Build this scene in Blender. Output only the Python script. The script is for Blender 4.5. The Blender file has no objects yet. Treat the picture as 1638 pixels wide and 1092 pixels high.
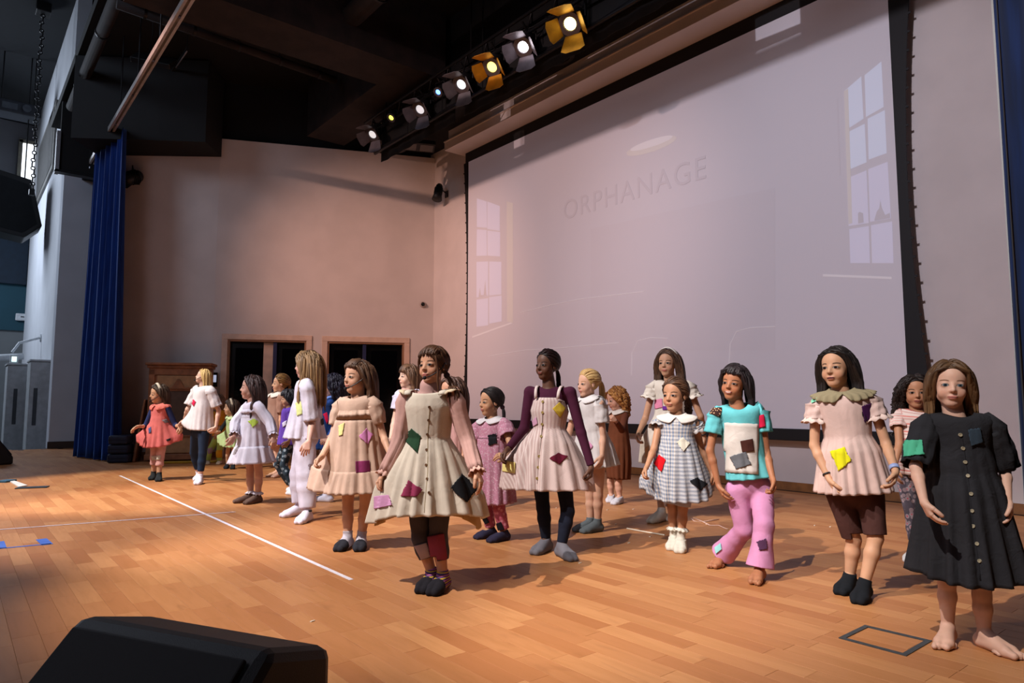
import bpy, math, random
import numpy as np
import openvdb
from mathutils import Vector, Matrix
from mathutils.bvhtree import BVHTree

# ------------------------------------------------------------------ camera, exposure
SC = bpy.context.scene
COL = SC.collection
rnd = random.Random(7)
FPX, PITCH, YAW, CAMH = 1092.0, math.radians(5.1), math.radians(39.35), 1.05
FH = np.array([math.sin(YAW), math.cos(YAW), 0.0])
RT = np.array([math.cos(YAW), -math.sin(YAW), 0.0])
ZV = np.array([0.0, 0.0, 1.0])
FW = FH * math.cos(PITCH) + ZV * math.sin(PITCH)
UPV = -FH * math.sin(PITCH) + ZV * math.cos(PITCH)
CAM = np.array([0.0, 0.0, CAMH])
cam_data = bpy.data.cameras.new('camera')
cam_data.sensor_width = 36.0
cam_data.lens = FPX / 1638.0 * 36.0
cam_data.clip_start = 0.05
cam_data.clip_end = 200
cam = bpy.data.objects.new('camera', cam_data)
cam.matrix_world = Matrix((( RT[0], UPV[0], -FW[0], CAM[0]), (RT[1], UPV[1], -FW[1], CAM[1]), (RT[2], UPV[2], -FW[2], CAM[2]), (0, 0, 0, 1)))
COL.objects.link(cam)
SC.camera = cam
vs = SC.view_settings
vs.view_transform = 'Standard'
vs.look = 'None'
vs.gamma = 1.0
vs.use_curve_mapping = False
vs.exposure = 0.10

# ------------------------------------------------------------------ world and lamps
world = bpy.data.worlds.new('world')
SC.world = world
world.use_nodes = True
world.node_tree.nodes['Background'].inputs[0].default_value = (0.55, 0.55, 0.75, 1)
world.node_tree.nodes['Background'].inputs[1].default_value = 0.012


def lamp(name, kind, loc, target, power, color, size=0.3, cone=60, blend=0.4, size_y=None):
    d = bpy.data.lights.new(name, kind)
    d.energy = power
    d.color = color
    if kind == 'AREA':
        d.size = size
        if size_y:
            d.shape = 'RECTANGLE'
            d.size_y = size_y
    else:
        d.shadow_soft_size = size
    if kind == 'SPOT':
        d.spot_size = math.radians(cone)
        d.spot_blend = blend
    o = bpy.data.objects.new(name, d)
    o.location = loc
    o.rotation_euler = (Vector(target) - Vector(loc)).to_track_quat('-Z', 'Y').to_euler()
    COL.objects.link(o)
    return o

# front-of-house spots on a bar over the audience side, aimed across the stage
LX, LZ = -2.5, 7.4
lamp('foh_spot', 'SPOT', (LX, 1.3, LZ), (3.7, 1.3, 0.3), 2900, (1.0, 0.93, 0.88), size=0.035, cone=31, blend=0.45)
lamp('foh_spot', 'SPOT', (LX, 4.0, LZ), (2.9, 4.0, 0.3), 3600, (1.0, 0.92, 0.86), size=0.035, cone=36, blend=0.55)
lamp('foh_spot', 'SPOT', (LX, 7.2, LZ), (2.4, 7.2, 0.3), 3100, (0.98, 0.93, 0.98), size=0.035, cone=41, blend=0.5)
lamp('foh_spot', 'SPOT', (LX, 10.0, LZ), (1.9, 9.7, 0.2), 3900, (1.0, 0.91, 0.78), size=0.035, cone=36, blend=0.5)
WZ = 6.75
# gelled washes on the screen and the back walls
lamp('wash_spot', 'SPOT', (LX, 9.4, WZ), (6.9, 11.9, 3.2), 2300, (1.0, 0.54, 0.40), size=0.05, cone=40, blend=1.0)
lamp('wash_spot', 'SPOT', (LX, 6.2, WZ), (7.7, 8.4, 3.6), 1750, (1.0, 0.68, 0.64), size=0.05, cone=44, blend=1.0)
lamp('wash_spot', 'SPOT', (LX, 3.0, WZ), (7.7, 3.6, 2.8), 1700, (0.92, 0.86, 1.0), size=0.05, cone=54, blend=1.0)
# daylight and house light in the auditorium beyond the stage
lamp('house_daylight', 'AREA', (-3.0, 26.0, 8.0), (1.9, 22.0, 3.0), 600, (0.74, 0.84, 1.0), size=3.0)
lamp('house_light', 'AREA', (-3.5, 12.0, 8.5), (1.2, 17.0, 1.0), 130, (0.66, 0.78, 1.0), size=2.5)
lamp('house_light', 'AREA', (-5.0, 3.5, 6.5), (1.0, 4.0, 0.0), 130, (0.88, 0.84, 1.0), size=4.0)


# ------------------------------------------------------------------ helpers: pixels to points (photograph taken as 1638x1092)
def ray(px, py):
    return FW + RT * ((px - 819.0) / FPX) - UPV * ((py - 546.0) / FPX)
def fl(px, py, z=0.0):
    r = ray(px, py)
    return CAM + r * ((z - CAMH) / r[2])
def atX(px, py, X):
    r = ray(px, py)
    return CAM + r * (X / r[0])
def atY(px, py, Y):
    r = ray(px, py)
    return CAM + r * (Y / r[1])
def atd(px, py, d):
    r = ray(px, py)
    return CAM + r * (d / float(r @ FH))
def pj(p):
    q = np.asarray(p) - CAM
    w = q @ FW
    return 819 + FPX * (q @ RT) / w, 546 - FPX * (q @ UPV) / w
def unit(v):
    v = np.asarray(v, float)
    return v / (np.linalg.norm(v) + 1e-12)
def lin(h):
    h = h.lstrip('#')
    out = []
    for i in (0, 2, 4):
        c = int(h[i:i + 2], 16) / 255.0
        out.append(c / 12.92 if c <= 0.04045 else ((c + 0.055) / 1.055) ** 2.4)
    return tuple(out)

# ------------------------------------------------------------------ node maths
class X:
    """a scalar socket (or number) with arithmetic that builds Math nodes"""
    nt = None
    def __init__(s, v): s.v = v
    @staticmethod
    def m(op, *a, clamp=False):
        n = X.nt.nodes.new('ShaderNodeMath')
        n.operation = op
        n.use_clamp = clamp
        for i, x in enumerate(a):
            if isinstance(x, X): x = x.v
            if isinstance(x, (int, float)): n.inputs[i].default_value = x
            else: X.nt.links.new(x, n.inputs[i])
        return X(n.outputs[0])
    def __add__(s, o): return X.m('ADD', s, o)
    __radd__ = __add__
    def __sub__(s, o): return X.m('SUBTRACT', s, o)
    def __rsub__(s, o): return X.m('SUBTRACT', o, s)
    def __mul__(s, o): return X.m('MULTIPLY', s, o)
    __rmul__ = __mul__
    def __truediv__(s, o): return X.m('DIVIDE', s, o)
    def abs(s): return X.m('ABSOLUTE', s)
    def lt(s, o): return X.m('LESS_THAN', s, o)
    def gt(s, o): return X.m('GREATER_THAN', s, o)
    def sqrt(s): return X.m('SQRT', s)
    def frac(s): return X.m('FRACT', s)
    def mx(s, o): return X.m('MAXIMUM', s, o)
    def mn(s, o): return X.m('MINIMUM', s, o)
    def step(s, lo, hi):
        n = X.nt.nodes.new('ShaderNodeMapRange')
        n.interpolation_type = 'SMOOTHSTEP'
        X.nt.links.new(s.v, n.inputs['Value'])
        n.inputs['From Min'].default_value = lo
        n.inputs['From Max'].default_value = hi
        return X(n.outputs['Result'])
def mixc(fac, a, b, mode='MIX'):
    n = X.nt.nodes.new('ShaderNodeMix')
    n.data_type = 'RGBA'
    n.blend_type = mode
    for s, val in ((n.inputs[0], fac), (n.inputs[6], a), (n.inputs[7], b)):
        if isinstance(val, X): val = val.v
        if isinstance(val, (int, float)): s.default_value = val
        elif isinstance(val, tuple): s.default_value = (*val[:3], 1)
        else: X.nt.links.new(val, s)
    return n.outputs[2]
def newmat(name):
    m = bpy.data.materials.new(name)
    m.use_nodes = True
    X.nt = m.node_tree
    return m, m.node_tree, m.node_tree.nodes['Principled BSDF']
def sep(sock):
    n = X.nt.nodes.new('ShaderNodeSeparateXYZ')
    X.nt.links.new(sock, n.inputs[0])
    return X(n.outputs[0]), X(n.outputs[1]), X(n.outputs[2])
def noise(vec, scale, detail=3.0, rough=0.5, dist=0.0):
    n = X.nt.nodes.new('ShaderNodeTexNoise')
    n.inputs['Scale'].default_value = scale
    n.inputs['Detail'].default_value = detail
    n.inputs['Roughness'].default_value = rough
    n.inputs['Distortion'].default_value = dist
    if vec is not None: X.nt.links.new(vec, n.inputs['Vector'])
    return X(n.outputs['Fac'])
def bump(b, h, strength=0.2, dist=0.01):
    n = X.nt.nodes.new('ShaderNodeBump')
    n.inputs['Strength'].default_value = strength
    n.inputs['Distance'].default_value = dist
    X.nt.links.new(h.v, n.inputs['Height'])
    X.nt.links.new(n.outputs[0], b.inputs['Normal'])
def coord(kind='Object'):
    return X.nt.nodes.new('ShaderNodeTexCoord').outputs[kind]
def scaled(vec, s):
    n = X.nt.nodes.new('ShaderNodeMapping')
    n.inputs['Scale'].default_value = s
    X.nt.links.new(vec, n.inputs['Vector'])
    return n.outputs[0]

_mats = {}
def plain(name, col, rough=0.6, metal=0.0, var=0.12, nscale=6.0, bumps=0.08, emit=None, estr=0.0, spec=0.5):
    if name in _mats: return _mats[name]
    m, nt, b = newmat(name)
    c = lin(col) if isinstance(col, str) else col
    v = noise(coord(), nscale, 4)
    b.inputs['Roughness'].default_value = rough
    b.inputs['Metallic'].default_value = metal
    b.inputs['Specular IOR Level'].default_value = spec
    nt.links.new(mixc(v.step(0.3, 0.7), tuple(x * (1 - var) for x in c), tuple(min(1, x * (1 + var)) for x in c)), b.inputs['Base Color'])
    if bumps: bump(b, noise(coord(), nscale * 12, 3), bumps, 0.004)
    if emit:
        b.inputs['Emission Color'].default_value = (*emit, 1)
        b.inputs['Emission Strength'].default_value = estr
    _mats[name] = m
    return m

def cloth(col, pattern=None, c2=None, c3=None, size=0.03, rough=0.92, sheen=0.0, wrinkle=0.30, spec=0.2):
    """woven cloth; patterns lie in the UV map, which is in metres on the garment"""
    key = ('cloth', col, pattern, c2, c3, size, rough, wrinkle)
    if key in _mats: return _mats[key]
    m, nt, b = newmat('cloth_%s_%s' % (pattern or 'plain', col.lstrip('#')))
    c = lin(col)
    uv = coord('UV') if pattern in ('stripes', 'gingham', 'hstripes', 'dots') else None
    obj = coord()
    out = mixc(noise(obj, 9, 4).step(0.3, 0.7), tuple(x * 0.9 for x in c), tuple(min(1, x * 1.06) for x in c))
    if pattern == 'stripes':
        u, v, w = sep(uv)
        out = mixc((u / size).frac().gt(0.5), out, lin(c2))
    elif pattern == 'hstripes':
        u, v, w = sep(uv)
        f = (v / size).frac()
        out = mixc(f.gt(0.35) * f.lt(0.55), out, lin(c2))
        out = mixc(f.gt(0.72) * f.lt(0.92), out, lin(c3 or c2))
    elif pattern == 'gingham':
        u, v, w = sep(uv)
        a = (u / size).frac().gt(0.5)
        d = (v / size).frac().gt(0.5)
        out = mixc(a * 0.5 + d * 0.5, out, lin(c2))
        out = mixc((1 - a) * d * 0.35, out, lin(c3 or c2))
    elif pattern in ('dots', 'speckle', 'floral'):
        vt = nt.nodes.new('ShaderNodeTexVoronoi')
        vt.inputs['Scale'].default_value = 1.0 / size
        nt.links.new(obj, vt.inputs['Vector'])
        dd = X(vt.outputs['Distance'])
        out = mixc(dd.lt(0.36 if pattern != 'floral' else 0.5), out, lin(c2))
        if c3: out = mixc(dd.lt(0.18), out, lin(c3))
    if pattern == 'bands':
        u, v, w = sep(obj)
        f = (w / size + noise(obj, 8, 1) * 0.6).frac()
        out = mixc(f.gt(0.3) * f.lt(0.55), out, lin(c2))
        out = mixc(f.gt(0.75), out, lin(c3 or c2))
    b.inputs['Roughness'].default_value = rough
    b.inputs['Sheen Weight'].default_value = sheen
    b.inputs['Specular IOR Level'].default_value = spec
    nt.links.new(out, b.inputs['Base Color'])
    h = noise(obj, 420, 2) * 0.15 + noise(obj, 17, 3, 0.5, 1.2) * wrinkle * 1.6
    bump(b, h, 0.5, 0.012)
    _mats[key] = m
    return m

def hairmat(c1, c2):
    key = ('hair', c1, c2)
    if key in _mats: return _mats[key]
    m, nt, b = newmat('hair_' + c1.lstrip('#'))
    at = nt.nodes.new('ShaderNodeAttribute')
    at.attribute_name = 'hv'
    f = X(at.outputs['Fac'])
    nt.links.new(mixc(f, lin(c1), lin(c2)), b.inputs['Base Color'])
    b.inputs['Roughness'].default_value = 0.5
    b.inputs['Specular IOR Level'].default_value = 0.28
    bump(b, noise(scaled(coord(), (1, 1, 0.08)), 420, 2), 0.15, 0.002)
    _mats[key] = m
    return m

def skinmat(tone, lip='#a8584f', brow='#2a1c14', iris='#2e1a10', gaze=0.0, smile=0.0, blush=0.35, openm=0.0):
    """skin; eyes, brows and lips are laid out in the head's own coordinates (attribute hd)"""
    m, nt, b = newmat('skin_' + tone.lstrip('#'))
    t = lin(tone)
    grey = sum(t) / 3.0
    t = tuple(c + (grey - c) * 0.16 for c in t)
    at = nt.nodes.new('ShaderNodeAttribute')
    at.attribute_name = 'hd'
    x, y, z = sep(at.outputs['Vector'])
    front = y.gt(0.12) * z.gt(-0.02) * z.lt(1.05)
    ax = x.abs()
    base = mixc(noise(coord(), 14, 4).step(0.3, 0.7), tuple(c * 0.93 for c in t), tuple(min(1, c * 1.05) for c in t))
    red = tuple(min(1, c) for c in (t[0] * 1.02, t[1] * 0.72, t[2] * 0.68))
    # cheeks and nose tip a little redder
    dx = (ax - 0.17) / 0.12
    dz = (z - 0.31) / 0.10
    base = mixc((1 - (dx * dx + dz * dz).sqrt().step(0.2, 1.0)) * blush * front, base, red)
    # eye sockets slightly deeper in tone
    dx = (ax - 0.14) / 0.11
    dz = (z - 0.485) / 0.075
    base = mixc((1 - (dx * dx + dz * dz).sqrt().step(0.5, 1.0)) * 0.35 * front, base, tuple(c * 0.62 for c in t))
    # brows
    bz = z - 0.575 + (ax - 0.15) * (ax - 0.15) * 2.2
    brm = (1 - bz.abs().step(0.008, 0.021)) * (1 - (ax - 0.15).abs().step(0.06, 0.095)) * front
    base = mixc(brm * 0.85, base, lin(brow))
    # eye: white, iris, pupil, lid line
    ex = (ax - 0.136) / 0.060
    ez = (z - 0.47) / 0.033
    r = (ex * ex + ez * ez).sqrt()
    lash = (1 - r.step(1.0, 1.32)) * front
    base = mixc(lash * (z - 0.462).step(-0.02, 0.012), base, (0.012, 0.008, 0.006))
    white = (1 - r.step(0.88, 1.02)) * front
    base = mixc(white, base, tuple(min(0.30, 0.12 + 0.3 * c) for c in (t[0], t[0] * 0.95, t[0] * 0.92)))
    sgn = X.m('SIGN', x)
    ix = (x - sgn * 0.136 - gaze) / 0.043
    iz = (z - 0.472) / 0.043
    ri = (ix * ix + iz * iz).sqrt()
    base = mixc((1 - ri.step(0.85, 1.05)) * white, base, lin(iris))
    base = mixc((1 - ri.step(0.35, 0.5)) * white, base, (0.004, 0.004, 0.004))
    # nostrils
    nx = (ax - 0.028) / 0.017
    nz = (z - 0.322) / 0.011
    base = mixc((1 - (nx * nx + nz * nz).sqrt().step(0.6, 1.1)) * 0.7 * front, base, tuple(c * 0.25 for c in t))
    # lips and the line between them
    w = 0.098 + 0.02 * smile
    cz = z - 0.214 - (ax * ax) * (2.2 * smile)
    lx = ax / w
    half = (1 - lx * lx).mx(0.0).sqrt() * 0.040
    lm = (1 - (cz.abs() - half).step(-0.010, 0.006)) * ax.lt(w) * front
    base = mixc(lm * 0.85, base, lin(lip))
    oh = 0.006 + 0.020 * max(openm, 0)
    om = (1 - (cz.abs() - (1 - lx * lx).mx(0.0).sqrt() * oh).step(-0.003, 0.003)) * ax.lt(w * 0.92) * front
    base = mixc(om, base, (0.045, 0.012, 0.01))
    if smile > 0.5:
        base = mixc((1 - (cz - 0.006).abs().step(0.008, 0.013)) * (1 - ax.step(w * 0.5, w * 0.72)) * front, base, (0.5, 0.47, 0.43))
    nt.links.new(base, b.inputs['Base Color'])
    b.inputs['Roughness'].default_value = 0.55
    nt.links.new((0.32 - white * 0.27).v, b.inputs['Specular IOR Level'])
    b.inputs['Subsurface Weight'].default_value = 0.12
    b.inputs['Subsurface Radius'].default_value = (0.02, 0.008, 0.004)
    b.inputs['Subsurface Scale'].default_value = 0.5
    return m

# ------------------------------------------------------------------ objects
BASE = {}
def setp(o, label=None, cat=None, group=None, kind=None):
    if label: o['label'] = label
    if cat: o['category'] = cat
    if group: o['group'] = group
    if kind: o['kind'] = kind
    return o
def thing(name, label, cat, base, group=None):
    o = bpy.data.objects.new(name, None)
    o.empty_display_size = 0.1
    o.location = tuple(base)
    COL.objects.link(o)
    BASE[o.name] = np.array(base, float)
    return setp(o, label, cat, group)
def link_mesh(name, v, f, mat, parent=None, base=None, smooth=True, uv=None, attrs=None, origin=None):
    v = np.asarray(v, np.float32).reshape(-1, 3)
    if parent is not None:
        off = BASE[parent.name]
    elif origin is not None:
        off = np.asarray(origin, float)
    else:
        off = np.zeros(3)
    me = bpy.data.meshes.new(name)
    vv = (v - off).astype(np.float32)
    if isinstance(f, np.ndarray):
        n, k = f.shape
        me.vertices.add(len(vv))
        me.vertices.foreach_set('co', vv.ravel())
        me.loops.add(n * k)
        me.loops.foreach_set('vertex_index', f.astype(np.int32).ravel())
        me.polygons.add(n)
        me.polygons.foreach_set('loop_start', np.arange(0, n * k, k, dtype=np.int32))
        me.update(calc_edges=True)
    else:
        me.from_pydata(vv.tolist(), [], [list(map(int, x)) for x in f])
    me.polygons.foreach_set('use_smooth', np.full(len(me.polygons), bool(smooth)))
    if uv is not None:
        ul = me.uv_layers.new(name='UVMap')
        li = np.zeros(len(me.loops), np.int32)
        me.loops.foreach_get('vertex_index', li)
        ul.data.foreach_set('uv', np.asarray(uv, np.float32)[li].ravel())
    for k, a in (attrs or {}).items():
        a = np.asarray(a, np.float32)
        if a.ndim == 1:
            at = me.attributes.new(k, 'FLOAT', 'POINT')
            at.data.foreach_set('value', a)
        else:
            at = me.attributes.new(k, 'FLOAT_VECTOR', 'POINT')
            at.data.foreach_set('vector', a.ravel())
    me.update()
    if mat is not None: me.materials.append(mat)
    o = bpy.data.objects.new(name, me)
    COL.objects.link(o)
    if parent is not None:
        o.parent = parent
        BASE[o.name] = off
    else:
        o.location = tuple(off)
        BASE[o.name] = np.array(off, float)
    return o
def solid(o, t, off=0.0):
    md = o.modifiers.new('thickness', 'SOLIDIFY')
    md.thickness = t
    md.offset = off
    return o
def bev(o, w, seg=2):
    md = o.modifiers.new('bevel', 'BEVEL')
    md.width = w
    md.segments = seg
    md.limit_method = 'ANGLE'
    md.angle_limit = math.radians(35)
    return o

def frame_of(d, hint=(0, 0, 1)):
    d = unit(d)
    h = np.asarray(hint, float)
    if abs(d @ unit(h)) > 0.95: h = np.array([1.0, 0, 0]) if abs(d[0]) < 0.9 else np.array([0, 1.0, 0])
    s = unit(np.cross(d, h))
    return s, np.cross(s, d)

class MB:
    def __init__(s): s.v = []; s.f = []
    def add(s, v, f):
        o = len(s.v)
        s.v += [tuple(map(float, p)) for p in v]
        s.f += [tuple(int(i) + o for i in q) for q in f]
        return s
    def box(s, lo, hi):
        x0, y0, z0 = lo; x1, y1, z1 = hi
        return s.hexa([(x0, y0, z0), (x1, y0, z0), (x1, y1, z0), (x0, y1, z0)], [(x0, y0, z1), (x1, y0, z1), (x1, y1, z1), (x0, y1, z1)])
    def hexa(s, lo, hi):
        return s.add(list(lo) + list(hi), [(3, 2, 1, 0), (4, 5, 6, 7), (0, 1, 5, 4), (1, 2, 6, 5), (2, 3, 7, 6), (3, 0, 4, 7)])
    def obox(s, c, ax, ay, az):
        """box about c with half-axis vectors"""
        c, ax, ay, az = (np.asarray(q, float) for q in (c, ax, ay, az))
        lo = [c - ax - ay - az, c + ax - ay - az, c + ax + ay - az, c - ax + ay - az]
        return s.hexa(lo, [p + 2 * az for p in lo])
    def prism(s, poly, vec):
        n = len(poly); vec = np.asarray(vec, float)
        a = [np.asarray(p, float) for p in poly]
        s.add(a + [p + vec for p in a], [tuple(range(n))[::-1], tuple(range(n, 2 * n))] + [(i, (i + 1) % n, (i + 1) % n + n, i + n) for i in range(n)])
        return s
    def tube(s, path, rad, n=10, caps=True, hint=(0, 0, 1), flat=1.0):
        path = [np.asarray(p, float) for p in path]
        m = len(path)
        if isinstance(rad, (int, float)): rad = [rad] * m
        vs, fs = [], []
        up = np.asarray(hint, float)
        for i in range(m):
            d = unit(path[min(i + 1, m - 1)] - path[max(i - 1, 0)])
            a, b2 = frame_of(d, up)
            if i: 
                a = unit(pa - d * (pa @ d)); b2 = np.cross(a, d)
            pa = a
            for k in range(n):
                t = 2 * math.pi * k / n
                vs.append(path[i] + (a * math.cos(t) + b2 * math.sin(t) * flat) * rad[i])
        for i in range(m - 1):
            for k in range(n):
                fs.append((i * n + k, i * n + (k + 1) % n, (i + 1) * n + (k + 1) % n, (i + 1) * n + k))
        if caps: fs += [tuple(range(n))[::-1], tuple(range((m - 1) * n, m * n))]
        return s.add(vs, fs)
    def cyl(s, a, b, r, r2=None, n=16, caps=True):
        return s.tube([a, b], [r, r if r2 is None else r2], n, caps)
    def disc_ring(s, c, nrm, r0, r1, depth, n=24):
        """annulus with depth"""
        a, b = frame_of(nrm); nrm = unit(nrm); c = np.asarray(c, float)
        vs = []
        for (r, h) in ((r0, 0), (r1, 0), (r1, depth), (r0, depth)):
            vs += [c + (a * math.cos(2 * math.pi * k / n) + b * math.sin(2 * math.pi * k / n)) * r + nrm * h for k in range(n)]
        fs = [(q * n + k, q * n + (k + 1) % n, ((q + 1) % 4) * n + (k + 1) % n, ((q + 1) % 4) * n + k) for q in range(4) for k in range(n)]
        return s.add(vs, fs)
    def sphere(s, c, r, nu=12, nv=8):
        c = np.asarray(c, float); r = np.asarray(r, float) * np.ones(3)
        vs = [c + r * (0, 0, 1)]
        for j in range(1, nv):
            a = math.pi * j / nv
            vs += [c + r * np.array((math.sin(a) * math.cos(2 * math.pi * i / nu), math.sin(a) * math.sin(2 * math.pi * i / nu), math.cos(a))) for i in range(nu)]
        vs.append(c - r * (0, 0, 1))
        fs = [(0, 1 + i, 1 + (i + 1) % nu) for i in range(nu)]
        for j in range(nv - 2):
            fs += [(1 + j * nu + i, 1 + (j + 1) * nu + i, 1 + (j + 1) * nu + (i + 1) % nu, 1 + j * nu + (i + 1) % nu) for i in range(nu)]
        e = len(vs) - 1
        fs += [(e, 1 + (nv - 2) * nu + (i + 1) % nu, 1 + (nv - 2) * nu + i) for i in range(nu)]
        return s.add(vs, fs)
    def build(s, name, mat, parent=None, smooth=False, bevel=0, origin=None):
        if parent is None and origin is None:
            a = np.array(s.v); lo, hi = a.min(0), a.max(0)
            origin = ((lo[0] + hi[0]) / 2, (lo[1] + hi[1]) / 2, lo[2])
        o = link_mesh(name, s.v, s.f, mat, parent, smooth=smooth, origin=origin)
        if bevel: bev(o, bevel)
        return o
def structure(name, mb, mat, parent=None, bevel=0):
    o = mb.build(name, mat, parent, bevel=bevel, origin=(0, 0, 0) if parent is None else None)
    if parent is None: o['kind'] = 'structure'
    return o
# ------------------------------------------------------------------ the room
XW = 7.86                                     # wall behind the screen
def wallmat(name, col, rough=0.85, var=0.05):
    return plain(name, col, rough, 0, var, 1.4, 0.12)
M_WALL = wallmat('painted_wall', '#d3cac6')
M_WHITE = wallmat('white_wall', '#c9ccd2')
M_BLACK = plain('black_paint', '#050506', 0.8, 0, 0.3, 3, 0.2)
M_BROWNBEAM = plain('dark_fireproofed_steel', '#1c1311', 0.85, 0, 0.5, 4, 0.5)
M_WOODTRIM = plain('wood_trim', '#8a5a30', 0.5, 0, 0.2, 8, 0.1)
M_METAL = plain('black_metal', '#141416', 0.45, 0.3, 0.2, 10, 0.05)
M_GREYMETAL = plain('grey_metal', '#85848a', 0.35, 0.8, 0.1, 10, 0.05)

def woodmat(per_object):
    m, nt, b = newmat('floor_plank_' + ('single' if per_object else 'field'))
    at = nt.nodes.new('ShaderNodeAttribute')
    at.attribute_type = 'OBJECT' if per_object else 'GEOMETRY'
    at.attribute_name = 'tone'
    tone = X(at.outputs['Fac'])
    geo = nt.nodes.new('ShaderNodeNewGeometry').outputs['Position']
    cx = nt.nodes.new('ShaderNodeCombineXYZ')
    nt.links.new((tone * 37.0).v, cx.inputs[2])
    add = nt.nodes.new('ShaderNodeVectorMath'); add.operation = 'ADD'
    nt.links.new(geo, add.inputs[0]); nt.links.new(cx.outputs[0], add.inputs[1])
    st = scaled(add.outputs[0], (1.0, 0.10, 1.0))
    grain = noise(st, 26, 5, 0.6, 0.8)
    streak = noise(scaled(add.outputs[0], (1.0, 0.22, 1.0)), 9, 3, 0.5, 1.5)
    c = mixc(tone, lin('#a3683e'), lin('#bc8455'))
    c = mixc(grain.step(0.35, 0.75) * 0.38, c, lin('#96602f'))
    c = mixc(streak.step(0.60, 0.78) * 0.30, c, lin('#7a4a28'))
    nt.links.new(c, b.inputs['Base Color'])
    b.inputs['Roughness'].default_value = 0.45
    b.inputs['Specular IOR Level'].default_value = 0.3
    bump(b, grain, 0.05, 0.002)
    return m
# floor: a slab with strip planks laid along the stage
floor = structure('floor', MB().box((-3.0, -2.0, -0.95), (XW, 19.0, -0.006)), plain('floor_slab', '#4a2c18', 0.7))
PW = 0.1055
M_P1, M_P2 = woodmat(True), woodmat(False)
LENS = (0.38, 0.46, 0.54, 0.62)
def plank_mesh(L):
    w, e, b_ = PW / 2 - 0.0005, L / 2 - 0.0005, 0.0006
    mb = MB()
    mb.v = [(-w, -e, -0.006), (w, -e, -0.006), (w, e, -0.006), (-w, e, -0.006), (-w, -e, -b_), (w, -e, -b_), (w, e, -b_), (-w, e, -b_),
            (-w + b_, -e + b_, 0), (w - b_, -e + b_, 0), (w - b_, e - b_, 0), (-w + b_, e - b_, 0)]
    mb.f = [(0, 1, 5, 4), (1, 2, 6, 5), (2, 3, 7, 6), (3, 0, 4, 7), (4, 5, 9, 8), (5, 6, 10, 9), (6, 7, 11, 10), (7, 4, 8, 11), (8, 9, 10, 11)]
    me = bpy.data.meshes.new('plank')
    me.from_pydata(mb.v, [], mb.f)
    me.materials.append(M_P1)
    return me, mb
PM = {L: plank_mesh(L) for L in LENS}
planks = []
rp = random.Random(11)
for i in range(int((XW + 3.0) / PW)):
    x = -3.0 + PW * (i + 0.5)
    y = -2.0 - rp.random() * 0.5
    while y < 19.0:
        L = rp.choice(LENS)
        if y + L < 19.0 and y > -2.0: planks.append((x, y + L / 2, L, min(1, max(0, rp.gauss(0.5, 0.27))), -0.0003 * rp.random()))
        y += L
def seen(p):
    c = np.array((p[0], p[1], 0.0)); q = c - CAM
    w = q @ FW
    if w < 0.4: return 0
    a, b2 = pj(c)
    if not (-60 < a < 1700 and 560 < b2 < 1180): return 0
    return PW * p[2] * CAMH / np.linalg.norm(q) ** 3
planks.sort(key=seen, reverse=True)
for p in planks[:300]:
    o = bpy.data.objects.new('plank', PM[p[2]][0])
    COL.objects.link(o)
    o.parent = floor
    o.location = (p[0], p[1], p[4])
    o['tone'] = float(p[3])
fv, ff, ft = [], [], []
for p in planks[300:]:
    mb = PM[p[2]][1]
    k = len(fv)
    fv += [(x + p[0], y + p[1], z + p[4]) for x, y, z in mb.v]
    ff += [tuple(i + k for i in f) for f in mb.f]
    ft += [p[3]] * len(mb.v)
o = link_mesh('plank_field', fv, ff, M_P2, floor, smooth=False, attrs={'tone': np.array(ft)})
o['kind'] = 'stuff'

# walls
CORNER = np.array((XW, 12.23, 0.0)); WD = np.array((-0.910, 0.414, 0.0)); WN = np.array((-0.414, -0.910, 0.0))   # back wall runs from CORNER along WD, faces WN
def wp(s, z=0.0, out=0.0): return CORNER + WD * s + WN * out + ZV * z
def wall_panel(name, a, b, z0, z1, t, mat, nrm):
    a, b = np.asarray(a, float), np.asarray(b, float)
    back = -np.asarray(nrm, float) * t
    return structure(name, MB().hexa([a + ZV * z0, b + ZV * z0, b + back + ZV * z0, a + back + ZV * z0], [a + ZV * z1, b + ZV * z1, b + back + ZV * z1, a + back + ZV * z1]), mat)
structure('wall_right', MB().box((XW, -2.0, 0), (XW + 0.2, 12.4, 7.6)), M_WALL)
S_LEFT = 4.33                                  # where the back wall turns
# back wall with two door openings (pieces round the openings are one wall)
D1 = ((496, 352), (538.5, 534.7)); D2 = ((653, 513.4), (541.8, 539.1))
def s_of(px):
    r = ray(px, 640); n2 = np.array((WN[0], WN[1], 0))
    t = ((CORNER - CAM) @ n2) / (r @ n2)
    return float((CAM + r * t - CORNER) @ WD)
d2a, d2b, d1a, d1b = s_of(653) + 0.10, s_of(513.4) - 0.10, s_of(495.8) + 0.10, s_of(352) - 0.10
ZD = 2.29
mb = MB()
def wseg(s0, s1, z0, z1):
    mb.hexa([wp(s0, z0), wp(s1, z0), wp(s1, z0, -0.22), wp(s0, z0, -0.22)], [wp(s0, z1), wp(s1, z1), wp(s1, z1, -0.22), wp(s0, z1, -0.22)])
wseg(0, d2a, 0, ZD); wseg(d2b, d1a, 0, ZD); wseg(d1b, S_LEFT, 0, ZD); wseg(0, S_LEFT, ZD, 6.34)
structure('wall_back', mb, M_WALL)
LD = unit((-0.80, 0.60, 0)); LN = np.array((-0.60, -0.80, 0))
PL = wp(S_LEFT)
wall_panel('wall_left', PL, PL + LD * 2.4, 0, 6.34, 0.2, M_WALL, LN)
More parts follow.
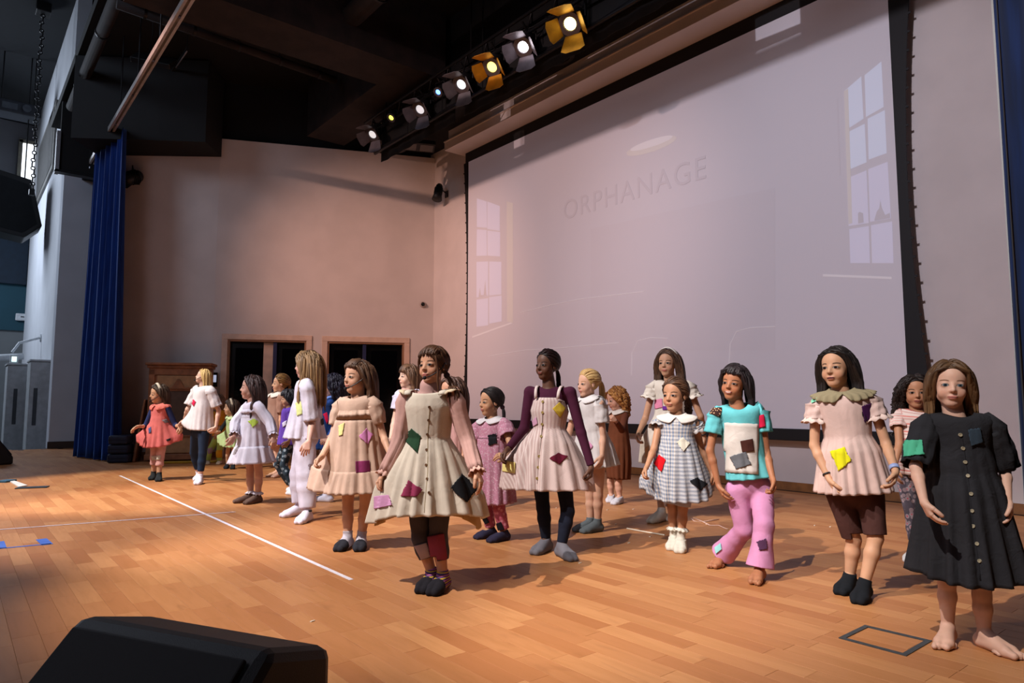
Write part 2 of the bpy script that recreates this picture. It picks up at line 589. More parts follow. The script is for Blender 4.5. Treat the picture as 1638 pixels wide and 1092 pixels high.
# skirting
structure('baseboard_right', MB().box((XW - 0.018, -2.0, 0), (XW, 12.2, 0.10)), M_WOODTRIM)
for k, (s0, s1) in enumerate(((0.0, d2a - 0.10), (d2b + 0.10, d1a - 0.10), (d1b + 0.10, S_LEFT))):
    structure('baseboard_back', MB().hexa([wp(s0, 0, 0.018), wp(s1, 0, 0.018), wp(s1), wp(s0)], [wp(s0, 0.1, 0.018), wp(s1, 0.1, 0.018), wp(s1, 0.1), wp(s0, 0.1)]), M_WOODTRIM)
structure('baseboard_left', MB().hexa([PL + LN * 0.018, PL + LD * 2.4 + LN * 0.018, PL + LD * 2.4, PL], [PL + LN * 0.018 + ZV * 0.1, PL + LD * 2.4 + LN * 0.018 + ZV * 0.1, PL + LD * 2.4 + ZV * 0.1, PL + ZV * 0.1]), M_WOODTRIM)
# doors: frame, two dark leaves, blue meeting stile
M_FRAME = plain('door_frame_wood', '#d6bba8', 0.5, 0, 0.1, 6, 0.05)
M_LEAF = plain('dark_door_glass', '#050506', 0.25, 0, 0.2, 3, 0.0)
def wbox(s0, s1, z0, z1, o0, o1):
    return MB().hexa([wp(s0, z0, o1), wp(s1, z0, o1), wp(s1, z0, o0), wp(s0, z0, o0)], [wp(s0, z1, o1), wp(s1, z1, o1), wp(s1, z1, o0), wp(s0, z1, o0)])
for n, (a, b, mid) in enumerate(((d1a, d1b, 437), (d2a, d2b, 581.5)), 1):
    nm = 'door_%d' % n
    d = wbox(a - 0.11, b + 0.11, ZD, ZD + 0.11, -0.10, 0.030)
    root = structure(nm, d, M_FRAME, bevel=0.006)
    root['kind'] = 'structure'
    for q in (a, b):
        sg = -1 if q == a else 1
        lo, hi = sorted((q, q + sg * 0.11))
        wbox(lo, hi, 0, ZD, -0.10, 0.030).build('door_jamb', M_FRAME, root, bevel=0.006)
        lo, hi = sorted((q - sg * 0.035, q))
        wbox(lo, hi, 0, ZD - 0.035, -0.12, 0.005).build('door_stop', plain('door_stop_wood', '#9a7458', 0.5), root, bevel=0.004)
    wbox(a, b, ZD - 0.035, ZD, -0.12, 0.005).build('door_head', plain('door_stop_wood', '#9a7458', 0.5), root, bevel=0.004)
    m_ = s_of(mid)
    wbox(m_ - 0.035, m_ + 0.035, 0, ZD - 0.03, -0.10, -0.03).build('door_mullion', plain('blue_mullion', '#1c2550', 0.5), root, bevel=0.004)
    for lo, hi in ((a + 0.035, m_ - 0.035), (m_ + 0.035, b - 0.035)):
        leaf = wbox(lo, hi, 0.01, ZD - 0.035, -0.20, -0.12).build('door_leaf', M_LEAF, root, bevel=0.004)
        wbox(lo + 0.10, hi - 0.10, 0.35, ZD - 0.16, -0.125, -0.115).build('door_glass', plain('black_glass', '#030304', 0.08), leaf)
        wbox(hi - 0.075, hi - 0.050, 0.85, 1.15, -0.12, -0.07).build('door_handle', M_GREYMETAL, leaf, bevel=0.008)
    if n == 1:   # a panel of the pale room beyond stands in the left half
        wbox(m_ + 0.04, m_ + 0.22, 0.0, ZD - 0.04, -0.118, -0.09).build('door_side_panel', M_FRAME, root)

# ceiling: black void with a fireproofed beam, dropped soffits
structure('ceiling', MB().box((1.5, -2.0, 7.6), (XW + 0.2, 19.2, 7.8)), M_BLACK)
structure('beam_across', MB().box((1.5, 9.2, 6.42), (5.29, 10.08, 7.6)), M_BROWNBEAM)
structure('beam_along', MB().box((5.29, 9.2, 6.42), (6.1, 13.0, 7.6)), M_BROWNBEAM)
structure('soffit_right', MB().box((6.25, -2.0, 6.45), (XW, 12.6, 7.6)), M_BLACK)
mb = MB()
mb.prism([wp(-0.1, 6.34, -0.2), wp(S_LEFT, 6.34, -0.2), PL + LD * 2.4 + ZV * 6.34, (2.15, 19.2, 6.34), (XW, 19.2, 6.34)], (0, 0, 1.26))
structure('soffit_back', mb, M_BLACK)
a_, b_ = wp(S_LEFT - 0.02, 0, 0.0), PL + LD * 2.4
structure('soffit_left', MB().prism([a_ + ZV * 5.96, b_ + ZV * 5.96, b_ + LN * 0.9 + ZV * 5.96, a_ + LN * 0.8 + ZV * 5.96], (0, 0, 1.6)), M_BLACK)

# bulkhead over the screen
bk = structure('bulkhead_right', MB().box((7.30, -2.0, 6.02), (XW, 11.02, 6.19)), M_WALL, bevel=0.005)
MB().box((7.40, -2.0, 6.19), (XW, 11.02, 6.46)).build('bulkhead_upper', M_WALL, bk)
MB().box((7.28, -2.0, 6.175), (7.42, 11.02, 6.20)).build('bulkhead_lip', M_WALL, bk, bevel=0.004)

# auditorium beyond the stage, seen past the curtain
M_TEAL = wallmat('teal_wall', '#1c4452')
structure('floor_hall', MB().box((-14, 19.0, -1.0), (8.0, 31, -0.9)), plain('hall_carpet', '#22262c', 0.9))
hall = structure('wall_far', MB().box((-14, 30.0, 6.7), (2.6, 30.2, 12)), wallmat('hall_upper_wall', '#8f9096'))
MB().box((-14, 29.9, 3.6), (2.6, 30.2, 6.7)).build('teal_band', M_TEAL, hall)
MB().box((-14, 29.95, -0.9), (2.6, 30.2, 3.6)).build('lower_wall', wallmat('hall_lower_wall', '#6c7072'), hall)
structure('wall_side', MB().box((1.9, 19.3, -0.9), (2.2, 30.0, 11.5)), M_WHITE)
structure('ceiling_hall', MB().box((-14, 12.0, 11.2), (2.4, 30.2, 11.5)), plain('hall_ceiling', '#10151b', 0.9))
pil = structure('pillar_left', MB().box((1.78, 18.8, 0.0), (3.0, 19.3, 6.95)), wallmat('pillar_paint', '#b9bec8'))
structure('baseboard_pillar', MB().box((1.76, 18.78, 0.0), (3.0, 18.8, 0.16)), plain('dark_wood_trim', '#3a2a22', 0.6))
# high window with daylight
m_, nt_, b_n = newmat('daylight_glass')
b_n.inputs['Base Color'].default_value = (0.8, 0.85, 0.95, 1)
b_n.inputs['Emission Color'].default_value = (0.86, 0.92, 1.0, 1)
b_n.inputs['Emission Strength'].default_value = 2.2
wroot = structure('window_1', MB().box((1.40, 29.86, 8.75), (1.52, 30.0, 10.55)), plain('window_frame', '#a9a392', 0.5))
for lo, hi in (((2.04, 29.86, 8.75), (2.14, 30.0, 10.55)), ((1.40, 29.86, 10.45), (2.14, 30.0, 10.58)), ((1.40, 29.86, 8.70), (2.14, 30.0, 8.82))):
    MB().box(lo, hi).build('window_frame', plain('window_frame', '#a9a392', 0.5), wroot, bevel=0.01)
MB().box((1.52, 29.93, 8.82), (2.04, 29.97, 10.45)).build('window_pane', m_, wroot)
# framed acoustic panel high on the side wall
t = thing('wall_panel', 'grey framed panel high on the white side wall beyond the stage', 'panel', (1.9, 25.5, 7.6))
MB().box((1.84, 22.6, 7.6), (1.9, 27.5, 9.6)).build('panel_frame', plain('panel_frame', '#6c6a66', 0.6), t, bevel=0.01)
MB().box((1.83, 22.8, 7.75), (1.845, 27.3, 9.45)).build('panel_face', plain('panel_face', '#4c4b4a', 0.9), t)

# ------------------------------------------------------------------ projection screen
SX = 7.72
def sp_(px, py, x=SX): return atX(px, py, x)
m_scr, nt_, b_ = newmat('screen_fabric')
b_.inputs['Base Color'].default_value = (0.66, 0.64, 0.67, 1)
b_.inputs['Roughness'].default_value = 0.8
b_.inputs['Emission Color'].default_value = (0.80, 0.72, 0.92, 1)
b_.inputs['Emission Strength'].default_value = 0.045
def glow(name, base, em, st):
    m, nt, b = newmat(name)
    b.inputs['Base Color'].default_value = (*base, 1)
    b.inputs['Roughness'].default_value = 0.8
    b.inputs['Emission Color'].default_value = (*em, 1)
    b.inputs['Emission Strength'].default_value = st
    return m
Y0, Y1, ZB, ZT = 2.90, 10.78, 0.74, 5.82
scr = thing('projection_screen', 'huge white projection screen on the right wall showing a faint ORPHANAGE room', 'screen', (SX, 6.8, 0.62))
fab = MB().box((SX, Y0, ZB), (SX + 0.012, Y1, ZT)).build('screen_fabric', m_scr, scr)
M_SCRB = plain('screen_black_border', '#060506', 0.7, 0, 0.2, 5, 0)
MB().box((SX - 0.004, Y0 - 0.20, ZT), (SX + 0.012, Y1 + 0.10, 6.16)).build('border_top', M_SCRB, scr)
for (ya, sg, w0, w1) in ((Y1, 1, 0.16, 0.035), (Y0, -1, 0.26, 0.10)):
    poly = [(SX - 0.004, ya, ZB - 0.1), (SX - 0.004, ya, ZT)]
    zs = np.linspace(ZT, ZB - 0.1, 15)
    for z in zs:
        tt = (z - ZB) / (ZT - ZB)
        poly.append((SX - 0.004, ya + sg * (w1 + (w0 - w1) * (2 * tt - 1) ** 2), z))
    side = MB().prism(poly, (0.014, 0, 0)).build('border_side', M_SCRB, scr)
    for z in np.linspace(ZT - 0.2, ZB + 0.2, 24):
        tt = (z - ZB) / (ZT - ZB)
        y = ya + sg * (w1 + (w0 - w1) * (2 * tt - 1) ** 2)
        MB().box((SX - 0.006, min(y, y + sg * 0.025), z - 0.012), (SX + 0.008, max(y, y + sg * 0.025), z + 0.012)).build('tension_tab', M_SCRB, side)
MB().box((SX - 0.02, Y0 - 0.15, 0.60), (SX + 0.02, Y1 + 0.10, ZB)).build('bottom_bar', M_SCRB, scr, bevel=0.01)
MB().box((7.60, Y0 - 0.30, 6.10), (XW - 0.01, Y1 + 0.3, 6.20)).build('screen_case', M_SCRB, scr, bevel=0.01)
# the faint projected picture: panes, sills, lamp, bed rails and the word
def on_screen(quad, name, mat, cx=1.0, ox=0.0, oy=0.0, lift=0.002):
    pts = [sp_(ox + q[0] / cx, oy + q[1] / cx, SX - lift) for q in quad]
    pts = [np.array((SX - lift, np.clip(p[1], Y0 + 0.01, Y1 - 0.01), np.clip(p[2], ZB + 0.01, ZT - 0.01))) for p in pts]
    return MB().prism(pts, (0.0015, 0, 0)).build(name, mat, fab)
G_SKY = glow('projected_sky', (0.66, 0.66, 0.70), (0.55, 0.66, 0.95), 0.20)
G_SKY2 = glow('projected_sky_low', (0.66, 0.66, 0.70), (0.66, 0.60, 0.95), 0.16)
G_SILL = glow('projected_sill', (0.70, 0.68, 0.70), (1.0, 0.9, 0.95), 0.11)
G_WALLP = glow('projected_wall', (0.655, 0.63, 0.66), (0.80, 0.72, 0.90), 0.038)
G_DARK = glow('projected_dark', (0.62, 0.595, 0.625), (0.78, 0.70, 0.88), 0.04)
G_WARM = glow('projected_warm', (0.66, 0.635, 0.64), (1.0, 0.86, 0.70), 0.085)
for q in ([(82, 180), (157, 115), (167, 300), (88, 350)], [(172, 110), (245, 50), (255, 248), (178, 292)], [(92, 362), (172, 322), (180, 490), (97, 525)], [(185, 300), (260, 262), (268, 450), (190, 478)]):
    on_screen(q, 'projected_pane', G_SKY, 2.73, 1320, 80)
for q in ([(95, 560), (180, 525), (190, 755), (102, 768)], [(188, 520), (272, 488), (287, 735), (196, 750)], [(105, 782), (190, 768), (195, 930), (110, 930)], [(200, 765), (292, 748), (298, 930), (205, 930)]):
    on_screen(q, 'projected_pane', G_SKY2, 2.73, 1320, 80)
for q in ([(92, 110), (155, 130), (158, 300), (92, 295)], [(160, 130), (240, 160), (240, 320), (160, 308)], [(92, 310), (155, 315), (157, 480), (90, 482)], [(160, 318), (242, 328), (242, 485), (162, 480)],
          [(90, 520), (165, 518), (165, 740), (90, 750)], [(172, 518), (250, 520), (250, 730), (172, 738)], [(90, 765), (165, 755), (165, 930), (90, 940)], [(172, 748), (252, 738), (252, 905), (172, 920)]):
    on_screen(q, 'projected_pane', G_SKY2, 4.044, 740, 290)
for q in ([(82, 180), (100, 168), (118, 755), (102, 760)],):
    on_screen(q, 'projected_reveal', G_WARM, 2.73, 1320, 80, 0.004)
on_screen([(285, 130), (325, 140), (325, 915), (288, 905)], 'projected_reveal', G_WARM, 4.044, 740, 290)
on_screen([(60, 1002), (320, 908), (322, 918), (62, 1012)], 'projected_sill', G_SILL, 4.044, 740, 290)
on_screen([(-10, 978), (290, 990), (290, 1000), (-10, 988)], 'projected_sill', G_SILL, 2.73, 1320, 80)
on_screen([(48, 215), (56, 212), (68, 545), (60, 548)], 'projected_sill', G_WALLP, 2.73, 1320, 80)
# skyline in the window panes
for q in ([(143, 712), (150, 706), (165, 712), (168, 752), (144, 758)], [(215, 740), (225, 705), (236, 690), (240, 655), (248, 690), (262, 720), (282, 710), (284, 733), (216, 745)]):
    on_screen(q, 'projected_skyline', G_WALLP, 2.73, 1320, 80, 0.004)
on_screen([(104, 740), (112, 690), (118, 735), (136, 735), (146, 640), (154, 735), (162, 738), (104, 748)], 'projected_skyline', G_WALLP, 4.044, 740, 290, 0.004)
# far wall of the projected room, slightly darker, and the pendant lamp
on_screen([(945, 366), (1070, 338), (1240, 300), (1240, 420), (1240, 560), (945, 560)], 'projected_back_wall', G_WALLP)
el = [(1042 + 40 * math.cos(a) - 0, 233 + 10 * math.sin(a) - 0.32 * 40 * math.cos(a)) for a in np.linspace(0, 2 * math.pi, 28, endpoint=False)]
on_screen(el, 'projected_lamp', G_WARM)
on_screen([(1042 + 34 * math.cos(a), 229 + 6 * math.sin(a) - 0.32 * 34 * math.cos(a)) for a in np.linspace(0, 2 * math.pi, 24, endpoint=False)], 'projected_lamp_top', G_SILL, lift=0.004)
for pts in ([(1010, 600), (1011, 565), (1020, 545), (1040, 540), (1068, 541)], [(1166, 588), (1168, 550), (1178, 530), (1200, 524), (1240, 522)], [(832, 500), (880, 488), (930, 478), (1030, 466)], [(780, 570), (840, 560), (900, 556), (990, 548)]):
    MB().tube([sp_(p[0], p[1], SX - 0.001) for p in pts], 0.006, 5).build('projected_rail', G_SILL, fab)
a, b = sp_(901, 352), sp_(1128, 285)
fc = bpy.data.curves.new('lettering', 'FONT')
fc.body = 'ORPHANAGE'
fc.size = 1.0
fc.extrude = 0.001
fc.space_character = 1.12
fc.materials.append(G_DARK)
fo = bpy.data.objects.new('lettering', fc)
COL.objects.link(fo)
bpy.context.view_layer.update()
wx = fo.dimensions.x
ux = unit(b - a); uz = unit(ZV - ux * (ZV @ ux)); un = np.cross(ux, uz)
sx_ = np.linalg.norm(b - a) / wx; sz_ = 0.46
me_t = bpy.data.meshes.new_from_object(fo)
bpy.data.objects.remove(fo)
fo = bpy.data.objects.new('lettering', me_t)
COL.objects.link(fo)
fo.parent = fab
o_ = a - BASE[fab.name] + np.array((-0.004, 0, 0))
fo.matrix_local = Matrix(((ux[0] * sx_, uz[0] * sz_, un[0], o_[0]), (ux[1] * sx_, uz[1] * sz_, un[1], o_[1]), (ux[2] * sx_, uz[2] * sz_, un[2], o_[2]), (0, 0, 0, 1)))

# ------------------------------------------------------------------ curtains and their track
def curtain(name, label, poly, z0, z1, mat, depth=0.09, wl=0.26, flare=1.0, seed=2, gather=None):
    """hanging folds along the ground line `poly`"""
    poly = [np.array((*p, 0.0)) for p in poly]
    seg = [np.linalg.norm(poly[i + 1] - poly[i]) for i in range(len(poly) - 1)]
    tot = sum(seg); n = max(60, int(tot / 0.028))
    cum = np.concatenate([[0], np.cumsum(seg)])
    rows = 26
    rs = np.random.RandomState(seed)
    jit = np.cumsum(0.6 + 0.8 * rs.rand(n + 1)); jit = jit / jit[-1] * tot / wl * 2 * math.pi
    V = np.zeros((rows, n + 1, 3))
    for k in range(n + 1):
        s = tot * k / n
        i = min(len(seg) - 1, int(np.searchsorted(cum, s, 'right') - 1))
        p = poly[i] + (poly[i + 1] - poly[i]) * ((s - cum[i]) / seg[i])
        d = unit(poly[i + 1] - poly[i]); nn = np.array((-d[1], d[0], 0))
        for j in range(rows):
            t = j / (rows - 1)
            z = z1 + (z0 - z1) * t
            dep = depth * (0.45 + 0.55 * t) * flare
            q = p.copy()
            if gather is not None:
                c_ = np.array((*gather[0], 0.0)); q = c_ + (p - c_) * (gather[1] + (1 - gather[1]) * t ** gather[2])
            V[j, k] = q + nn * dep * (math.sin(jit[k] + 0.5 * t * math.sin(k * 0.3)) + 0.3 * math.sin(jit[k] * 2.3 + 1 + t)) + ZV * z
    idx = np.arange(rows * (n + 1)).reshape(rows, n + 1)
    f = np.stack([idx[:-1, :-1], idx[:-1, 1:], idx[1:, 1:], idx[1:, :-1]], -1).reshape(-1, 4)
    b0 = V[-1].mean(0); b0[2] = z0
    t_ = thing(name, label, 'curtain', b0)
    o_ = link_mesh('curtain_fabric', V.reshape(-1, 3), f, mat, t_)
    solid(o_, 0.006)
    hem = MB().tube([V[-1, k] + ZV * 0.02 for k in range(0, n + 1, 2)], 0.009, 5).build('hem', mat, t_)
    return t_
m_cur, nt_, b_ = newmat('blue_velvet')
c_ = mixc(noise(scaled(coord(), (6, 6, 0.4)), 5, 3).step(0.3, 0.7), lin('#07205a'), lin('#0c2e74'))
nt_.links.new(c_, b_.inputs['Base Color'])
b_.inputs['Roughness'].default_value = 0.85
b_.inputs['Sheen Weight'].default_value = 0.5
b_.inputs['Sheen Tint'].default_value = (0.2, 0.4, 1, 1)
b_.inputs['Specular IOR Level'].default_value = 0.15
curtain('stage_curtain', 'blue velvet stage curtain hanging in folds at the far end of the track', [(2.30, 13.75), (2.27, 14.2), (2.10, 14.8), (1.96, 15.9)], 0.02, 6.12, m_cur, 0.10, 0.36, 1.0, 4, ((2.05, 14.6), 0.70, 1.2))
m_cur2, nt_, b_ = newmat('dark_blue_velvet')
c_ = mixc(noise(scaled(coord(), (6, 6, 0.4)), 5, 3).step(0.3, 0.7), lin('#051636'), lin('#08204c'))
nt_.links.new(c_, b_.inputs['Base Color'])
b_.inputs['Roughness'].default_value = 0.85
b_.inputs['Sheen Weight'].default_value = 0.3
b_.inputs['Specular IOR Level'].default_value = 0.15
curtain('wing_curtain', 'dark blue wing curtain close by beside the person in black', [(3.58, 0.92), (3.55, 0.88), (3.66, 0.82), (3.9, 0.80), (4.6, 0.80), (5.4, 0.80)], 0.02, 6.4, m_cur2, 0.035, 0.24, 1.0, 9)
t = thing('curtain_track', 'long bright metal curtain track running overhead to the blue curtain', 'rail', (2.05, 8.0, 6.12))
for dx in (-0.035, 0.035):
    MB().box((2.05 + dx - 0.018, 2.0, 6.10), (2.05 + dx + 0.018, 16.6, 6.19)).build('rail', plain('track_metal', '#c9c2bd', 0.35, 0.35, 0.1, 10, 0), t)
MB().box((2.02, 2.0, 6.185), (2.08, 16.6, 6.20)).build('rail_top', plain('track_metal', '#c9c2bd', 0.35, 0.35, 0.1, 10, 0), t)
for y in np.arange(3.0, 16.6, 1.5):
    MB().cyl((2.05, y, 6.19), (2.05, y, 7.6), 0.012, n=8).build('hanger', M_METAL, t)
    MB().cyl((2.05, y + 0.4, 6.09), (2.05, y + 0.4, 6.12), 0.02, n=8).build('track_bolt', M_GREYMETAL, t)

# ------------------------------------------------------------------ lighting truss and lamps
t = thing('lighting_truss', 'black lighting truss hung under the ceiling in front of the screen', 'truss', (5.8, 8.0, 5.95))
TZ = ((5.76, 6.30), (5.98, 6.30), (5.87, 6.12))
for x, z in TZ: MB().cyl((x, -0.5, z), (x, 11.4, z), 0.024, n=10).build('chord', M_METAL, t, smooth=True)
for k, y in enumerate(np.arange(-0.4, 11.2, 0.5)):
    a, b = TZ[0], TZ[2]
    for (p, q) in (((a[0], y, a[1]), (b[0], y + 0.25, b[1])), ((b[0], y + 0.25, b[1]), (TZ[1][0], y + 0.5, TZ[1][1])), ((a[0], y, a[1]), (TZ[1][0], y + 0.25, TZ[1][1]))):
        MB().cyl(p, q, 0.010, n=6).build('brace', M_METAL, t, smooth=True)
for y in (0.5, 4.2, 8.0, 10.6):
    for x in (5.76, 5.98):
        MB().cyl((x, y, 6.31), (x, y, 7.6), 0.010, n=6).build('hanging_chain', M_METAL, t)
M_LAMPBODY = plain('lamp_black', '#1a1a1c', 0.5, 0.2, 0.1, 10, 0)
def fresnel(px, py, dirv, r, lens, strength, label, doors=True, lit_door_col='#4a4744', X0=5.8):
    p = atX(px, py, X0)
    d = unit(dirv)
    a, b = frame_of(d)
    t_ = thing('stage_lamp', label, 'lamp', p)
    mb = MB().tube([p - d * r * 2.3, p - d * r * 2.1, p - d * r * 0.6, p], [r * 0.55, r * 0.85, r, r], 18)
    mb.build('lamp_body', M_LAMPBODY, t_, smooth=True)
    MB().disc_ring(p - d * 0.004, d, r * 0.66, r * 1.12, 0.02, 24).build('lens_ring', plain('lens_ring', lit_door_col, 0.4, 0.5), t_)
    lens_m = glow('lens_' + label.split()[0] + str(int(px)), (0.3, 0.3, 0.3), lens, strength)
    MB().tube([p - d * 0.01, p + d * 0.006, p + d * 0.014], [r * 0.66, r * 0.58, r * 0.25], 20).build('lens', lens_m, t_, smooth=True)
    if doors:
        dm = plain('barn_door_' + lit_door_col.lstrip('#'), lit_door_col, 0.45, 0.4, 0.15, 10, 0)  # the glow of the lens is painted into the door colour
        for k in range(4):
            u, v = ((a, b), (b, -a), (-a, -b), (-b, a))[k]
            base = p + u * r * 1.0 + d * 0.012
            n_ = unit(d * 0.80 + u * 0.62)
            w0, w1, ln = r * 0.85, r * (1.25 if k % 2 else 1.05), r * (1.75 if k % 2 else 1.5)
            q = [base - v * w0, base + v * w0, base + v * w1 + n_ * ln * 0.85, base + v * w1 * 0.6 + n_ * ln, base - v * w1 * 0.6 + n_ * ln, base - v * w1 + n_ * ln * 0.85]
            th_ = np.cross(v, n_) * 0.004
            MB().prism(q, th_).build('barn_door', dm, t_)
    # yoke up to the truss
    top = np.array((5.80, p[1] + 0.02, 6.27))
    yk = [p - d * r * 1.1 + a * r * 1.2, p - d * r * 1.1 + a * r * 1.25 + (top - p) * 0.55, p - d * r * 1.1 - a * r * 1.25 + (top - p) * 0.55, p - d * r * 1.1 - a * r * 1.2]
    MB().tube(yk, 0.012, 6).build('yoke', M_METAL, t_)
    mid = (yk[1] + yk[2]) / 2
    MB().tube([mid, top], 0.016, 8).build('clamp', M_METAL, t_)
    return t_
AIM = np.array((-0.66, -0.22, -0.72))
fresnel(596, 215, AIM, 0.125, (1.0, 0.93, 0.93), 0.7, 'stage lamp with light-tinted grey barn doors at the far end of the truss', lit_door_col='#57535a')
fresnel(626, 188, AIM, 0.075, (0.95, 0.90, 0.10), 2.2, 'small stage lamp glowing yellow green, second from the far end', False, '#5a5a1a')
fresnel(672, 175, AIM, 0.125, (1.0, 0.92, 0.95), 0.7, 'stage lamp with white lens between the yellow and the blue lamps', lit_door_col='#57535a')
fresnel(701, 147, AIM, 0.070, (0.10, 0.28, 1.0), 4.0, 'small stage lamp glowing blue near the middle of the truss', False, '#1a2a6a')
fresnel(738, 135, AIM, 0.125, (1.0, 0.95, 0.97), 1.2, 'stage lamp with light-tinted grey barn doors just right of the blue lamp', lit_door_col='#6a666a')
fresnel(787, 107, AIM, 0.125, (1.0, 0.72, 0.16), 2.6, 'amber stage lamp with wide light-tinted yellow barn doors, smaller of two', lit_door_col='#c98a12')
fresnel(837, 75, AIM, 0.125, (1.0, 0.90, 0.95), 9.0, 'bright white stage lamp with light-tinted grey barn doors between two amber lamps', lit_door_col='#77737c')
fresnel(912, 38, AIM, 0.135, (1.0, 0.74, 0.22), 7.0, 'amber stage lamp nearest the camera end of the truss', lit_door_col='#c99a2a')

# lower cable bar slung beneath the lamps
t = thing('cable_bar', 'dark cable bar slung just below the row of stage lamps', 'bar', (5.98, 6.0, 5.73))
MB().cyl((5.98, -0.5, 5.76), (5.98, 11.4, 5.76), 0.03, n=10).build('bar_pipe', M_METAL, t, smooth=True)
MB().tube([(6.02, y, 5.80 + 0.02 * math.sin(y * 3)) for y in np.linspace(-0.5, 11.4, 40)], 0.035, 8).build('shade_loom', M_METAL, t, smooth=True)  # fat loom added to thicken the shadow band on the screen
for y in np.arange(0.3, 11.4, 1.1): MB().cyl((5.98, y, 5.77), (5.98, y, 6.29), 0.008, n=6).build('drop_rod', M_METAL, t)

# black cloths added behind the lamps to shade the top of the screen
for k, (y0, y1) in enumerate(((-0.4, 2.55), (2.95, 3.75), (4.25, 8.6), (8.85, 11.3))):
    t = thing('shade_cloth', 'added black shade cloth hanging behind the stage lamps, %s from the camera' % ('nearest', 'second', 'third', 'farthest')[k], 'cloth', (6.07, (y0 + y1) / 2, 5.9))
    n = int((y1 - y0) / 0.05)
    vs_ = []
    for y in np.linspace(y0, y1, n + 1):
        for z in np.linspace(5.58, 6.44, 5): vs_.append((6.07 + 0.014 * math.sin(y * 16) * (6.5 - z), y, z))
    fs = [(5 * i + j, 5 * i + j + 1, 5 * i + j + 6, 5 * i + j + 5) for i in range(n) for j in range(4)]
    solid(link_mesh('cloth_panel', vs_, fs, plain('black_cloth', '#0c0c0d', 0.95), t), 0.004)
    MB().cyl((6.07, y0, 6.43), (6.07, y1, 6.43), 0.012, n=8).build('batten', M_METAL, t)

# round ceiling speakers
for (x, y, lab) in ((6.75, 12.2, 'round dark ceiling grille above the corner by the far end of the truss'), (6.94, 7.45, 'round dark ceiling grille beside the bright white stage lamp')):
    z = 6.34 if y > 12 else 6.45
    t_ = thing('ceiling_grille', lab, 'vent', (x, y, z - 0.05))
    MB().disc_ring((x, y, z), (0, 0, -1), 0.27, 0.33, 0.05, 36).build('grille_rim', plain('grille_rim', '#2c2a2a', 0.5), t_)
    MB().cyl((x, y, z - 0.012), (x, y, z), 0.27, n=32).build('grille_back', M_BLACK, t_)
    for r in (0.08, 0.145, 0.21):
        MB().disc_ring((x, y, z - 0.012), (0, 0, -1), r, r + 0.02, 0.015, 32).build('grille_ring', plain('grille_rim', '#2c2a2a', 0.5), t_)
# twin flood panels
def flood(label, c, ax, ay, hang):
    c = np.asarray(c, float); ax = unit(ax); ay = unit(ay); nz = unit(np.cross(ax, ay))
    t_ = thing('flood_light', label, 'lamp', c)
    MB().obox(c, ax * 0.34, ay * 0.16, nz * 0.045).build('housing', M_METAL, t_, bevel=0.01)
    for s in (-0.17, 0.17):
        MB().obox(c + ax * s - nz * 0.047, ax * 0.13, ay * 0.12, nz * 0.004).build('panel_face', plain('flood_face', '#5d5956', 0.5), t_)
    for s in (-0.1, 0.1):
        MB().tube([c + ax * s + nz * 0.04, c + ax * s * 0.6 + ZV * (hang - c[2]) * 0.5 + ay * 0.04, np.array((c[0] + ax[0] * s * 0.5, c[1] + ax[1] * s * 0.5, hang))], 0.008, 6).build('cable', M_METAL, t_)
flood('twin panel flood light on cables behind the curtain track', (2.32, 12.3, 6.76), RT * 0.95 - ZV * 0.2, FH * 0.6 + ZV * 0.55, 7.6)
flood('twin panel flood light under the ceiling at the far end of the bulkhead', (7.05, 11.6, 6.24), WD * -1, (0.5, 1, -0.2), 6.45)
# pipes in the ceiling void
for (a, b, r, lab) in (((1.6, 11.3, 7.0), (5.2, 11.5, 7.0), 0.07, 'dark pipe running across the ceiling void behind the beam'), ((4.4, 0.5, 6.9), (4.4, 9.2, 6.9), 0.16, 'fat dark duct running under the ceiling towards the beam'), ((1.62, 4.0, 7.2), (1.62, 16.5, 7.2), 0.10, 'dark pipe along the open edge of the stage ceiling')):
    t_ = thing('ceiling_pipe', lab, 'pipe', ((a[0] + b[0]) / 2, (a[1] + b[1]) / 2, a[2] - r))
    a, b = np.array(a), np.array(b)
    MB().cyl(a, b, r, n=16).build('pipe_run', M_BROWNBEAM, t_, smooth=True)
    n_ = 5
    for k in range(n_):
        p = a + (b - a) * (k + 0.5) / n_
        d = unit(b - a)
        MB().disc_ring(p, d, r, r * 1.12, 0.04, 20).build('pipe_collar', M_METAL, t_)
        MB().cyl(p + ZV * r, (p[0], p[1], 7.6), 0.008, n=6).build('pipe_hanger', M_METAL, t_)
for k, (p0, p1) in enumerate((((262, 92), (300, 68)), ((255, 145), (274, 118)))):
    a, b = fl(p0[0] - 0, p0[1], 7.2), fl(p1[0], p1[1], 7.2)
tube = thing('strip_light', 'thin pale strip light in the dark ceiling void behind the flood light', 'lamp', fl(285, 95, 7.3))
a, b = fl(258, 143, 7.3), fl(299, 82, 7.3)
for s0, s1 in ((0.0, 0.40), (0.60, 1.0)):
    MB().tube([a + (b - a) * s0, a + (b - a) * s1], 0.012, 8).build('tube', plain('pale_tube', '#7c7a80', 0.4), tube, smooth=True)
MB().box((min(a[0], b[0]) - 0.02, min(a[1], b[1]) - 0.05, 7.32), (max(a[0], b[0]) + 0.02, max(a[1], b[1]) + 0.05, 7.36)).build('fitting', M_BLACK, tube)
for x_, y_ in ((a[0], a[1]), (b[0], b[1])): MB().cyl((x_, y_, 7.33), (x_, y_, 7.6), 0.01, n=6).build('rod', M_BLACK, tube)

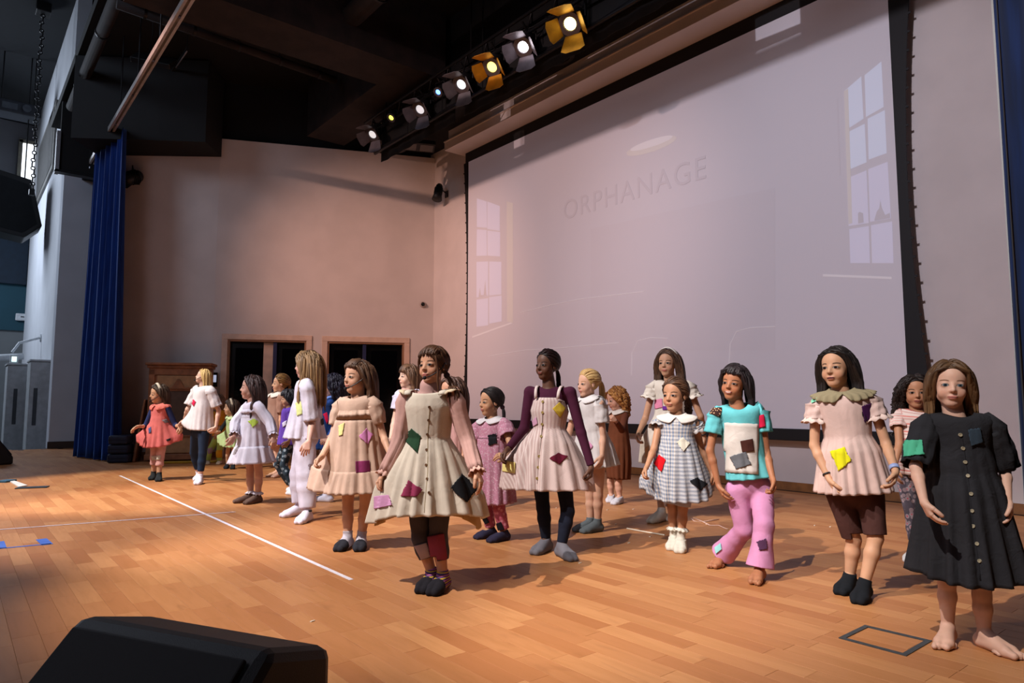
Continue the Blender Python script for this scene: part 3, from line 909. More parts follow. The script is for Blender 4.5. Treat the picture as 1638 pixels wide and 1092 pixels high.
# wall fixtures
def wall_lamp(name, label, p, n, aim, r=0.10):
    p = np.asarray(p, float)
    t_ = thing(name, label, 'lamp', p)
    c = p + n * 0.22
    d = unit(aim); a, b = frame_of(d)
    MB().tube([c - d * 0.20, c - d * 0.16, c + d * 0.02, c + d * 0.18], [r * 0.6, r * 0.85, r * 0.9, r * 1.25], 16).build('lamp_body', M_LAMPBODY, t_, smooth=True)
    for k in (-0.10, -0.06, -0.02, 0.02): MB().disc_ring(c + d * k, d, r * 0.85, r * 1.08, 0.012, 18).build('cooling_fin', M_LAMPBODY, t_)
    MB().tube([p, p + n * 0.10 + ZV * 0.06, c + ZV * r * 1.9, c + ZV * r * 0.9], 0.012, 6).build('bracket', M_METAL, t_)
    MB().obox(p + n * 0.01, np.cross(n, ZV) * 0.05, ZV * 0.07, n * 0.012).build('wall_plate', M_METAL, t_)
wallpt = lambda px, py: (lambda r: CAM + r * (((CORNER - CAM) @ WN) / (r @ WN)))(ray(px, py))
lp = (lambda r: CAM + r * (((PL - CAM) @ LN) / (r @ LN)))(ray(220, 290))
wall_lamp('wall_spotlight', 'black finned spotlight on the dark wall beside the blue curtain', lp, LN, (-0.75, -0.2, -0.45), 0.13)
wall_lamp('wall_spotlight', 'black spotlight on the wall beside the top left of the screen', np.array((XW, 11.75, 5.42)), np.array((-1.0, 0, 0)), (-0.3, -0.2, -0.9), 0.085)
p = wallpt(676, 487)
t_ = thing('security_camera', 'small white dome camera on the back wall above the doors', 'camera', p)
MB().tube([p, p + WN * 0.03, p + WN * 0.05], [0.065, 0.065, 0.05], 18).build('camera_base', plain('camera_white', '#b9aba4', 0.5), t_, smooth=True)
MB().sphere(p + WN * 0.05, 0.045, 14, 10).build('camera_dome', plain('dome_black', '#141214', 0.15), t_, smooth=True)
p = wallpt(341.5, 607)
t_ = thing('wall_tablet', 'small lit wall tablet between the wardrobe and the first door', 'tablet', p)
MB().obox(p + WN * 0.015, WD * 0.075, ZV * 0.14, WN * 0.015).build('tablet_case', plain('tablet_black', '#0a0a0c', 0.3), t_, bevel=0.006)
MB().obox(p + WN * 0.031 + ZV * 0.02, WD * 0.055, ZV * 0.07, WN * 0.001).build('tablet_screen', glow('tablet_glow', (0.2, 0.2, 0.25), (0.7, 0.75, 1.0), 0.5), t_)

# ------------------------------------------------------------------ wardrobe with carved door
WF = unit((-0.42, -0.907, 0)); WR = np.cross(WF, ZV)      # faces the camera side
c0 = fl(281, 737.0); hw = 0.46 * 12.25 / 11.25; _ws = 12.25 / 11.25
t_ = thing('wardrobe', 'carved brown wooden wardrobe standing by the curtain under the dark wall', 'wardrobe', c0)
M_WARD = plain('wardrobe_wood', '#8a5a38', 0.5, 0, 0.25, 9, 0.15)
M_WARD2 = plain('wardrobe_cream_wood', '#a58058', 0.55, 0, 0.15, 9, 0.1)
def wb(x0, x1, z0, z1, y0, y1): 
    f = lambda x, y, z: c0 + WR * x + WF * y + ZV * z * 1.03
    return MB().hexa([f(x0, y1, z0), f(x1, y1, z0), f(x1, y0, z0), f(x0, y0, z0)], [f(x0, y1, z1), f(x1, y1, z1), f(x1, y0, z1), f(x0, y0, z1)])
wb(-hw, hw, 0.10, 1.62, -0.48, 0).build('body', M_WARD, t_, bevel=0.008)
for x in (-hw + 0.05, hw - 0.05): wb(x - 0.05, x + 0.05, 0.10, 1.60, 0, 0.022).build('stile', M_WARD, t_, bevel=0.006)
wb(-hw, hw, 1.50, 1.62, 0, 0.022).build('rail', M_WARD, t_, bevel=0.006)
wb(-hw - 0.03, hw + 0.03, 1.62, 1.67, -0.5, 0.045).build('cornice', M_WARD, t_, bevel=0.012)
wb(-hw - 0.06, hw + 0.06, 1.67, 1.72, -0.5, 0.08).build('cornice_cap', M_WARD, t_, bevel=0.015)
wb(-hw - 0.02, hw + 0.02, 0.02, 0.12, -0.5, 0.03).build('plinth', M_WARD, t_, bevel=0.01)
dr = wb(-0.36, 0.36, 0.14, 1.49, 0.002, 0.028).build('door', M_WARD2, t_, bevel=0.006)
for x0, x1, z0, z1 in ((-0.27, -0.23, 0.45, 1.22), (0.23, 0.27, 0.45, 1.22), (-0.27, 0.27, 1.22, 1.26), (-0.27, 0.27, 0.41, 0.45)):
    wb(x0, x1, z0, z1, 0.028, 0.045).build('moulding', M_WARD, dr, bevel=0.006)
wb(-0.23, 0.23, 0.45, 1.22, 0.028, 0.033).build('painted_panel', plain('painted_panel', '#4a3a30', 0.5, 0, 0.3, 5), dr)
crest = []
f = lambda x, z: c0 + WR * x + WF * 0.034 + ZV * z * 1.03
crest = [f(x, 1.26 + 0.15 * math.exp(-(x / 0.10) ** 2) + 0.025 * math.cos(x * 34)) for x in np.linspace(-0.24, 0.24, 25)] + [f(0.24, 1.26), f(-0.24, 1.26)]
MB().prism(crest, WF * 0.03).build('carved_crest', M_WARD, dr)
MB().sphere(c0 + WR * 0.31 + WF * 0.045 + ZV * 0.84, 0.02, 10, 8).build('knob', plain('brass', '#8a6a2a', 0.35, 0.8), dr, smooth=True)
# leaning board and folded mats
p = fl(196, 742) 
t_ = thing('leaning_board', 'brown wooden board leaning against the left side of the wardrobe', 'board', c0 - WR * 0.0 + WR * 0.70)
MB().hexa([c0 + WR * 0.66 + WF * 0.05, c0 + WR * 0.70 + WF * 0.05, c0 + WR * 0.70 - WF * 0.35, c0 + WR * 0.66 - WF * 0.35], [c0 + WR * 0.535 + WF * 0.02 + ZV * 1.1, c0 + WR * 0.565 + WF * 0.02 + ZV * 1.1, c0 + WR * 0.565 - WF * 0.35 + ZV * 1.1, c0 + WR * 0.535 - WF * 0.35 + ZV * 1.1]).build('board_panel', M_WARD, t_, bevel=0.004)
M_MAT = plain('navy_mat', '#0d1630', 0.7, 0, 0.2, 6, 0.1)
for k in range(3):
    cc = c0 + WR * 0.88 + WF * (0.05 + 0.02 * k) + ZV * (0.08 + 0.16 * k)
    tm = thing('folded_mat', 'dark navy folded mat left of the wardrobe, %s of three in the stack' % ('bottom', 'middle', 'top')[k], 'mat', cc - ZV * 0.08, 'folded mats by the wardrobe')
    MB().obox(cc, WR * (0.17 - 0.01 * k), WF * 0.20, ZV * 0.076).build('mat_body', M_MAT, tm, bevel=0.03)
    MB().obox(cc + WF * 0.2, WR * 0.15, WF * 0.004, ZV * 0.006).build('mat_seam', plain('navy_seam', '#070c1c', 0.8), tm)
a, b = fl(262, 741.5), fl(352, 739.5)
setp(MB().obox((a + b) / 2 + ZV * 0.02, (b - a) / 2, unit(np.cross(ZV, b - a)) * 0.03, ZV * 0.02).build('cable_cover', plain('yellow_rubber', '#b08a12', 0.6), bevel=0.012), 'low yellow cable cover on the floor in front of the wardrobe', 'cable cover')

# ------------------------------------------------------------------ auditorium things
def hang_box(name, label, cat, c, hx, hy, hz, mat, up_to=11.2):
    c = np.asarray(c, float)
    t_ = thing(name, label, cat, c - ZV * hz)
    MB().obox(c, (hx, 0, 0), (0, hy, 0), (0, 0, hz)).build('housing', mat, t_, bevel=0.03)
    for s in (-1, 1): MB().cyl(c + (s * hx * 0.7, 0, hz), (c[0] + s * hx * 0.7, c[1], up_to), 0.02, n=6).build('hanging_rod', M_METAL, t_)
    return t_
c = atY(28, 178, 24.0)
t_ = hang_box('ceiling_projector', 'dark projector hanging from the auditorium ceiling above the high window', 'projector', c, 0.55, 0.35, 0.18, plain('projector_grey', '#2c3038', 0.5))
MB().cyl(c + (0.2, -0.36, 0), (c[0] + 0.2, c[1] - 0.42, c[2]), 0.11, n=16).build('lens', plain('lens_grey', '#5a6068', 0.2), t_)
MB().obox(c + (-0.2, -0.355, 0), (0.18, 0, 0), (0, 0.004, 0), (0, 0, 0.09)).build('grille', plain('lens_grey', '#5a6068', 0.2), t_)
c = atY(16, 330, 24.0)
t_ = thing('hanging_loudspeaker', 'large black wedge loudspeaker hanging beyond the stage under the window', 'loudspeaker', c - ZV * 0.9)
MB().prism([c + (-0.9, -0.5, -0.75), c + (0.35, -0.5, -0.95), c + (0.75, -0.5, -0.55), c + (0.45, -0.5, 0.75), c + (-0.9, -0.5, 1.0)], (0, 1.0, 0)).build('cabinet', plain('speaker_black', '#0e1216', 0.6), t_, bevel=0.03)
MB().prism([c + (-0.8, -0.52, -0.65), c + (0.3, -0.52, -0.82), c + (0.62, -0.52, -0.5), c + (0.36, -0.52, 0.6), c + (-0.8, -0.52, 0.85)], (0, 0.02, 0)).build('grille', plain('speaker_grille', '#14181c', 0.9), t_)
for x in (-0.6, 0.3): MB().cyl(c + (x, 0, 0.7), (c[0] + x, c[1], 11.2), 0.02, n=6).build('chain', M_METAL, t_)
a = atY(30, 305, 29.4); b = atY(62, 455, 29.4)
t_ = thing('wall_banner', 'dark navy panel on the far auditorium wall under the window', 'panel', ((a[0] + b[0]) / 2, 29.85, b[2]))
MB().box((a[0] - 0.5, 29.8, b[2]), (1.88, 29.88, a[2])).build('panel_face', plain('navy_panel', '#0f2233', 0.8), t_, bevel=0.01)
MB().box((a[0] - 0.5, 29.78, a[2] - 0.05), (1.88, 29.89, a[2])).build('panel_edge', M_METAL, t_)
c = atY(55, 240, 20.5)
t_ = thing('hoist_chain', 'black hoist chain hanging in front of the bright high window', 'chain', (c[0], 20.5, 6.3))
for k in range(46):
    z = 6.4 + 0.1 * k
    ang = k * 1.57
    MB().disc_ring((c[0] + 0.015 * math.sin(k * 0.7), 20.5, z), (math.cos(ang), math.sin(ang), 0), 0.03, 0.055, 0.03, 10).build('link', M_METAL, t_)
MB().box((c[0] - 0.06, 20.43, 6.2), (c[0] + 0.06, 20.57, 6.36)).build('hook_block', M_METAL, t_, bevel=0.02)
MB().box((c[0] - 0.16, 20.3, 10.95), (c[0] + 0.16, 20.7, 11.2)).build('hoist_motor', M_METAL, t_, bevel=0.02)
c = atY(36, 507, 29.8)
t_ = thing('access_point', 'white wireless access point on the teal auditorium wall', 'router', (c[0], 29.9, c[2]))
MB().obox((c[0], 29.86, c[2]), (0.20, 0, 0), (0, 0.04, 0), (0, 0, 0.13)).build('case', plain('white_plastic', '#c9ced2', 0.5), t_, bevel=0.03)
MB().obox((c[0], 29.815, c[2] + 0.01), (0.05, 0, 0), (0, 0.004, 0), (0, 0, 0.015)).build('mark', M_METAL, t_)
MB().cyl((c[0] + 0.12, 29.86, c[2] - 0.3), (c[0] + 0.12, 29.86, c[2] - 0.12), 0.012, n=6).build('cable', M_METAL, t_)
c = atX(66, 540, 1.9)
t_ = thing('bracket_camera', 'pale camera on a bracket arm on the white side wall', 'camera', c)
MB().cyl(c, c + (-0.03, 0, 0), 0.12, n=14).build('base', plain('white_plastic', '#c9ced2', 0.5), t_)
MB().tube([c + (-0.03, 0, 0), c + (-0.5, -0.05, -0.18), c + (-0.65, -0.1, -0.45)], 0.035, 8).build('arm', plain('white_plastic', '#c9ced2', 0.5), t_)
MB().tube([c + (-0.4, -0.1, -0.55), c + (-0.95, -0.2, -0.62)], [0.09, 0.09], 12).build('camera_body', plain('white_plastic', '#c9ced2', 0.5), t_)
# pale lockers / casings at the foot of the side wall
for k, (px0, y_, w_, h_) in enumerate(((1.62, 20.3, 0.30, 2.05), (1.30, 21.6, 0.42, 2.0))):
    t_ = thing('wall_casing', ('tall pale casing beside the pillar at the stage edge', 'tall grey casing with a slot left of the pale casing')[k], 'cabinet', (px0, y_, -0.9))
    MB().box((px0 - w_ / 2, y_, -0.9), (1.9, y_ + 0.9, h_)).build('casing', plain('casing_grey', '#a9aeb2', 0.6), t_, bevel=0.02)
    MB().box((px0 - 0.06, y_ - 0.012, 0.5), (px0 + 0.02, y_, 1.4)).build('slot', plain('casing_slot', '#3a4046', 0.6), t_)
    MB().box((px0 - w_ / 2 - 0.02, y_ - 0.03, h_), (1.9, y_ + 0.93, h_ + 0.05)).build('cap', plain('casing_grey', '#a9aeb2', 0.6), t_, bevel=0.01)
c = np.array((1.22, 21.8, 2.05))
t_ = thing('lit_switch', 'small glowing white switch box on top of the grey casing', 'switch', c)
MB().box(c + (-0.09, 0, 0), c + (0.09, 0.12, 0.22)).build('case', plain('white_plastic', '#c9ced2', 0.5), t_, bevel=0.01)
MB().box(c + (-0.05, -0.01, 0.05), c + (0.05, 0, 0.18)).build('light', glow('switch_glow', (0.5, 0.6, 0.6), (0.7, 1.0, 0.95), 1.6), t_)
# dark panel hung at the proscenium
t_ = thing('proscenium_panel', 'tall black panel hanging above the pillar beside the curtain top', 'panel', (1.95, 17.3, 6.0))
MB().box((1.53, 17.3, 6.05), (2.5, 17.4, 7.6)).build('panel_face', plain('black_panel', '#09090b', 0.9), t_)
MB().box((1.46, 17.25, 5.98), (1.53, 17.45, 6.9)).build('panel_edge', plain('panel_trim', '#77777c', 0.5), t_)
MB().box((1.46, 17.25, 6.0), (2.5, 17.45, 6.05)).build('panel_rail', M_METAL, t_)

# ------------------------------------------------------------------ loudspeaker wedges
M_CAB = plain('cabinet_black', '#0a0b0d', 0.62, 0, 0.2, 30, 0.25)
M_GRILLE = plain('grille_black', '#07080a', 0.8, 0, 0.2, 60, 0.3)
def wedge(label, c, along, face, w, h, d):
    """stage monitor: sloping grille towards `face`"""
    c = np.asarray(c, float); u = unit(along); v = unit(face)
    prof = [(-d / 2, 0), (d / 2, 0), (d / 2, h * 0.22), (-d * 0.12, h), (-d / 2, h * 0.86)]
    t_ = thing('monitor_wedge', label, 'loudspeaker', c)
    P3 = lambda s, q: c + u * s + v * q[0] + ZV * q[1]
    MB().prism([P3(-w / 2, q) for q in prof], u * w).build('cabinet', M_CAB, t_, bevel=0.03)
    a, b = np.array(prof[2]), np.array(prof[3])
    n_ = unit(np.array((b[1] - a[1], -(b[0] - a[0])))); n_ = n_ if n_[0] > 0 else -n_
    q = [a + (b - a) * 0.07 + n_ * 0.004, a + (b - a) * 0.93 + n_ * 0.004]
    pts = [P3(-w / 2 + 0.04, q[0]), P3(w / 2 - 0.04, q[0]), P3(w / 2 - 0.04, q[1]), P3(-w / 2 + 0.04, q[1])]
    MB().prism(pts, (v * n_[0] + ZV * n_[1]) * 0.014).build('grille', M_GRILLE, t_, bevel=0.005)
    for s in (-1, 1):
        cc = P3(s * (w / 2 + 0.004), (-d * 0.12, h * 0.5))
        MB().obox(cc, v * 0.07, ZV * 0.02, u * 0.006).build('handle', M_METAL, t_, bevel=0.004)
        for s2 in (-0.38, 0.38): MB().cyl(P3(s * w * 0.4, (d * s2, -0.0)), P3(s * w * 0.4, (d * s2, 0.012)), 0.02, n=10).build('rubber_foot', M_METAL, t_)
    return t_
rg0, rg1 = fl(128, 984, 0.47), fl(428, 1038, 0.47)
u_ = unit(rg1 - rg0); v_ = np.array((u_[1], -u_[0], 0))
if v_ @ (CAM - rg0) < 0: v_ = -v_
w_ = np.linalg.norm(rg1 - rg0) + 0.02
cen = (rg0 + rg1) / 2; cen[2] = 0
wedge('large black monitor wedge close by at the bottom of the view', cen + v_ * 0.12 * 0.62, u_, v_, w_, 0.47, 0.62)
g0 = fl(-12, 744)
wedge('small black monitor wedge standing on the far side of the stage front', g0 + (-0.08, 0.2, 0), unit((0.35, -0.94, 0)), (0.94, 0.35, 0), 0.62, 0.56, 0.55)

# ------------------------------------------------------------------ tape and scraps on the floor
def strip(name, label, a, b, w, col, cat='tape', h=0.0012, z=0.0):
    a, b = np.asarray(a, float), np.asarray(b, float)
    d = unit(b - a); n_ = np.cross(d, ZV)
    m = 24
    rs = np.random.RandomState(int(abs(a[0] * 100)))
    vs_, fs = [], []
    for k in range(m + 1):
        p = a + (b - a) * k / m + n_ * 0.0015 * (rs.rand() - 0.5)
        for s, zz in ((-1, 0), (1, 0), (1, 1), (-1, 1)): vs_.append(p + n_ * s * w / 2 + ZV * (z + h * zz))
    for k in range(m):
        for e in range(4): fs.append((4 * k + e, 4 * k + (e + 1) % 4, 4 * k + 4 + (e + 1) % 4, 4 * k + 4 + e))
    fs += [(3, 2, 1, 0), (4 * m, 4 * m + 1, 4 * m + 2, 4 * m + 3)]
    ctr = (a + b) / 2
    o_ = link_mesh(name, vs_, fs, plain('tape_' + col.lstrip('#'), col, 0.6, 0, 0.08, 20, 0.05), smooth=False, origin=(ctr[0], ctr[1], z))
    return setp(o_, label, cat)
strip('floor_tape', 'long white tape line running along the stage floor', fl(192, 760.5), fl(562, 927), 0.028, '#d6d0d8')
strip('floor_tape', 'white tape line crossing the long line towards the stage front', fl(-40, 850), fl(377, 818.6), 0.022, '#cfc8d0', z=0.0014)
t_ = thing('blue_tape_mark', 'blue tape mark on the floor at the left edge of the view', 'tape', fl(40, 872))
for a, b, w in ((fl(-20, 879), fl(82, 869.5), 0.03), (fl(0, 866), fl(4, 877), 0.05), (fl(66, 862), fl(76, 871), 0.07)):
    d = unit(b - a); n_ = np.cross(d, ZV)
    MB().obox((a + b) / 2 + ZV * 0.001, (b - a) / 2, n_ * w / 2, ZV * 0.001).build('tape_strip', plain('blue_tape', '#3a62b5', 0.6), t_)
t_ = thing('tape_bundle', 'dark tape strip with a white flap and blue end on the far left floor', 'tape', fl(45, 778))
a, b = fl(26, 781), fl(77, 779)
d = unit(b - a); n_ = np.cross(d, ZV)
MB().obox((a + b) / 2 + ZV * 0.006, (b - a) / 2, n_ * 0.075, ZV * 0.006).build('dark_strip', plain('dark_tape', '#1c2a3a', 0.5), t_, bevel=0.003)
MB().hexa([fl(14, 769.5), fl(18, 768), fl(44, 777), fl(30, 779.5)], [q + ZV * 0.012 for q in (fl(14, 769.5), fl(18, 768), fl(44, 777), fl(30, 779.5))]).build('white_flap', plain('paper_white', '#d0d0d4', 0.8), t_)
MB().obox(fl(10, 769, 0.012), RT * 0.07, FH * 0.10, ZV * 0.012).build('blue_end', plain('blue_tape2', '#2a5a7a', 0.6), t_, bevel=0.004)
# square tape frame over the floor hatch
hq = [fl(*p) for p in ((1341.3, 1020.6), (1383.5, 1000.2), (1491.3, 1025.4), (1450, 1049.7))]
t_ = thing('floor_hatch', 'square floor hatch edged with dark grey tape beside the barefoot person in black', 'hatch', sum(hq) / 4)
M_HATCH = plain('hatch_tape', '#3d4347', 0.55, 0.2, 0.2, 40, 0.2)
ctr = sum(hq) / 4
for i in range(4):
    a, b = hq[i], hq[(i + 1) % 4]
    a2, b2 = a + (ctr - a) * 0.16, b + (ctr - b) * 0.16
    MB().hexa([a, b, b2, a2], [q + ZV * 0.004 for q in (a, b, b2, a2)]).build('hatch_edge', M_HATCH, t_)
setp(MB().tube([fl(1003, 845, 0.006), fl(1030, 850, 0.006), fl(1063, 855.5, 0.006)], 0.006, 6).build('white_stick', plain('pale_plastic', '#d6cdbc', 0.6)), 'thin white stick lying on the floor left of the gingham dress', 'stick')
pth = [(1150, 830), (1125, 834), (1110, 833), (1106, 829), (1111, 828), (1124, 834), (1136, 840), (1150, 840), (1156, 843), (1164, 846)]
setp(MB().tube([fl(x, y, 0.006) for x, y in pth], 0.006, 6, flat=0.6).build('ribbon', plain('pink_ribbon', '#dcb8a8', 0.7), smooth=True), 'pale pink ribbon curled on the floor beside the turquoise tee', 'ribbon')
rs = np.random.RandomState(5)
cb = MB()
for k, (x, y) in enumerate(((985, 838), (1013, 814), (1040, 858), (972, 815), (1303, 840), (1328, 842), (928, 900), (500, 993), (1070, 815), (955, 850), (1130, 838), (620, 745), (300, 748), (890, 812), (1006, 868), (1218, 830))):
    p = fl(x, y, 0.002)
    cb.obox(p, (0.008 + 0.006 * rs.rand(), 0.003, 0), (-0.002, 0.004, 0), (0, 0, 0.002))
o_ = cb.build('confetti_scraps', plain('scrap_white', '#d8cdbc', 0.8))
o_['kind'] = 'stuff'
setp(o_, 'tiny white paper scraps scattered over the stage floor', 'scraps')
# ------------------------------------------------------------------ organic surfaces: a distance field meshed at its zero level
def cone(a, b, ra, rb=None, k=0.012):
    return ('cone', np.asarray(a, float), np.asarray(b, float), float(ra), float(ra if rb is None else rb), k)
def ell(c, axes, r, k=0.012, sub=False):
    return ('ell', np.asarray(c, float), np.asarray(axes, float), np.asarray(r, float), k, sub)
def cut(p, n, rad):
    """removes what lies on the +n side of p within rad of p"""
    return ('cut', np.asarray(p, float), unit(n), float(rad))
def inflate(prims, e, k=None):
    out = []
    for p in prims:
        if p[0] == 'cone': out.append(('cone', p[1], p[2], p[3] + e, p[4] + e, p[5] if k is None else k))
        elif p[0] == 'ell' and not p[5]: out.append(('ell', p[1], p[2], p[3] + e, p[4] if k is None else k, False))
    return out
def mesh_field(prims, vox, fold=None):
    los, his = [], []
    for p in prims:
        if p[0] == 'cone':
            r = max(p[3], p[4])
            los.append(np.minimum(p[1], p[2]) - r); his.append(np.maximum(p[1], p[2]) + r)
        elif p[0] == 'ell' and not p[5]:
            e = np.sqrt(((p[2] * p[3][:, None]) ** 2).sum(0))
            los.append(p[1] - e); his.append(p[1] + e)
    lo = np.min(los, 0) - 4 * vox
    hi = np.max(his, 0) + 4 * vox
    n = np.ceil((hi - lo) / vox).astype(int) + 1
    BIG = 0.06
    D = np.full(tuple(n), BIG, np.float32)
    ax = [lo[i] + vox * np.arange(n[i]) for i in range(3)]
    for p in prims:
        if p[0] == 'cone':
            mg = 0.03 + p[5]
            a, b2 = np.minimum(p[1], p[2]) - max(p[3], p[4]) - mg, np.maximum(p[1], p[2]) + max(p[3], p[4]) + mg
        elif p[0] == 'ell':
            e = np.sqrt(((p[2] * p[3][:, None]) ** 2).sum(0)) + 0.03 + p[4]
            a, b2 = p[1] - e, p[1] + e
        else:
            a, b2 = p[1] - p[3], p[1] + p[3]
        i0 = np.clip(np.floor((a - lo) / vox).astype(int), 0, n)
        i1 = np.clip(np.ceil((b2 - lo) / vox).astype(int) + 1, 0, n)
        if (i1 <= i0).any(): continue
        sl = tuple(slice(i0[q], i1[q]) for q in range(3))
        gx = ax[0][sl[0]].astype(np.float32)[:, None, None] - np.float32(p[1][0])
        gy = ax[1][sl[1]].astype(np.float32)[None, :, None] - np.float32(p[1][1])
        gz = ax[2][sl[2]].astype(np.float32)[None, None, :] - np.float32(p[1][2])
        if p[0] == 'cone':
            ba = (p[2] - p[1]).astype(np.float32)
            bb = float(ba @ ba) + 1e-12
            h = np.clip((gx * ba[0] + gy * ba[1] + gz * ba[2]) / np.float32(bb), 0, 1)
            d = np.sqrt((gx - ba[0] * h) ** 2 + (gy - ba[1] * h) ** 2 + (gz - ba[2] * h) ** 2) - (np.float32(p[3]) + np.float32(p[4] - p[3]) * h)
            k, sub = p[5], False
        elif p[0] == 'ell':
            A = p[2].astype(np.float32); r = p[3].astype(np.float32)
            q = [(gx * A[i, 0] + gy * A[i, 1] + gz * A[i, 2]) for i in range(3)]
            k0 = np.sqrt((q[0] / r[0]) ** 2 + (q[1] / r[1]) ** 2 + (q[2] / r[2]) ** 2)
            k1 = np.sqrt((q[0] / r[0] ** 2) ** 2 + (q[1] / r[1] ** 2) ** 2 + (q[2] / r[2] ** 2) ** 2) + 1e-6
            d = np.where(k0 < 1e-3, -r.min(), k0 * (k0 - 1) / k1)
            k, sub = p[4], p[5]
        else:
            d = gx * np.float32(p[2][0]) + gy * np.float32(p[2][1]) + gz * np.float32(p[2][2])
            ball = (gx ** 2 + gy ** 2 + gz ** 2) < p[3] ** 2
            D[sl] = np.where(ball, np.maximum(D[sl], d), D[sl])
            continue
        cur = D[sl]
        if sub:
            h = np.maximum(k - np.abs(cur + d), 0) / max(k, 1e-6)
            D[sl] = np.maximum(cur, -d) + h * h * k * 0.25
        else:
            h = np.maximum(k - np.abs(cur - d), 0) / max(k, 1e-6)
            D[sl] = np.minimum(cur, d) - h * h * k * 0.25
    g = openvdb.FloatGrid(BIG)
    g.copyFromArray(D)
    v, q = g.convertToQuads(0.0)
    v = np.asarray(v, float)
    q = np.asarray(q, np.int64)
    if len(q):
        p0, p1, p2, p3 = (v[q[:, i]] for i in range(4))
        vol = np.einsum('ij,ij->i', p0, np.cross(p1, p2)).sum() + np.einsum('ij,ij->i', p0, np.cross(p2, p3)).sum()
        if vol < 0: q = q[:, ::-1]
    v = v * vox + lo
    if fold is not None: v = fold(v)
    return v, np.ascontiguousarray(q)

def reach(px, py, c, L, near):
    """point on the pixel's line of sight at distance L from joint c (nearest point if out of reach)"""
    r = unit(ray(px, py)); w = CAM - c
    bq = w @ r; cq = w @ w - L * L
    disc = bq * bq - cq
    if disc < 0: return CAM + r * (-bq)
    t = -bq - math.sqrt(disc) if near else -bq + math.sqrt(disc)
    return CAM + r * t

CROPS = dict(A=(200, 560, 4.55), B=(340, 540, 3.523), C=(470, 540, 3.035), D=(570, 530, 2.4827), E=(740, 540, 2.952), F=(990, 540, 2.663), G=(1250, 540, 2.059), N=(0, 0, 1.0))

def hand_mesh(mb, w, d, pc, H, prims, curl=0.5, spread=0.10, fwd=None, pinch=False):
    """palm goes into the body field, fingers and thumb are tubes rooted in the palm"""
    L = 0.104 * H
    d = unit(d)
    s = np.asarray(fwd, float)
    s = unit(s - d * (s @ d))
    n = np.cross(d, s)
    if n @ (pc - w) < 0: n = -n
    wd = 0.27 * L
    kn = []
    for i in range(4):
        o = (1.5 - i) / 3.0
        k = w + d * L * (0.47 - 0.03 * abs(o - 0.16) * 3) + s * wd * o * 1.15
        kn.append(k)
        prims.append(cone(w + d * 0.006 + s * wd * o * 0.5, k, 0.0105 * H, 0.0072 * H, 0.008))
    for i in range(4):
        o = (1.5 - i) / 3.0
        ln = L * (0.44, 0.49, 0.45, 0.36)[i]
        fd = unit(d + s * o * spread * 2)
        pts = [kn[i] - fd * 0.012, kn[i]]
        ang = 0.15
        cc = curl * (1 + 0.15 * i)
        if pinch and i == 0: cc = curl * 0.8
        for j, fr in enumerate((0.42, 0.32, 0.26)):
            ang += cc * (0.8, 1.0, 0.8)[j]
            pts.append(pts[-1] + (fd * math.cos(ang) + n * math.sin(ang)) * ln * fr)
        r = 0.0058 * H * (0.95, 1, 0.95, 0.82)[i]
        e = unit(pts[-1] - pts[-2])
        pts.append(pts[-1] + e * r * 0.6)
        mb.tube(pts, [r * 1.1, r * 1.08, r, r * 0.92, r * 0.8, r * 0.35], 7)
    t0 = w + d * L * 0.12 + s * wd * 0.42
    td = unit(d * 0.72 + s * 0.62 + n * 0.35)
    t1 = t0 + td * L * 0.24
    t2 = t1 + unit(d * 0.9 + s * 0.22 + n * (0.35 + 0.3 * curl)) * L * 0.17
    t3 = t2 + unit(d * 0.95 + n * (0.4 + 0.4 * curl)) * L * 0.14
    r = 0.0072 * H
    prims.append(cone(t0, t1, 0.0105 * H, 0.0085 * H, 0.008))
    mb.tube([t0, t1, t2, t3, t3 + unit(t3 - t2) * r * 0.6], [r * 1.15, r * 1.1, r, r * 0.85, r * 0.35], 7)
    return kn

CR_C, CR_R = np.array((0, -0.07, 0.62)), np.array((0.328, 0.412, 0.385))

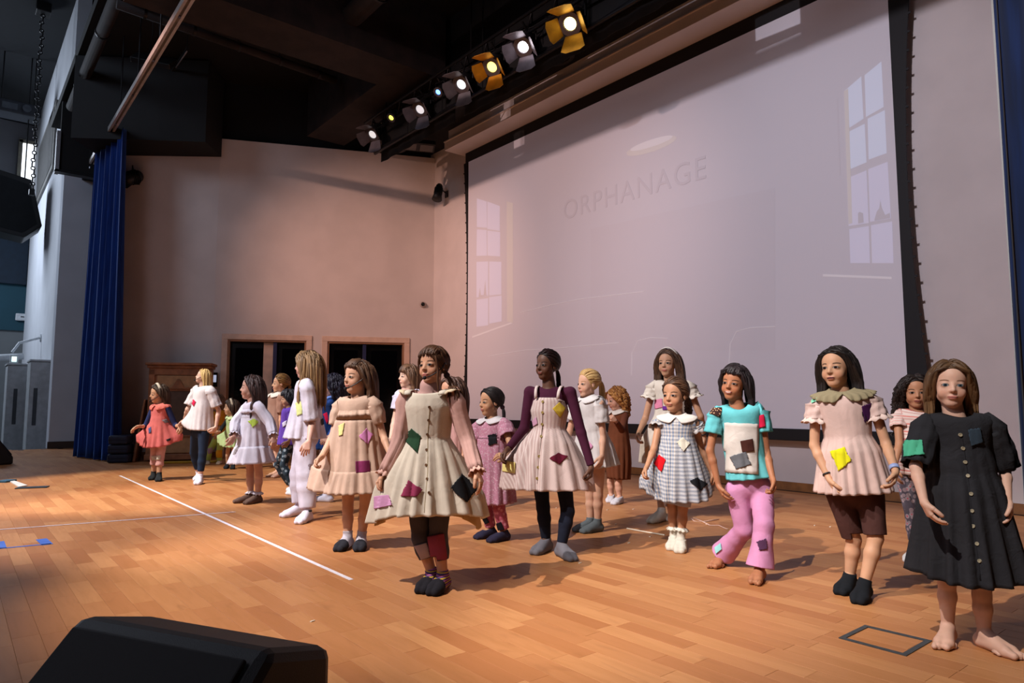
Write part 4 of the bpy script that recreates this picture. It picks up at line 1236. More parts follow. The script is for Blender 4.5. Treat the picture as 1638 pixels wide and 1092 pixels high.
def build_person(sp):
    crop = CROPS[sp.get('crop', 'N')]
    def px(p): return crop[0] + p[0] / crop[2], crop[1] + p[1] / crop[2]
    P_ = {}
    # ---- joints
    yaw = math.radians(sp['yaw'])
    fwd = -FH * math.cos(yaw) - RT * math.sin(yaw)
    rgt = np.cross(fwd, ZV)                      # the subject's own right
    legs = sp['legs']
    ank = [fl(*px(l[1]), 0.062) for l in legs]
    d0 = float(np.mean([(a - CAM) @ FH for a in ank])) + sp.get('pd', 0.0)
    top = atd(*px((sp['head'][0], sp['head'][1])), d0 + sp.get('hd', 0.0))
    H = sp.get('H') or float(top[2]) * 1.01
    ank = [fl(*px(l[1]), 0.046 * H) + ZV * (l[3] if len(l) > 3 else 0) for l in legs]
    toe = [fl(*px(l[2]), 0.018 * H) for l in legs]
    P = atd(*px(sp['pelvis']), d0)
    N = atd(*px(sp['neck']), d0 + sp.get('nd', 0.0))
    base = np.array([np.mean([a[0] for a in ank]), np.mean([a[1] for a in ank]), 0.0])
    up = unit(N - P)
    fwt = unit(fwd - up * (fwd @ up)); rgtt = np.cross(fwt, up)
    axes = np.array([rgtt, fwt, up])
    dN = (N - CAM) @ FH
    hcx, htop, hchin = sp['head']
    hy = math.radians(sp['hyaw']); hp = math.radians(sp.get('hpitch', 0)); hr = math.radians(sp.get('hroll', 0))
    hf = -FH * math.cos(hy) - RT * math.sin(hy)
    hrx = np.cross(hf, ZV)
    hf2 = hf * math.cos(hp) + ZV * math.sin(hp)
    hu = unit(np.cross(hrx, hf2))
    hrr = hrx * math.cos(hr) + hu * math.sin(hr)
    huu = np.cross(hrr, hf2)
    HR = np.array([hrr, hf2, huu])               # rows: right, forward, up of the head
    hdepth = dN + sp.get('hd', 0.0)
    hh = (hchin - htop) / crop[2] / FPX * hdepth * 0.985 * sp.get('hs', 1.0)
    hc = atd(*px((hcx, (htop + hchin) / 2 + 0.02 * (hchin - htop))), hdepth)
    HO = hc - huu * hh * 0.5 + hf2 * hh * 0.02
    def hl(x, y, z): return HO + (hrr * x + hf2 * y + huu * z) * hh
    th = thing('person', sp['label'], 'person', base, 'children performing on the stage')
    far = d0
    vox = max(0.0046, min(0.0095, 0.00105 * d0)) * sp.get('vs', 1.0)
    # ---- torso
    ws = sp.get('shw', 0.103) * H
    S = [N - ZV * 0.022 * H + sgn * rgtt * ws for sgn in (1, -1)]
    for i, e in enumerate(sp.get('shz', (0, 0))): S[i] = S[i] + ZV * e * H
    Hp = [P + sgn * rgtt * 0.056 * H - up * 0.005 * H for sgn in (1, -1)]
    g = sp.get('girth', 1.0)
    torso = [ell(P + up * 0.02 * H, axes, np.array((0.078, 0.062, 0.076)) * H * g, 0.02),
             ell(P + (N - P) * 0.42, axes, np.array((0.069, 0.054, 0.095)) * H * g, 0.03),
             ell(P + (N - P) * 0.70, axes, np.array((0.081, 0.060, 0.10)) * H * g, 0.03)]
    for i in (0, 1): torso.append(cone(N - up * 0.035 * H, S[i], 0.030 * H, 0.020 * H, 0.02))
    neckp = [cone(N - up * 0.03 * H, hl(0, -0.07, 0.22), 0.036 * H, 0.19 * hh, 0.018)]
    # ---- arms
    armp, arms, hands = [], [], MB()
    body = []
    for i, a in enumerate(sp['arms']):
        if len(a) == 2 and a[0] == 'auto':
            sg = (1, -1)[i]
            E = S[i] + unit(-ZV + rgtt * sg * 0.22 + fwt * a[1][0]) * 0.165 * H
            Wp = E + unit(-ZV + rgtt * sg * 0.10 + fwt * a[1][1]) * 0.14 * H
            hd = unit(Wp - E)
            curl = 0.3
        else:
            E = reach(*px(a[0]), S[i], 0.168 * H, a[3][0] == 'n')
            Wp = reach(*px(a[1]), E, 0.143 * H, a[3][1] == 'n')
            tip = atd(*px(a[2]), (Wp - CAM) @ FH - (0.02 if a[3][1] == 'n' else -0.02))
            hd = unit(unit(tip - Wp) * 0.8 + unit(Wp - E) * 0.2)
            curl = a[4] if len(a) > 4 else 0.3
        ap = [cone(S[i], E, 0.0225 * H * g, 0.0185 * H * g, 0.012), cone(E, E + (Wp - E) * 0.3, 0.0185 * H * g, 0.0190 * H * g, 0.012),
              cone(E + (Wp - E) * 0.3, Wp, 0.0190 * H * g, 0.0130 * H, 0.012)]
        arms.append((S[i], E, Wp, ap))
        armp += ap
        hf_ = fwd if not sp.get('handfwd') else np.asarray(sp['handfwd'])
        hand_mesh(hands, Wp, hd, P + up * 0.1, H, body, curl, fwd=hf_)
        P_['hand%d' % i] = Wp + hd * 0.075 * H
    # ---- legs and feet
    legp, feet, lg = [], [], []
    for i, l in enumerate(legs):
        A = ank[i]
        kd = ((Hp[i] - CAM) @ FH + (A - CAM) @ FH) / 2 + sp.get('kd', (0, 0))[i]
        K = atd(*px(l[0]), kd)
        cp = [cone(Hp[i], K, 0.045 * H * g, 0.0282 * H * g, 0.02), cone(K, K + (A - K) * 0.33, 0.0276 * H * g, 0.0282 * H * g, 0.015),
              cone(K + (A - K) * 0.33, A, 0.0282 * H * g, 0.0185 * H * g, 0.015)]
        fd = toe[i] - A; fd[2] = 0; fd = unit(fd); sd = np.cross(fd, ZV)
        z0 = l[3] if len(l) > 3 else 0.0
        heel = A - fd * 0.012 * H; heel[2] = 0.0228 * H + z0
        ft = [cone(A, heel, 0.0192 * H, 0.0225 * H, 0.012)]
        for o in (1, -1):
            ball = heel + fd * 0.098 * H + sd * o * 0.0135 * H; ball[2] = 0.0165 * H
            te = heel + fd * 0.128 * H + sd * o * 0.012 * H; te[2] = 0.0125 * H
            ft += [cone(heel, ball, 0.0225 * H, 0.0165 * H, 0.012), cone(A + fd * 0.008 * H, ball + ZV * 0.004 * H, 0.019 * H, 0.0135 * H, 0.015), cone(ball, te, 0.016 * H, 0.012 * H, 0.01)]
        if sp.get('bare'):
            ft = [f for f in ft]
            ins = 1 if i == 0 else -1        # the big toe is on the inner side
            for q in range(5):
                o = (q - 1.7) / 4.0
                b0 = heel + fd * (0.105 - 0.012 * max(0, q - 1)) * H - sd * ins * o * -0.05 * H * -1
                b0[2] = 0.011 * H
                r = 0.0105 * H if q == 0 else 0.0072 * H
                b1 = b0 + fd * (0.034 if q == 0 else 0.030 - 0.002 * q) * H; b1[2] = r * 0.95
                hands.tube([b0, b0 + (b1 - b0) * 0.5 + ZV * 0.003, b1, b1 + fd * r * 0.7], [r, r, r * 0.95, r * 0.4], 7)
        legp += cp; feet.append(ft); lg.append((Hp[i], K, A, cp, fd))
    # ---- head
    h = hh
    E_ = np.array([hrr, hf2, huu])
    def he(c, r, k, sub=False): return ell(hl(*c), E_, np.array(r) * h, k * h, sub)
    fw_ = sp.get('facew', 0.93)
    head = [he(CR_C, CR_R, 0.02), he((0, 0.08, 0.37), (0.27 * fw_, 0.265, 0.335), 0.08), cone(hl(0, 0.19, 0.095), hl(0, 0.205, 0.095), 0.092 * h, None, 0.09 * h)]
    for o in (1, -1):
        head += [he((o * 0.15, 0.185, 0.31), (0.115 * fw_, 0.11, 0.12), 0.08), cone(hl(o * 0.19 * fw_, 0.0, 0.22), hl(o * 0.06, 0.17, 0.10), 0.07 * h, 0.07 * h, 0.08 * h)]
    for o in (1, -1): head.append(he((o * 0.142, 0.385, 0.475), (0.075, 0.06, 0.05), 0.05, True))
    for o in (1, -1): head.append(he((o * 0.142, 0.262, 0.47), (0.072, 0.072, 0.062), 0.018))
    head += [cone(hl(0, 0.325, 0.50), hl(0, 0.385, 0.365), 0.028 * h, 0.043 * h, 0.05 * h)]
    for o in (1, -1): head.append(cone(hl(o * 0.040, 0.355, 0.350), hl(o * 0.040, 0.35, 0.350), 0.028 * h, None, 0.03 * h))
    head += [he((0, 0.318, 0.236), (0.095, 0.042, 0.026), 0.03), he((0, 0.312, 0.19), (0.082, 0.045, 0.028), 0.03)]
    for o in (1, -1):
        ear_ax = np.array([hrr, hf2, huu])
        head += [ell(hl(o * 0.322, -0.05, 0.45), ear_ax, np.array((0.03, 0.07, 0.115)) * h, 0.02 * h), ell(hl(o * 0.358, -0.035, 0.46), ear_ax, np.array((0.022, 0.035, 0.07)) * h, 0.015 * h, True)]
    prims = torso + neckp + legp + feet[0] + feet[1] + armp + body + head
    v, q = mesh_field(prims, vox)
    # fingers and toes join the same mesh
    hv, hf_ = np.array(hands.v), hands.f
    nb = len(v)
    quads = [tuple(x) for x in q.tolist()] + [tuple(i + nb for i in f) for f in hf_]
    v = np.vstack([v, hv])
    hdat = (v - HO) @ HR.T / hh
    hdat[nb:] = (0, -9, -9)
    sk = skinmat(sp['skin'], **sp.get('face', {}))
    o = link_mesh('body', v, quads, sk, th, attrs={'hd': hdat})
    ctx = dict(sp=sp, px=px, H=H, P=P, N=N, up=up, fwt=fwt, rgt=rgtt, axes=axes, S=S, arms=arms, lg=lg, feet=feet, torso=torso, neck=neckp, th=th, vox=vox,
               hl=hl, hh=hh, HR=HR, HO=HO, Hp=Hp, d0=d0, hands=P_, base=base, fwd=fwd, g=g, crop=crop, surf={})
    for part in sp.get('wear', ()):
        WEAR[part[0]](ctx, **part[1])
    hair(ctx, **sp['hair'])
    for ex in sp.get('extra', ()):
        WEAR[ex[0]](ctx, **ex[1])
    return ctx

# ------------------------------------------------------------------ clothes
def bvh_of(o):
    me = o.data
    n = len(me.vertices)
    co = np.zeros(n * 3, np.float32); me.vertices.foreach_get('co', co)
    co = co.reshape(-1, 3) + BASE[o.name].astype(np.float32)
    return BVHTree.FromPolygons([Vector(c) for c in co], [tuple(p.vertices) for p in me.polygons])
def leg_prims(c, i, upto, e, flare=0.0, knee=0.0):
    """the leg as far as `upto` (0 hip, 1 knee, 2 ankle), widened by e and by flare at its lower end"""
    Hj, K, A, cp, fd = c['lg'][i]; H = c['H']; g = c['g']
    rr = [0.045 * H * g + e, 0.0282 * H * g + e + knee, 0.0282 * H * g + e + knee * 0.8, 0.0185 * H * g + e + flare]
    out = []
    if upto <= 1:
        B = Hj + (K - Hj) * upto
        out = [cone(Hj, B, rr[0], rr[0] + (rr[1] - rr[0]) * upto + flare, 0.02)]
        d = unit(K - Hj); end = B; er = 0.12
    else:
        t = upto - 1
        out = [cone(Hj, K, rr[0], rr[1], 0.02)]
        B = K + (A - K) * t
        rB = rr[2] + (rr[3] - rr[2]) * max(0, (t - 0.33) / 0.67)
        if t > 0.33: out += [cone(K, K + (A - K) * 0.33, rr[1], rr[2], 0.015), cone(K + (A - K) * 0.33, B, rr[2], rB, 0.015)]
        else: out += [cone(K, B, rr[1], rr[2], 0.015)]
        d = unit(A - K); end = B; er = 0.10 + flare
    return out, cut(end, d, er)
def wear_pants(c, col, upto=2.0, e=0.006, flare=0.0, knee=0.0, name='leggings', wrinkle=0.0, **kw):
    prims = inflate(c['torso'][:1], e, 0.02)
    cuts = []
    u2 = upto if isinstance(upto, (tuple, list)) else (upto, upto)
    for i in (0, 1):
        a, b = leg_prims(c, i, u2[i], e, flare, knee)
        prims += a; cuts.append(b)
    prims.append(cut(c['P'] + c['up'] * 0.07 * c['H'], c['up'], 0.2))
    fold = None
    if wrinkle:
        rs = np.random.RandomState(int(abs(c['base'][1] * 100)))
        ph = rs.rand(6) * 6.28
        ctr = c['P']
        def fold(v):
            z = v[:, 2:3]
            w = np.sin(z * 46 + 4.5 * np.sin(v[:, 0:1] * 17 + v[:, 1:2] * 11 + ph[0]) + ph[1]) * 0.5 + np.sin(z * 14 - v[:, 1:2] * 60 + v[:, 0:1] * 45 + ph[2]) * 0.6
            lgc = np.stack([np.interp(v[:, 2], [c['lg'][0][2][2], c['lg'][0][1][2], c['lg'][0][0][2]], [c['lg'][0][j][q] for j in (2, 1, 0)]) for q in (0, 1)], 1)
            lgd = np.stack([np.interp(v[:, 2], [c['lg'][1][2][2], c['lg'][1][1][2], c['lg'][1][0][2]], [c['lg'][1][j][q] for j in (2, 1, 0)]) for q in (0, 1)], 1)
            da = v[:, :2] - lgc; db = v[:, :2] - lgd
            near = (np.linalg.norm(da, axis=1) < np.linalg.norm(db, axis=1))[:, None]
            d = np.where(near, da, db); d = d / (np.linalg.norm(d, axis=1, keepdims=True) + 1e-6)
            v = v.copy(); v[:, :2] += d * (w + 0.6) * wrinkle
            return v
    v, q = mesh_field(prims + cuts, c['vox'], fold)
    o = link_mesh(name, v, q, cloth(col, **kw), c['th'])
    c['surf'][name] = o
def wear_shirt(c, col, sleeve=1.9, e=0.007, low=0.0, name='shirt', neck=False, **kw):
    """close-fitting top over torso and arms; sleeve 1 = elbow, 2 = wrist"""
    H = c['H']
    prims = inflate(c['torso'], e)
    if neck: prims += [cone(c['N'] - c['up'] * 0.02 * H, c['N'] + c['up'] * 0.022 * H, 0.036 * H + e, 0.036 * H + e, 0.015)]
    for (S, E, W, ap) in c['arms']:
        if sleeve >= 1:
            t = sleeve - 1
            B = E + (W - E) * t
            g = c['g']
            prims += [cone(S, E, 0.0230 * H * g + e, 0.0185 * H * g + e, 0.015), cone(E, B, 0.0190 * H * g + e, (0.0190 * g * (1 - t) + 0.0130 * t) * H + e, 0.012), cut(B, W - E, 0.035)]
        else:
            B = S + (E - S) * sleeve
            prims += [cone(S, B, 0.0245 * H + e, 0.022 * H + e, 0.015), cut(B, E - S, 0.045)]
    prims.append(cut(c['P'] + c['up'] * low * H, -c['up'], 0.16))
    v, q = mesh_field(prims, c['vox'])
    c['surf'][name] = link_mesh(name, v, q, cloth(col, **kw), c['th'])
def wear_socks(c, col, upto=0.25, name='sock', e=0.005, toe=None, ruffle=None, which=(0, 1), **kw):
    H = c['H']
    for i in which:
        Hj, K, A, cp, fd = c['lg'][i]
        B = A + (K - A) * upto
        prims = inflate(c['feet'][i], e) + [cone(A, B, 0.0185 * H + e, (0.0185 + 0.0113 * min(1, upto / 0.67)) * H + e, 0.012), cut(B, K - A, 0.07)]
        v, q = mesh_field(prims, c['vox'])
        v[:, 2] = np.maximum(v[:, 2], 0.001)
        s = link_mesh(name, v, q, cloth(col, **kw), c['th'])
        c['surf'].setdefault(name, s); c['surf'][name + str(i)] = s
        if toe:
            tp = [p for p in inflate(c['feet'][i], e + 0.0022)]
            cp_ = A + fd * 0.058 * H; cp_[2] = 0.03 * H
            v, q = mesh_field(tp + [cut(cp_, -fd, 0.24)], c['vox'])
            v[:, 2] = np.maximum(v[:, 2], 0.0006)
            link_mesh('sock_toe', v, q, cloth(toe), c['th'])
        if ruffle:
            a, b = frame_of(K - A)
            n, rows = 40, []
            d = unit(K - A)
            for j, (rr_, dz) in enumerate(((0.024, 0.012), (0.030, 0.004), (0.038, -0.006))):
                rows += [B + (a * math.cos(t) + b * math.sin(t)) * (rr_ * H + (0.004 * j) * math.sin(9 * t)) + d * (dz * H + 0.003 * j * math.sin(9 * t + 1)) for t in np.arange(n) * 2 * math.pi / n]
            f = [(j * n + k, j * n + (k + 1) % n, (j + 1) * n + (k + 1) % n, (j + 1) * n + k) for j in range(2) for k in range(n)]
            solid(link_mesh('sock_ruffle', rows, f, cloth(ruffle), s), 0.003)

BODICE = [(-0.022, 0.052, 0.047, 0), (-0.019, 0.080, 0.055, 0), (-0.010, 0.108, 0.061, 0.0), (0.010, 0.118, 0.066, 0.0003), (0.030, 0.112, 0.070, 0.0008), (0.055, 0.102, 0.072, 0.0015), (0.10, 0.094, 0.072, 0.002)]
PINAFORE = [(0.050, 0.070, 0.074, 0), (0.065, 0.092, 0.076, 0), (0.10, 0.098, 0.077, 0.002)]
def wear_dress(c, col, rows, top='bodice', pulls=(), nf=15, seed=1, dip=0.016, name='dress', lean=(0, 0), nt=None, shift=0.0, tiers=(), gdip=0.0, wide=1.0, hemdip=0.0, waist=None, **kw):
    """rows: (u, half-width, half-depth, fold) from the waist down; u in body heights below the neck, widths too, fold in metres.
    pulls: (hand index or pixel, u, sigma_theta, strength)"""
    H = c['H']; N, P, up, fwt, rgt = c['N'], c['P'], c['up'], c['fwt'], c['rgt']
    prof = [(u, a * wide, b * wide, f) for u, a, b, f in {'bodice': BODICE, 'pinafore': PINAFORE, 'none': []}[top]] + list(rows)
    us = np.array([p[0] for p in prof])
    L = np.linalg.norm(N - P) / H
    nr = 44 if c['d0'] < 7 else 30
    nt = nt or (120 if c['d0'] < 7 else 72)
    seg = np.concatenate([np.linspace(us[i], us[i + 1], max(2, int(round(nr * (us[i + 1] - us[i]) / (us[-1] - us[0]))) + 1))[:-1] for i in range(len(us) - 1)] + [us[-1:]])
    rs = np.random.RandomState(seed)
    p1, p2, p3 = rs.rand(3) * 6.28
    waves = [(int(rs.randint(3, 13)), rs.choice((-1, 1)) * rs.uniform(8, 40), rs.rand() * 6.28, rs.uniform(0.0014, 0.0034)) for _ in range(8)]
    th = np.arange(nt) * 2 * math.pi / nt
    lean_v = RT * lean[0] + FH * lean[1]
    V = np.zeros((len(seg), nt, 3)); UV = np.zeros((len(seg), nt, 2))
    ct, st = np.cos(th), np.sin(th)
    uw = waist if waist is not None else prof[len(prof) - len(rows)][0]
    for i, u in enumerate(seg):
        a, b, f = (np.interp(u, us, [p[q] for p in prof]) for q in (1, 2, 3))
        if u <= L: ctr = N + (P - N) * (u / L)
        else: ctr = P - ZV * (u - L) * H
        tt = max(0.0, (u - uw) / (us[-1] - uw + 1e-6))
        ctr = ctr + lean_v * tt + fwt * shift * H
        fo = (0.5 + 1.0 * tt) * f * (0.6 * np.sin(nf * th + p1 + 2.0 * np.sin(2 * th + p3) + 1.0 * np.sin(3 * th + p2)) + 0.25 * np.sin((nf * 2 + 1) * th + p2 + u * 6) * (1 - 0.5 * tt) + 0.35 * np.sin(5 * th + p3))
        V[i] = ctr + fwt * (b * H + fo)[:, None] * ct[:, None] + rgt * (a * H + fo)[:, None] * st[:, None]
        gath = math.exp(-((u - uw - 0.012) / 0.03) ** 2) if u >= uw else 0.0
        fo = fo + 0.0026 * gath * np.sin(46 * th + 3 * np.sin(5 * th)) - (0.002 * math.exp(-((u - uw) / 0.006) ** 2) if f > 0.001 and u > 0.12 else 0)
        for (mw, kw_, phw, aw) in waves:
            fo = fo + aw * (0.35 + 0.65 * min(1, 1.6 * tt)) * np.sin(mw * th + kw_ * u * H + phw + 0.8 * np.sin(2 * th + phw))
        dz = dip * H * max(0.0, 1 - max(0, u + 0.024) / 0.05) * np.maximum(0, ct) ** 2
        if u > uw: dz = dz + gdip * tt * ct + hemdip * H * tt * np.sin(3 * th + p2)
        V[i] -= ZV * dz[:, None]
        UV[i, :, 0] = th * (0.105 + 0.25 * tt) * H
        UV[i, :, 1] = u * H
    # taut cloth towards the hands that hold the skirt
    D = np.zeros_like(V)
    for pl in pulls:
        tgt, u0, sig, stg = pl[:4]
        tgt = c['hands']['hand%d' % tgt] if isinstance(tgt, int) else atd(*c['px'](tgt[:2]), c['d0'] + (tgt[2] if len(tgt) > 2 else 0.0))
        ic = int(np.argmin(np.abs(seg - u0)))
        rel = tgt - V[ic].mean(0)
        t0 = math.atan2(rel @ rgt, rel @ fwt)
        k0 = int(round(t0 / (2 * math.pi) * nt)) % nt
        disp = (tgt - V[ic, k0]) * stg
        dth = (th - t0 + math.pi) % (2 * math.pi) - math.pi
        w = np.exp(-(dth / sig) ** 2)
        tu = np.clip((seg - uw) / max(1e-3, u0 - uw), 0, 1) ** 1.25
        over = np.clip((seg - u0) / max(1e-3, us[-1] - u0), 0, 1)
        D += (tu * (1 - 0.25 * over))[:, None, None] * w[None, :, None] * disp
        # creases that run to the hand
        cr = np.sin(dth * 16 + p1) * np.exp(-(dth / (sig * 1.3)) ** 2) * 0.006
        D += (tu * cr[None, :].T).T[:, :, None] * fwt if False else (tu[:, None] * cr[None, :])[:, :, None] * (fwt * 0.5 + ZV * 0.5)
    V += D
    V[:, :, 2] = np.maximum(V[:, :, 2], 0.03)
    nr = len(seg)
    idx = np.arange(nr * nt).reshape(nr, nt)
    f = np.stack([idx[:-1], np.roll(idx, -1, 1)[:-1], np.roll(idx, -1, 1)[1:], idx[1:]], -1).reshape(-1, 4)[:, ::-1]
    o = link_mesh(name, V.reshape(-1, 3), f, cloth(col, **kw), c['th'], uv=UV.reshape(-1, 2))
    solid(o, 0.004)
    c['surf'][name] = o
    c['grid_' + name] = (V, seg)
    for (u0, u1, grow, fold, n2, tc) in tiers:      # a gathered strip sewn on
        wear_tier(c, V, seg, u0, u1, grow, fold, n2, tc or col, kw)
def wear_tier(c, V, seg, u0, u1, grow, fold, n2, col, kw):
    i0 = int(np.argmin(np.abs(seg - u0))); i1 = int(np.argmin(np.abs(seg - u1)))
    R = V[i0:i1 + 1].copy()
    nt = R.shape[1]
    ctr = R.mean(1, keepdims=True)
    out = R - ctr; out[:, :, 2] = 0; out /= np.linalg.norm(out, axis=2, keepdims=True) + 1e-6
    th = np.arange(nt) * 2 * math.pi / nt
    for j in range(len(R)):
        t = j / max(1, len(R) - 1)
        R[j] += out[j] * (0.006 + grow * t + fold * t ** 0.6 * (0.5 + 0.5 * np.sin(n2 * th + 1.3 * np.sin(3 * th))))[:, None]
    n = len(R)
    idx = np.arange(n * nt).reshape(n, nt)
    f = np.stack([idx[:-1], np.roll(idx, -1, 1)[:-1], np.roll(idx, -1, 1)[1:], idx[1:]], -1).reshape(-1, 4)[:, ::-1]
    o = link_mesh('skirt_tier', R.reshape(-1, 3), f, cloth(col, **{k: v for k, v in kw.items() if k != 'dummy'}), c['th'])
    solid(o, 0.003)
    c['surf']['skirt_tier'] = o
def wear_sleeves(c, col, upto=0.55, r0=0.036, r1=0.036, mid=None, puff=0.0, name='sleeve', which=(0, 1), nfold=8, fold=0.003, hem=None, **kw):
    """loose sleeve round the arm; upto 1 = elbow, 2 = wrist; radii in body heights"""
    H = c['H']
    for i in which:
        S, E, W, ap = c['arms'][i]
        B = S + (E - S) * upto if upto <= 1 else E + (W - E) * (upto - 1)
        pts, rad = [], []
        inner = c['N'] + (S - c['N']) * 0.62 - c['up'] * 0.020 * H
        ks = [inner, S + (E - S) * 0.02]
        n = 12
        tot = upto
        for j in range(1, n + 1):
            t = tot * j / n
            ks.append(S + (E - S) * t if t <= 1 else E + (W - E) * (t - 1))
        mm = len(ks)
        for j in range(mm):
            t = max(0.0, (j - 1) / (mm - 2))
            rad.append((r0 * (1 + 0.20 * math.exp(-((j - 1.5) / 1.2) ** 2)) + (r1 - r0) * t + puff * math.sin(math.pi * min(1, t * 1.05)) ** 0.8) * H if j else r0 * 0.95 * H)
        mb = MB()
        mb.tube(ks, rad, 28, caps=False, hint=c['fwd'])
        v = np.array(mb.v).reshape(mm, 28, 3)
        ctr = v.mean(1, keepdims=True)
        o_ = v - ctr; o_ /= np.linalg.norm(o_, axis=2, keepdims=True) + 1e-6
        ang = np.arange(28) * 2 * math.pi / 28
        for j in range(mm):
            tt = j / mm
            v[j] += o_[j] * (fold * (0.4 + tt) * np.sin(nfold * ang + 4 * tt + i) + fold * 0.5 * np.sin(2 * ang + j * 1.1 + i))[:, None]
        uvs = np.stack([np.tile(ang * r0 * H, mm), np.repeat(np.arange(mm) * 0.02, 28)], 1)
        o = link_mesh(name, v.reshape(-1, 3), mb.f, cloth(col, **kw), c['th'], uv=uvs)
        solid(o, 0.004)
        c['surf'][name + str(i)] = o
        if hem:      # frilled edge
            n2 = 48
            d = unit(ks[-1] - ks[-2])
            a, b = frame_of(d)
            rows = []
            for jj, (k, dd) in enumerate(((0.97, -0.006), (1.06, 0.008), (1.28, 0.022))):
                for q in range(n2):
                    t = 2 * math.pi * q / n2
                    rr_ = rad[-1] * k + 0.004 * jj * math.sin(9 * t)
                    rows.append(ks[-1] + (a * math.cos(t) + b * math.sin(t)) * rr_ + d * (dd + 0.003 * jj * math.cos(9 * t)))
            f = [(jj * n2 + q, jj * n2 + (q + 1) % n2, (jj + 1) * n2 + (q + 1) % n2, (jj + 1) * n2 + q) for jj in range(2) for q in range(n2)]
            solid(link_mesh('sleeve_frill', rows, f, cloth(hem), o), 0.003)
def wear_collar(c, col, r=0.105, lo=0.03, points=0, wave=0.0, pleats=14, notch=True, name='collar', **kw):
    """lies on the bodice: r its reach from the neck axis over the shoulder, lo its drop in front"""
    H = c['H']; N, P, up, fwt, rgt = c['N'], c['P'], c['up'], c['fwt'], c['rgt']
    n, rows, m = (200 if wave else 84), [], 7
    bu = [-0.030] + [q[0] for q in BODICE]; ba = [0.043] + [q[1] for q in BODICE]; bb = [0.040] + [q[2] for q in BODICE]
    side_len = np.interp(r, [0.05, 0.08, 0.106, 0.125], [0.006, 0.012, 0.024, 0.045])
    for j in range(m):
        t = j / (m - 1)
        for k in range(n):
            a = 2 * math.pi * k / n
            fr = math.cos(a)
            front = max(0, fr) ** 1.5
            ln = side_len + (lo + 0.012) * front + 0.01 * max(0, -fr)
            if notch: ln *= 1 - 0.85 * math.exp(-(((a + math.pi) % (2 * math.pi) - math.pi) / 0.17) ** 2)
            u = -0.030 + ln * t
            ra = (np.interp(u, bu, ba)) * H + 0.007 + 0.006 * t + wave * t * math.sin(pleats * a) * H * 0.9
            rb = (np.interp(u, bu, bb)) * H + 0.007 + 0.006 * t + wave * t * math.sin(pleats * a) * H * 0.9
            dz = 0.016 * H * max(0.0, 1 - max(0, u + 0.024) / 0.05) * max(0, fr) ** 2
            rows.append(N - up * u * H + fwt * rb * fr + rgt * ra * math.sin(a) - ZV * dz + up * (0.007 - 0.003 * t))
    f = [(j * n + k, j * n + (k + 1) % n, (j + 1) * n + (k + 1) % n, (j + 1) * n + k) for j in range(m - 1) for k in range(n)]
    o = link_mesh(name, rows, f, cloth(col, **kw), c['th'])
    solid(o, 0.005)
    c['surf'][name] = o
def wear_straps(c, col, x=0.062, w=0.017, u0=0.055, frill=None, **kw):
    H = c['H']; N, up, fwt, rgt = c['N'], c['up'], c['fwt'], c['rgt']
    for sg in (1, -1):
        path = []
        for t in np.linspace(0, 1, 11):
            a = math.pi * t
            f = math.cos(a)
            z = -u0 + (u0 + 0.009) * math.sin(a) ** 0.72
            path.append((N + up * z * H + fwt * math.copysign(abs(f) ** 1.15, f) * 0.066 * H + rgt * sg * (x + 0.006 * math.sin(a)) * H))
        vs_, fs = [], []
        for j, p in enumerate(path):
            for s2 in (-1, 1): vs_.append(p + rgt * sg * s2 * w * H * 0.5)
        fs = [(2 * j, 2 * j + 1, 2 * j + 3, 2 * j + 2) for j in range(len(path) - 1)]
        solid(link_mesh('shoulder_strap', vs_, fs, cloth(col, **kw), c['th']), 0.004)
        if frill:
            vs_ = []
            for j, p in enumerate(path):
                ww = 0.006 + 0.036 * math.sin(math.pi * j / 10) ** 1.2
                for q in range(4):
                    t = q / 3
                    vs_.append(p + rgt * sg * (w * 0.4 + ww * t) * H + up * H * (0.006 * math.sin(t * 2.2) - 0.006 * t + 0.003 * t * math.sin(j * 2.4)))
            fs = [(4 * j + q, 4 * j + q + 1, 4 * j + q + 5, 4 * j + q + 4) for j in range(len(path) - 1) for q in range(3)]
            solid(link_mesh('shoulder_frill', vs_, fs, cloth(frill), c['th']), 0.004)
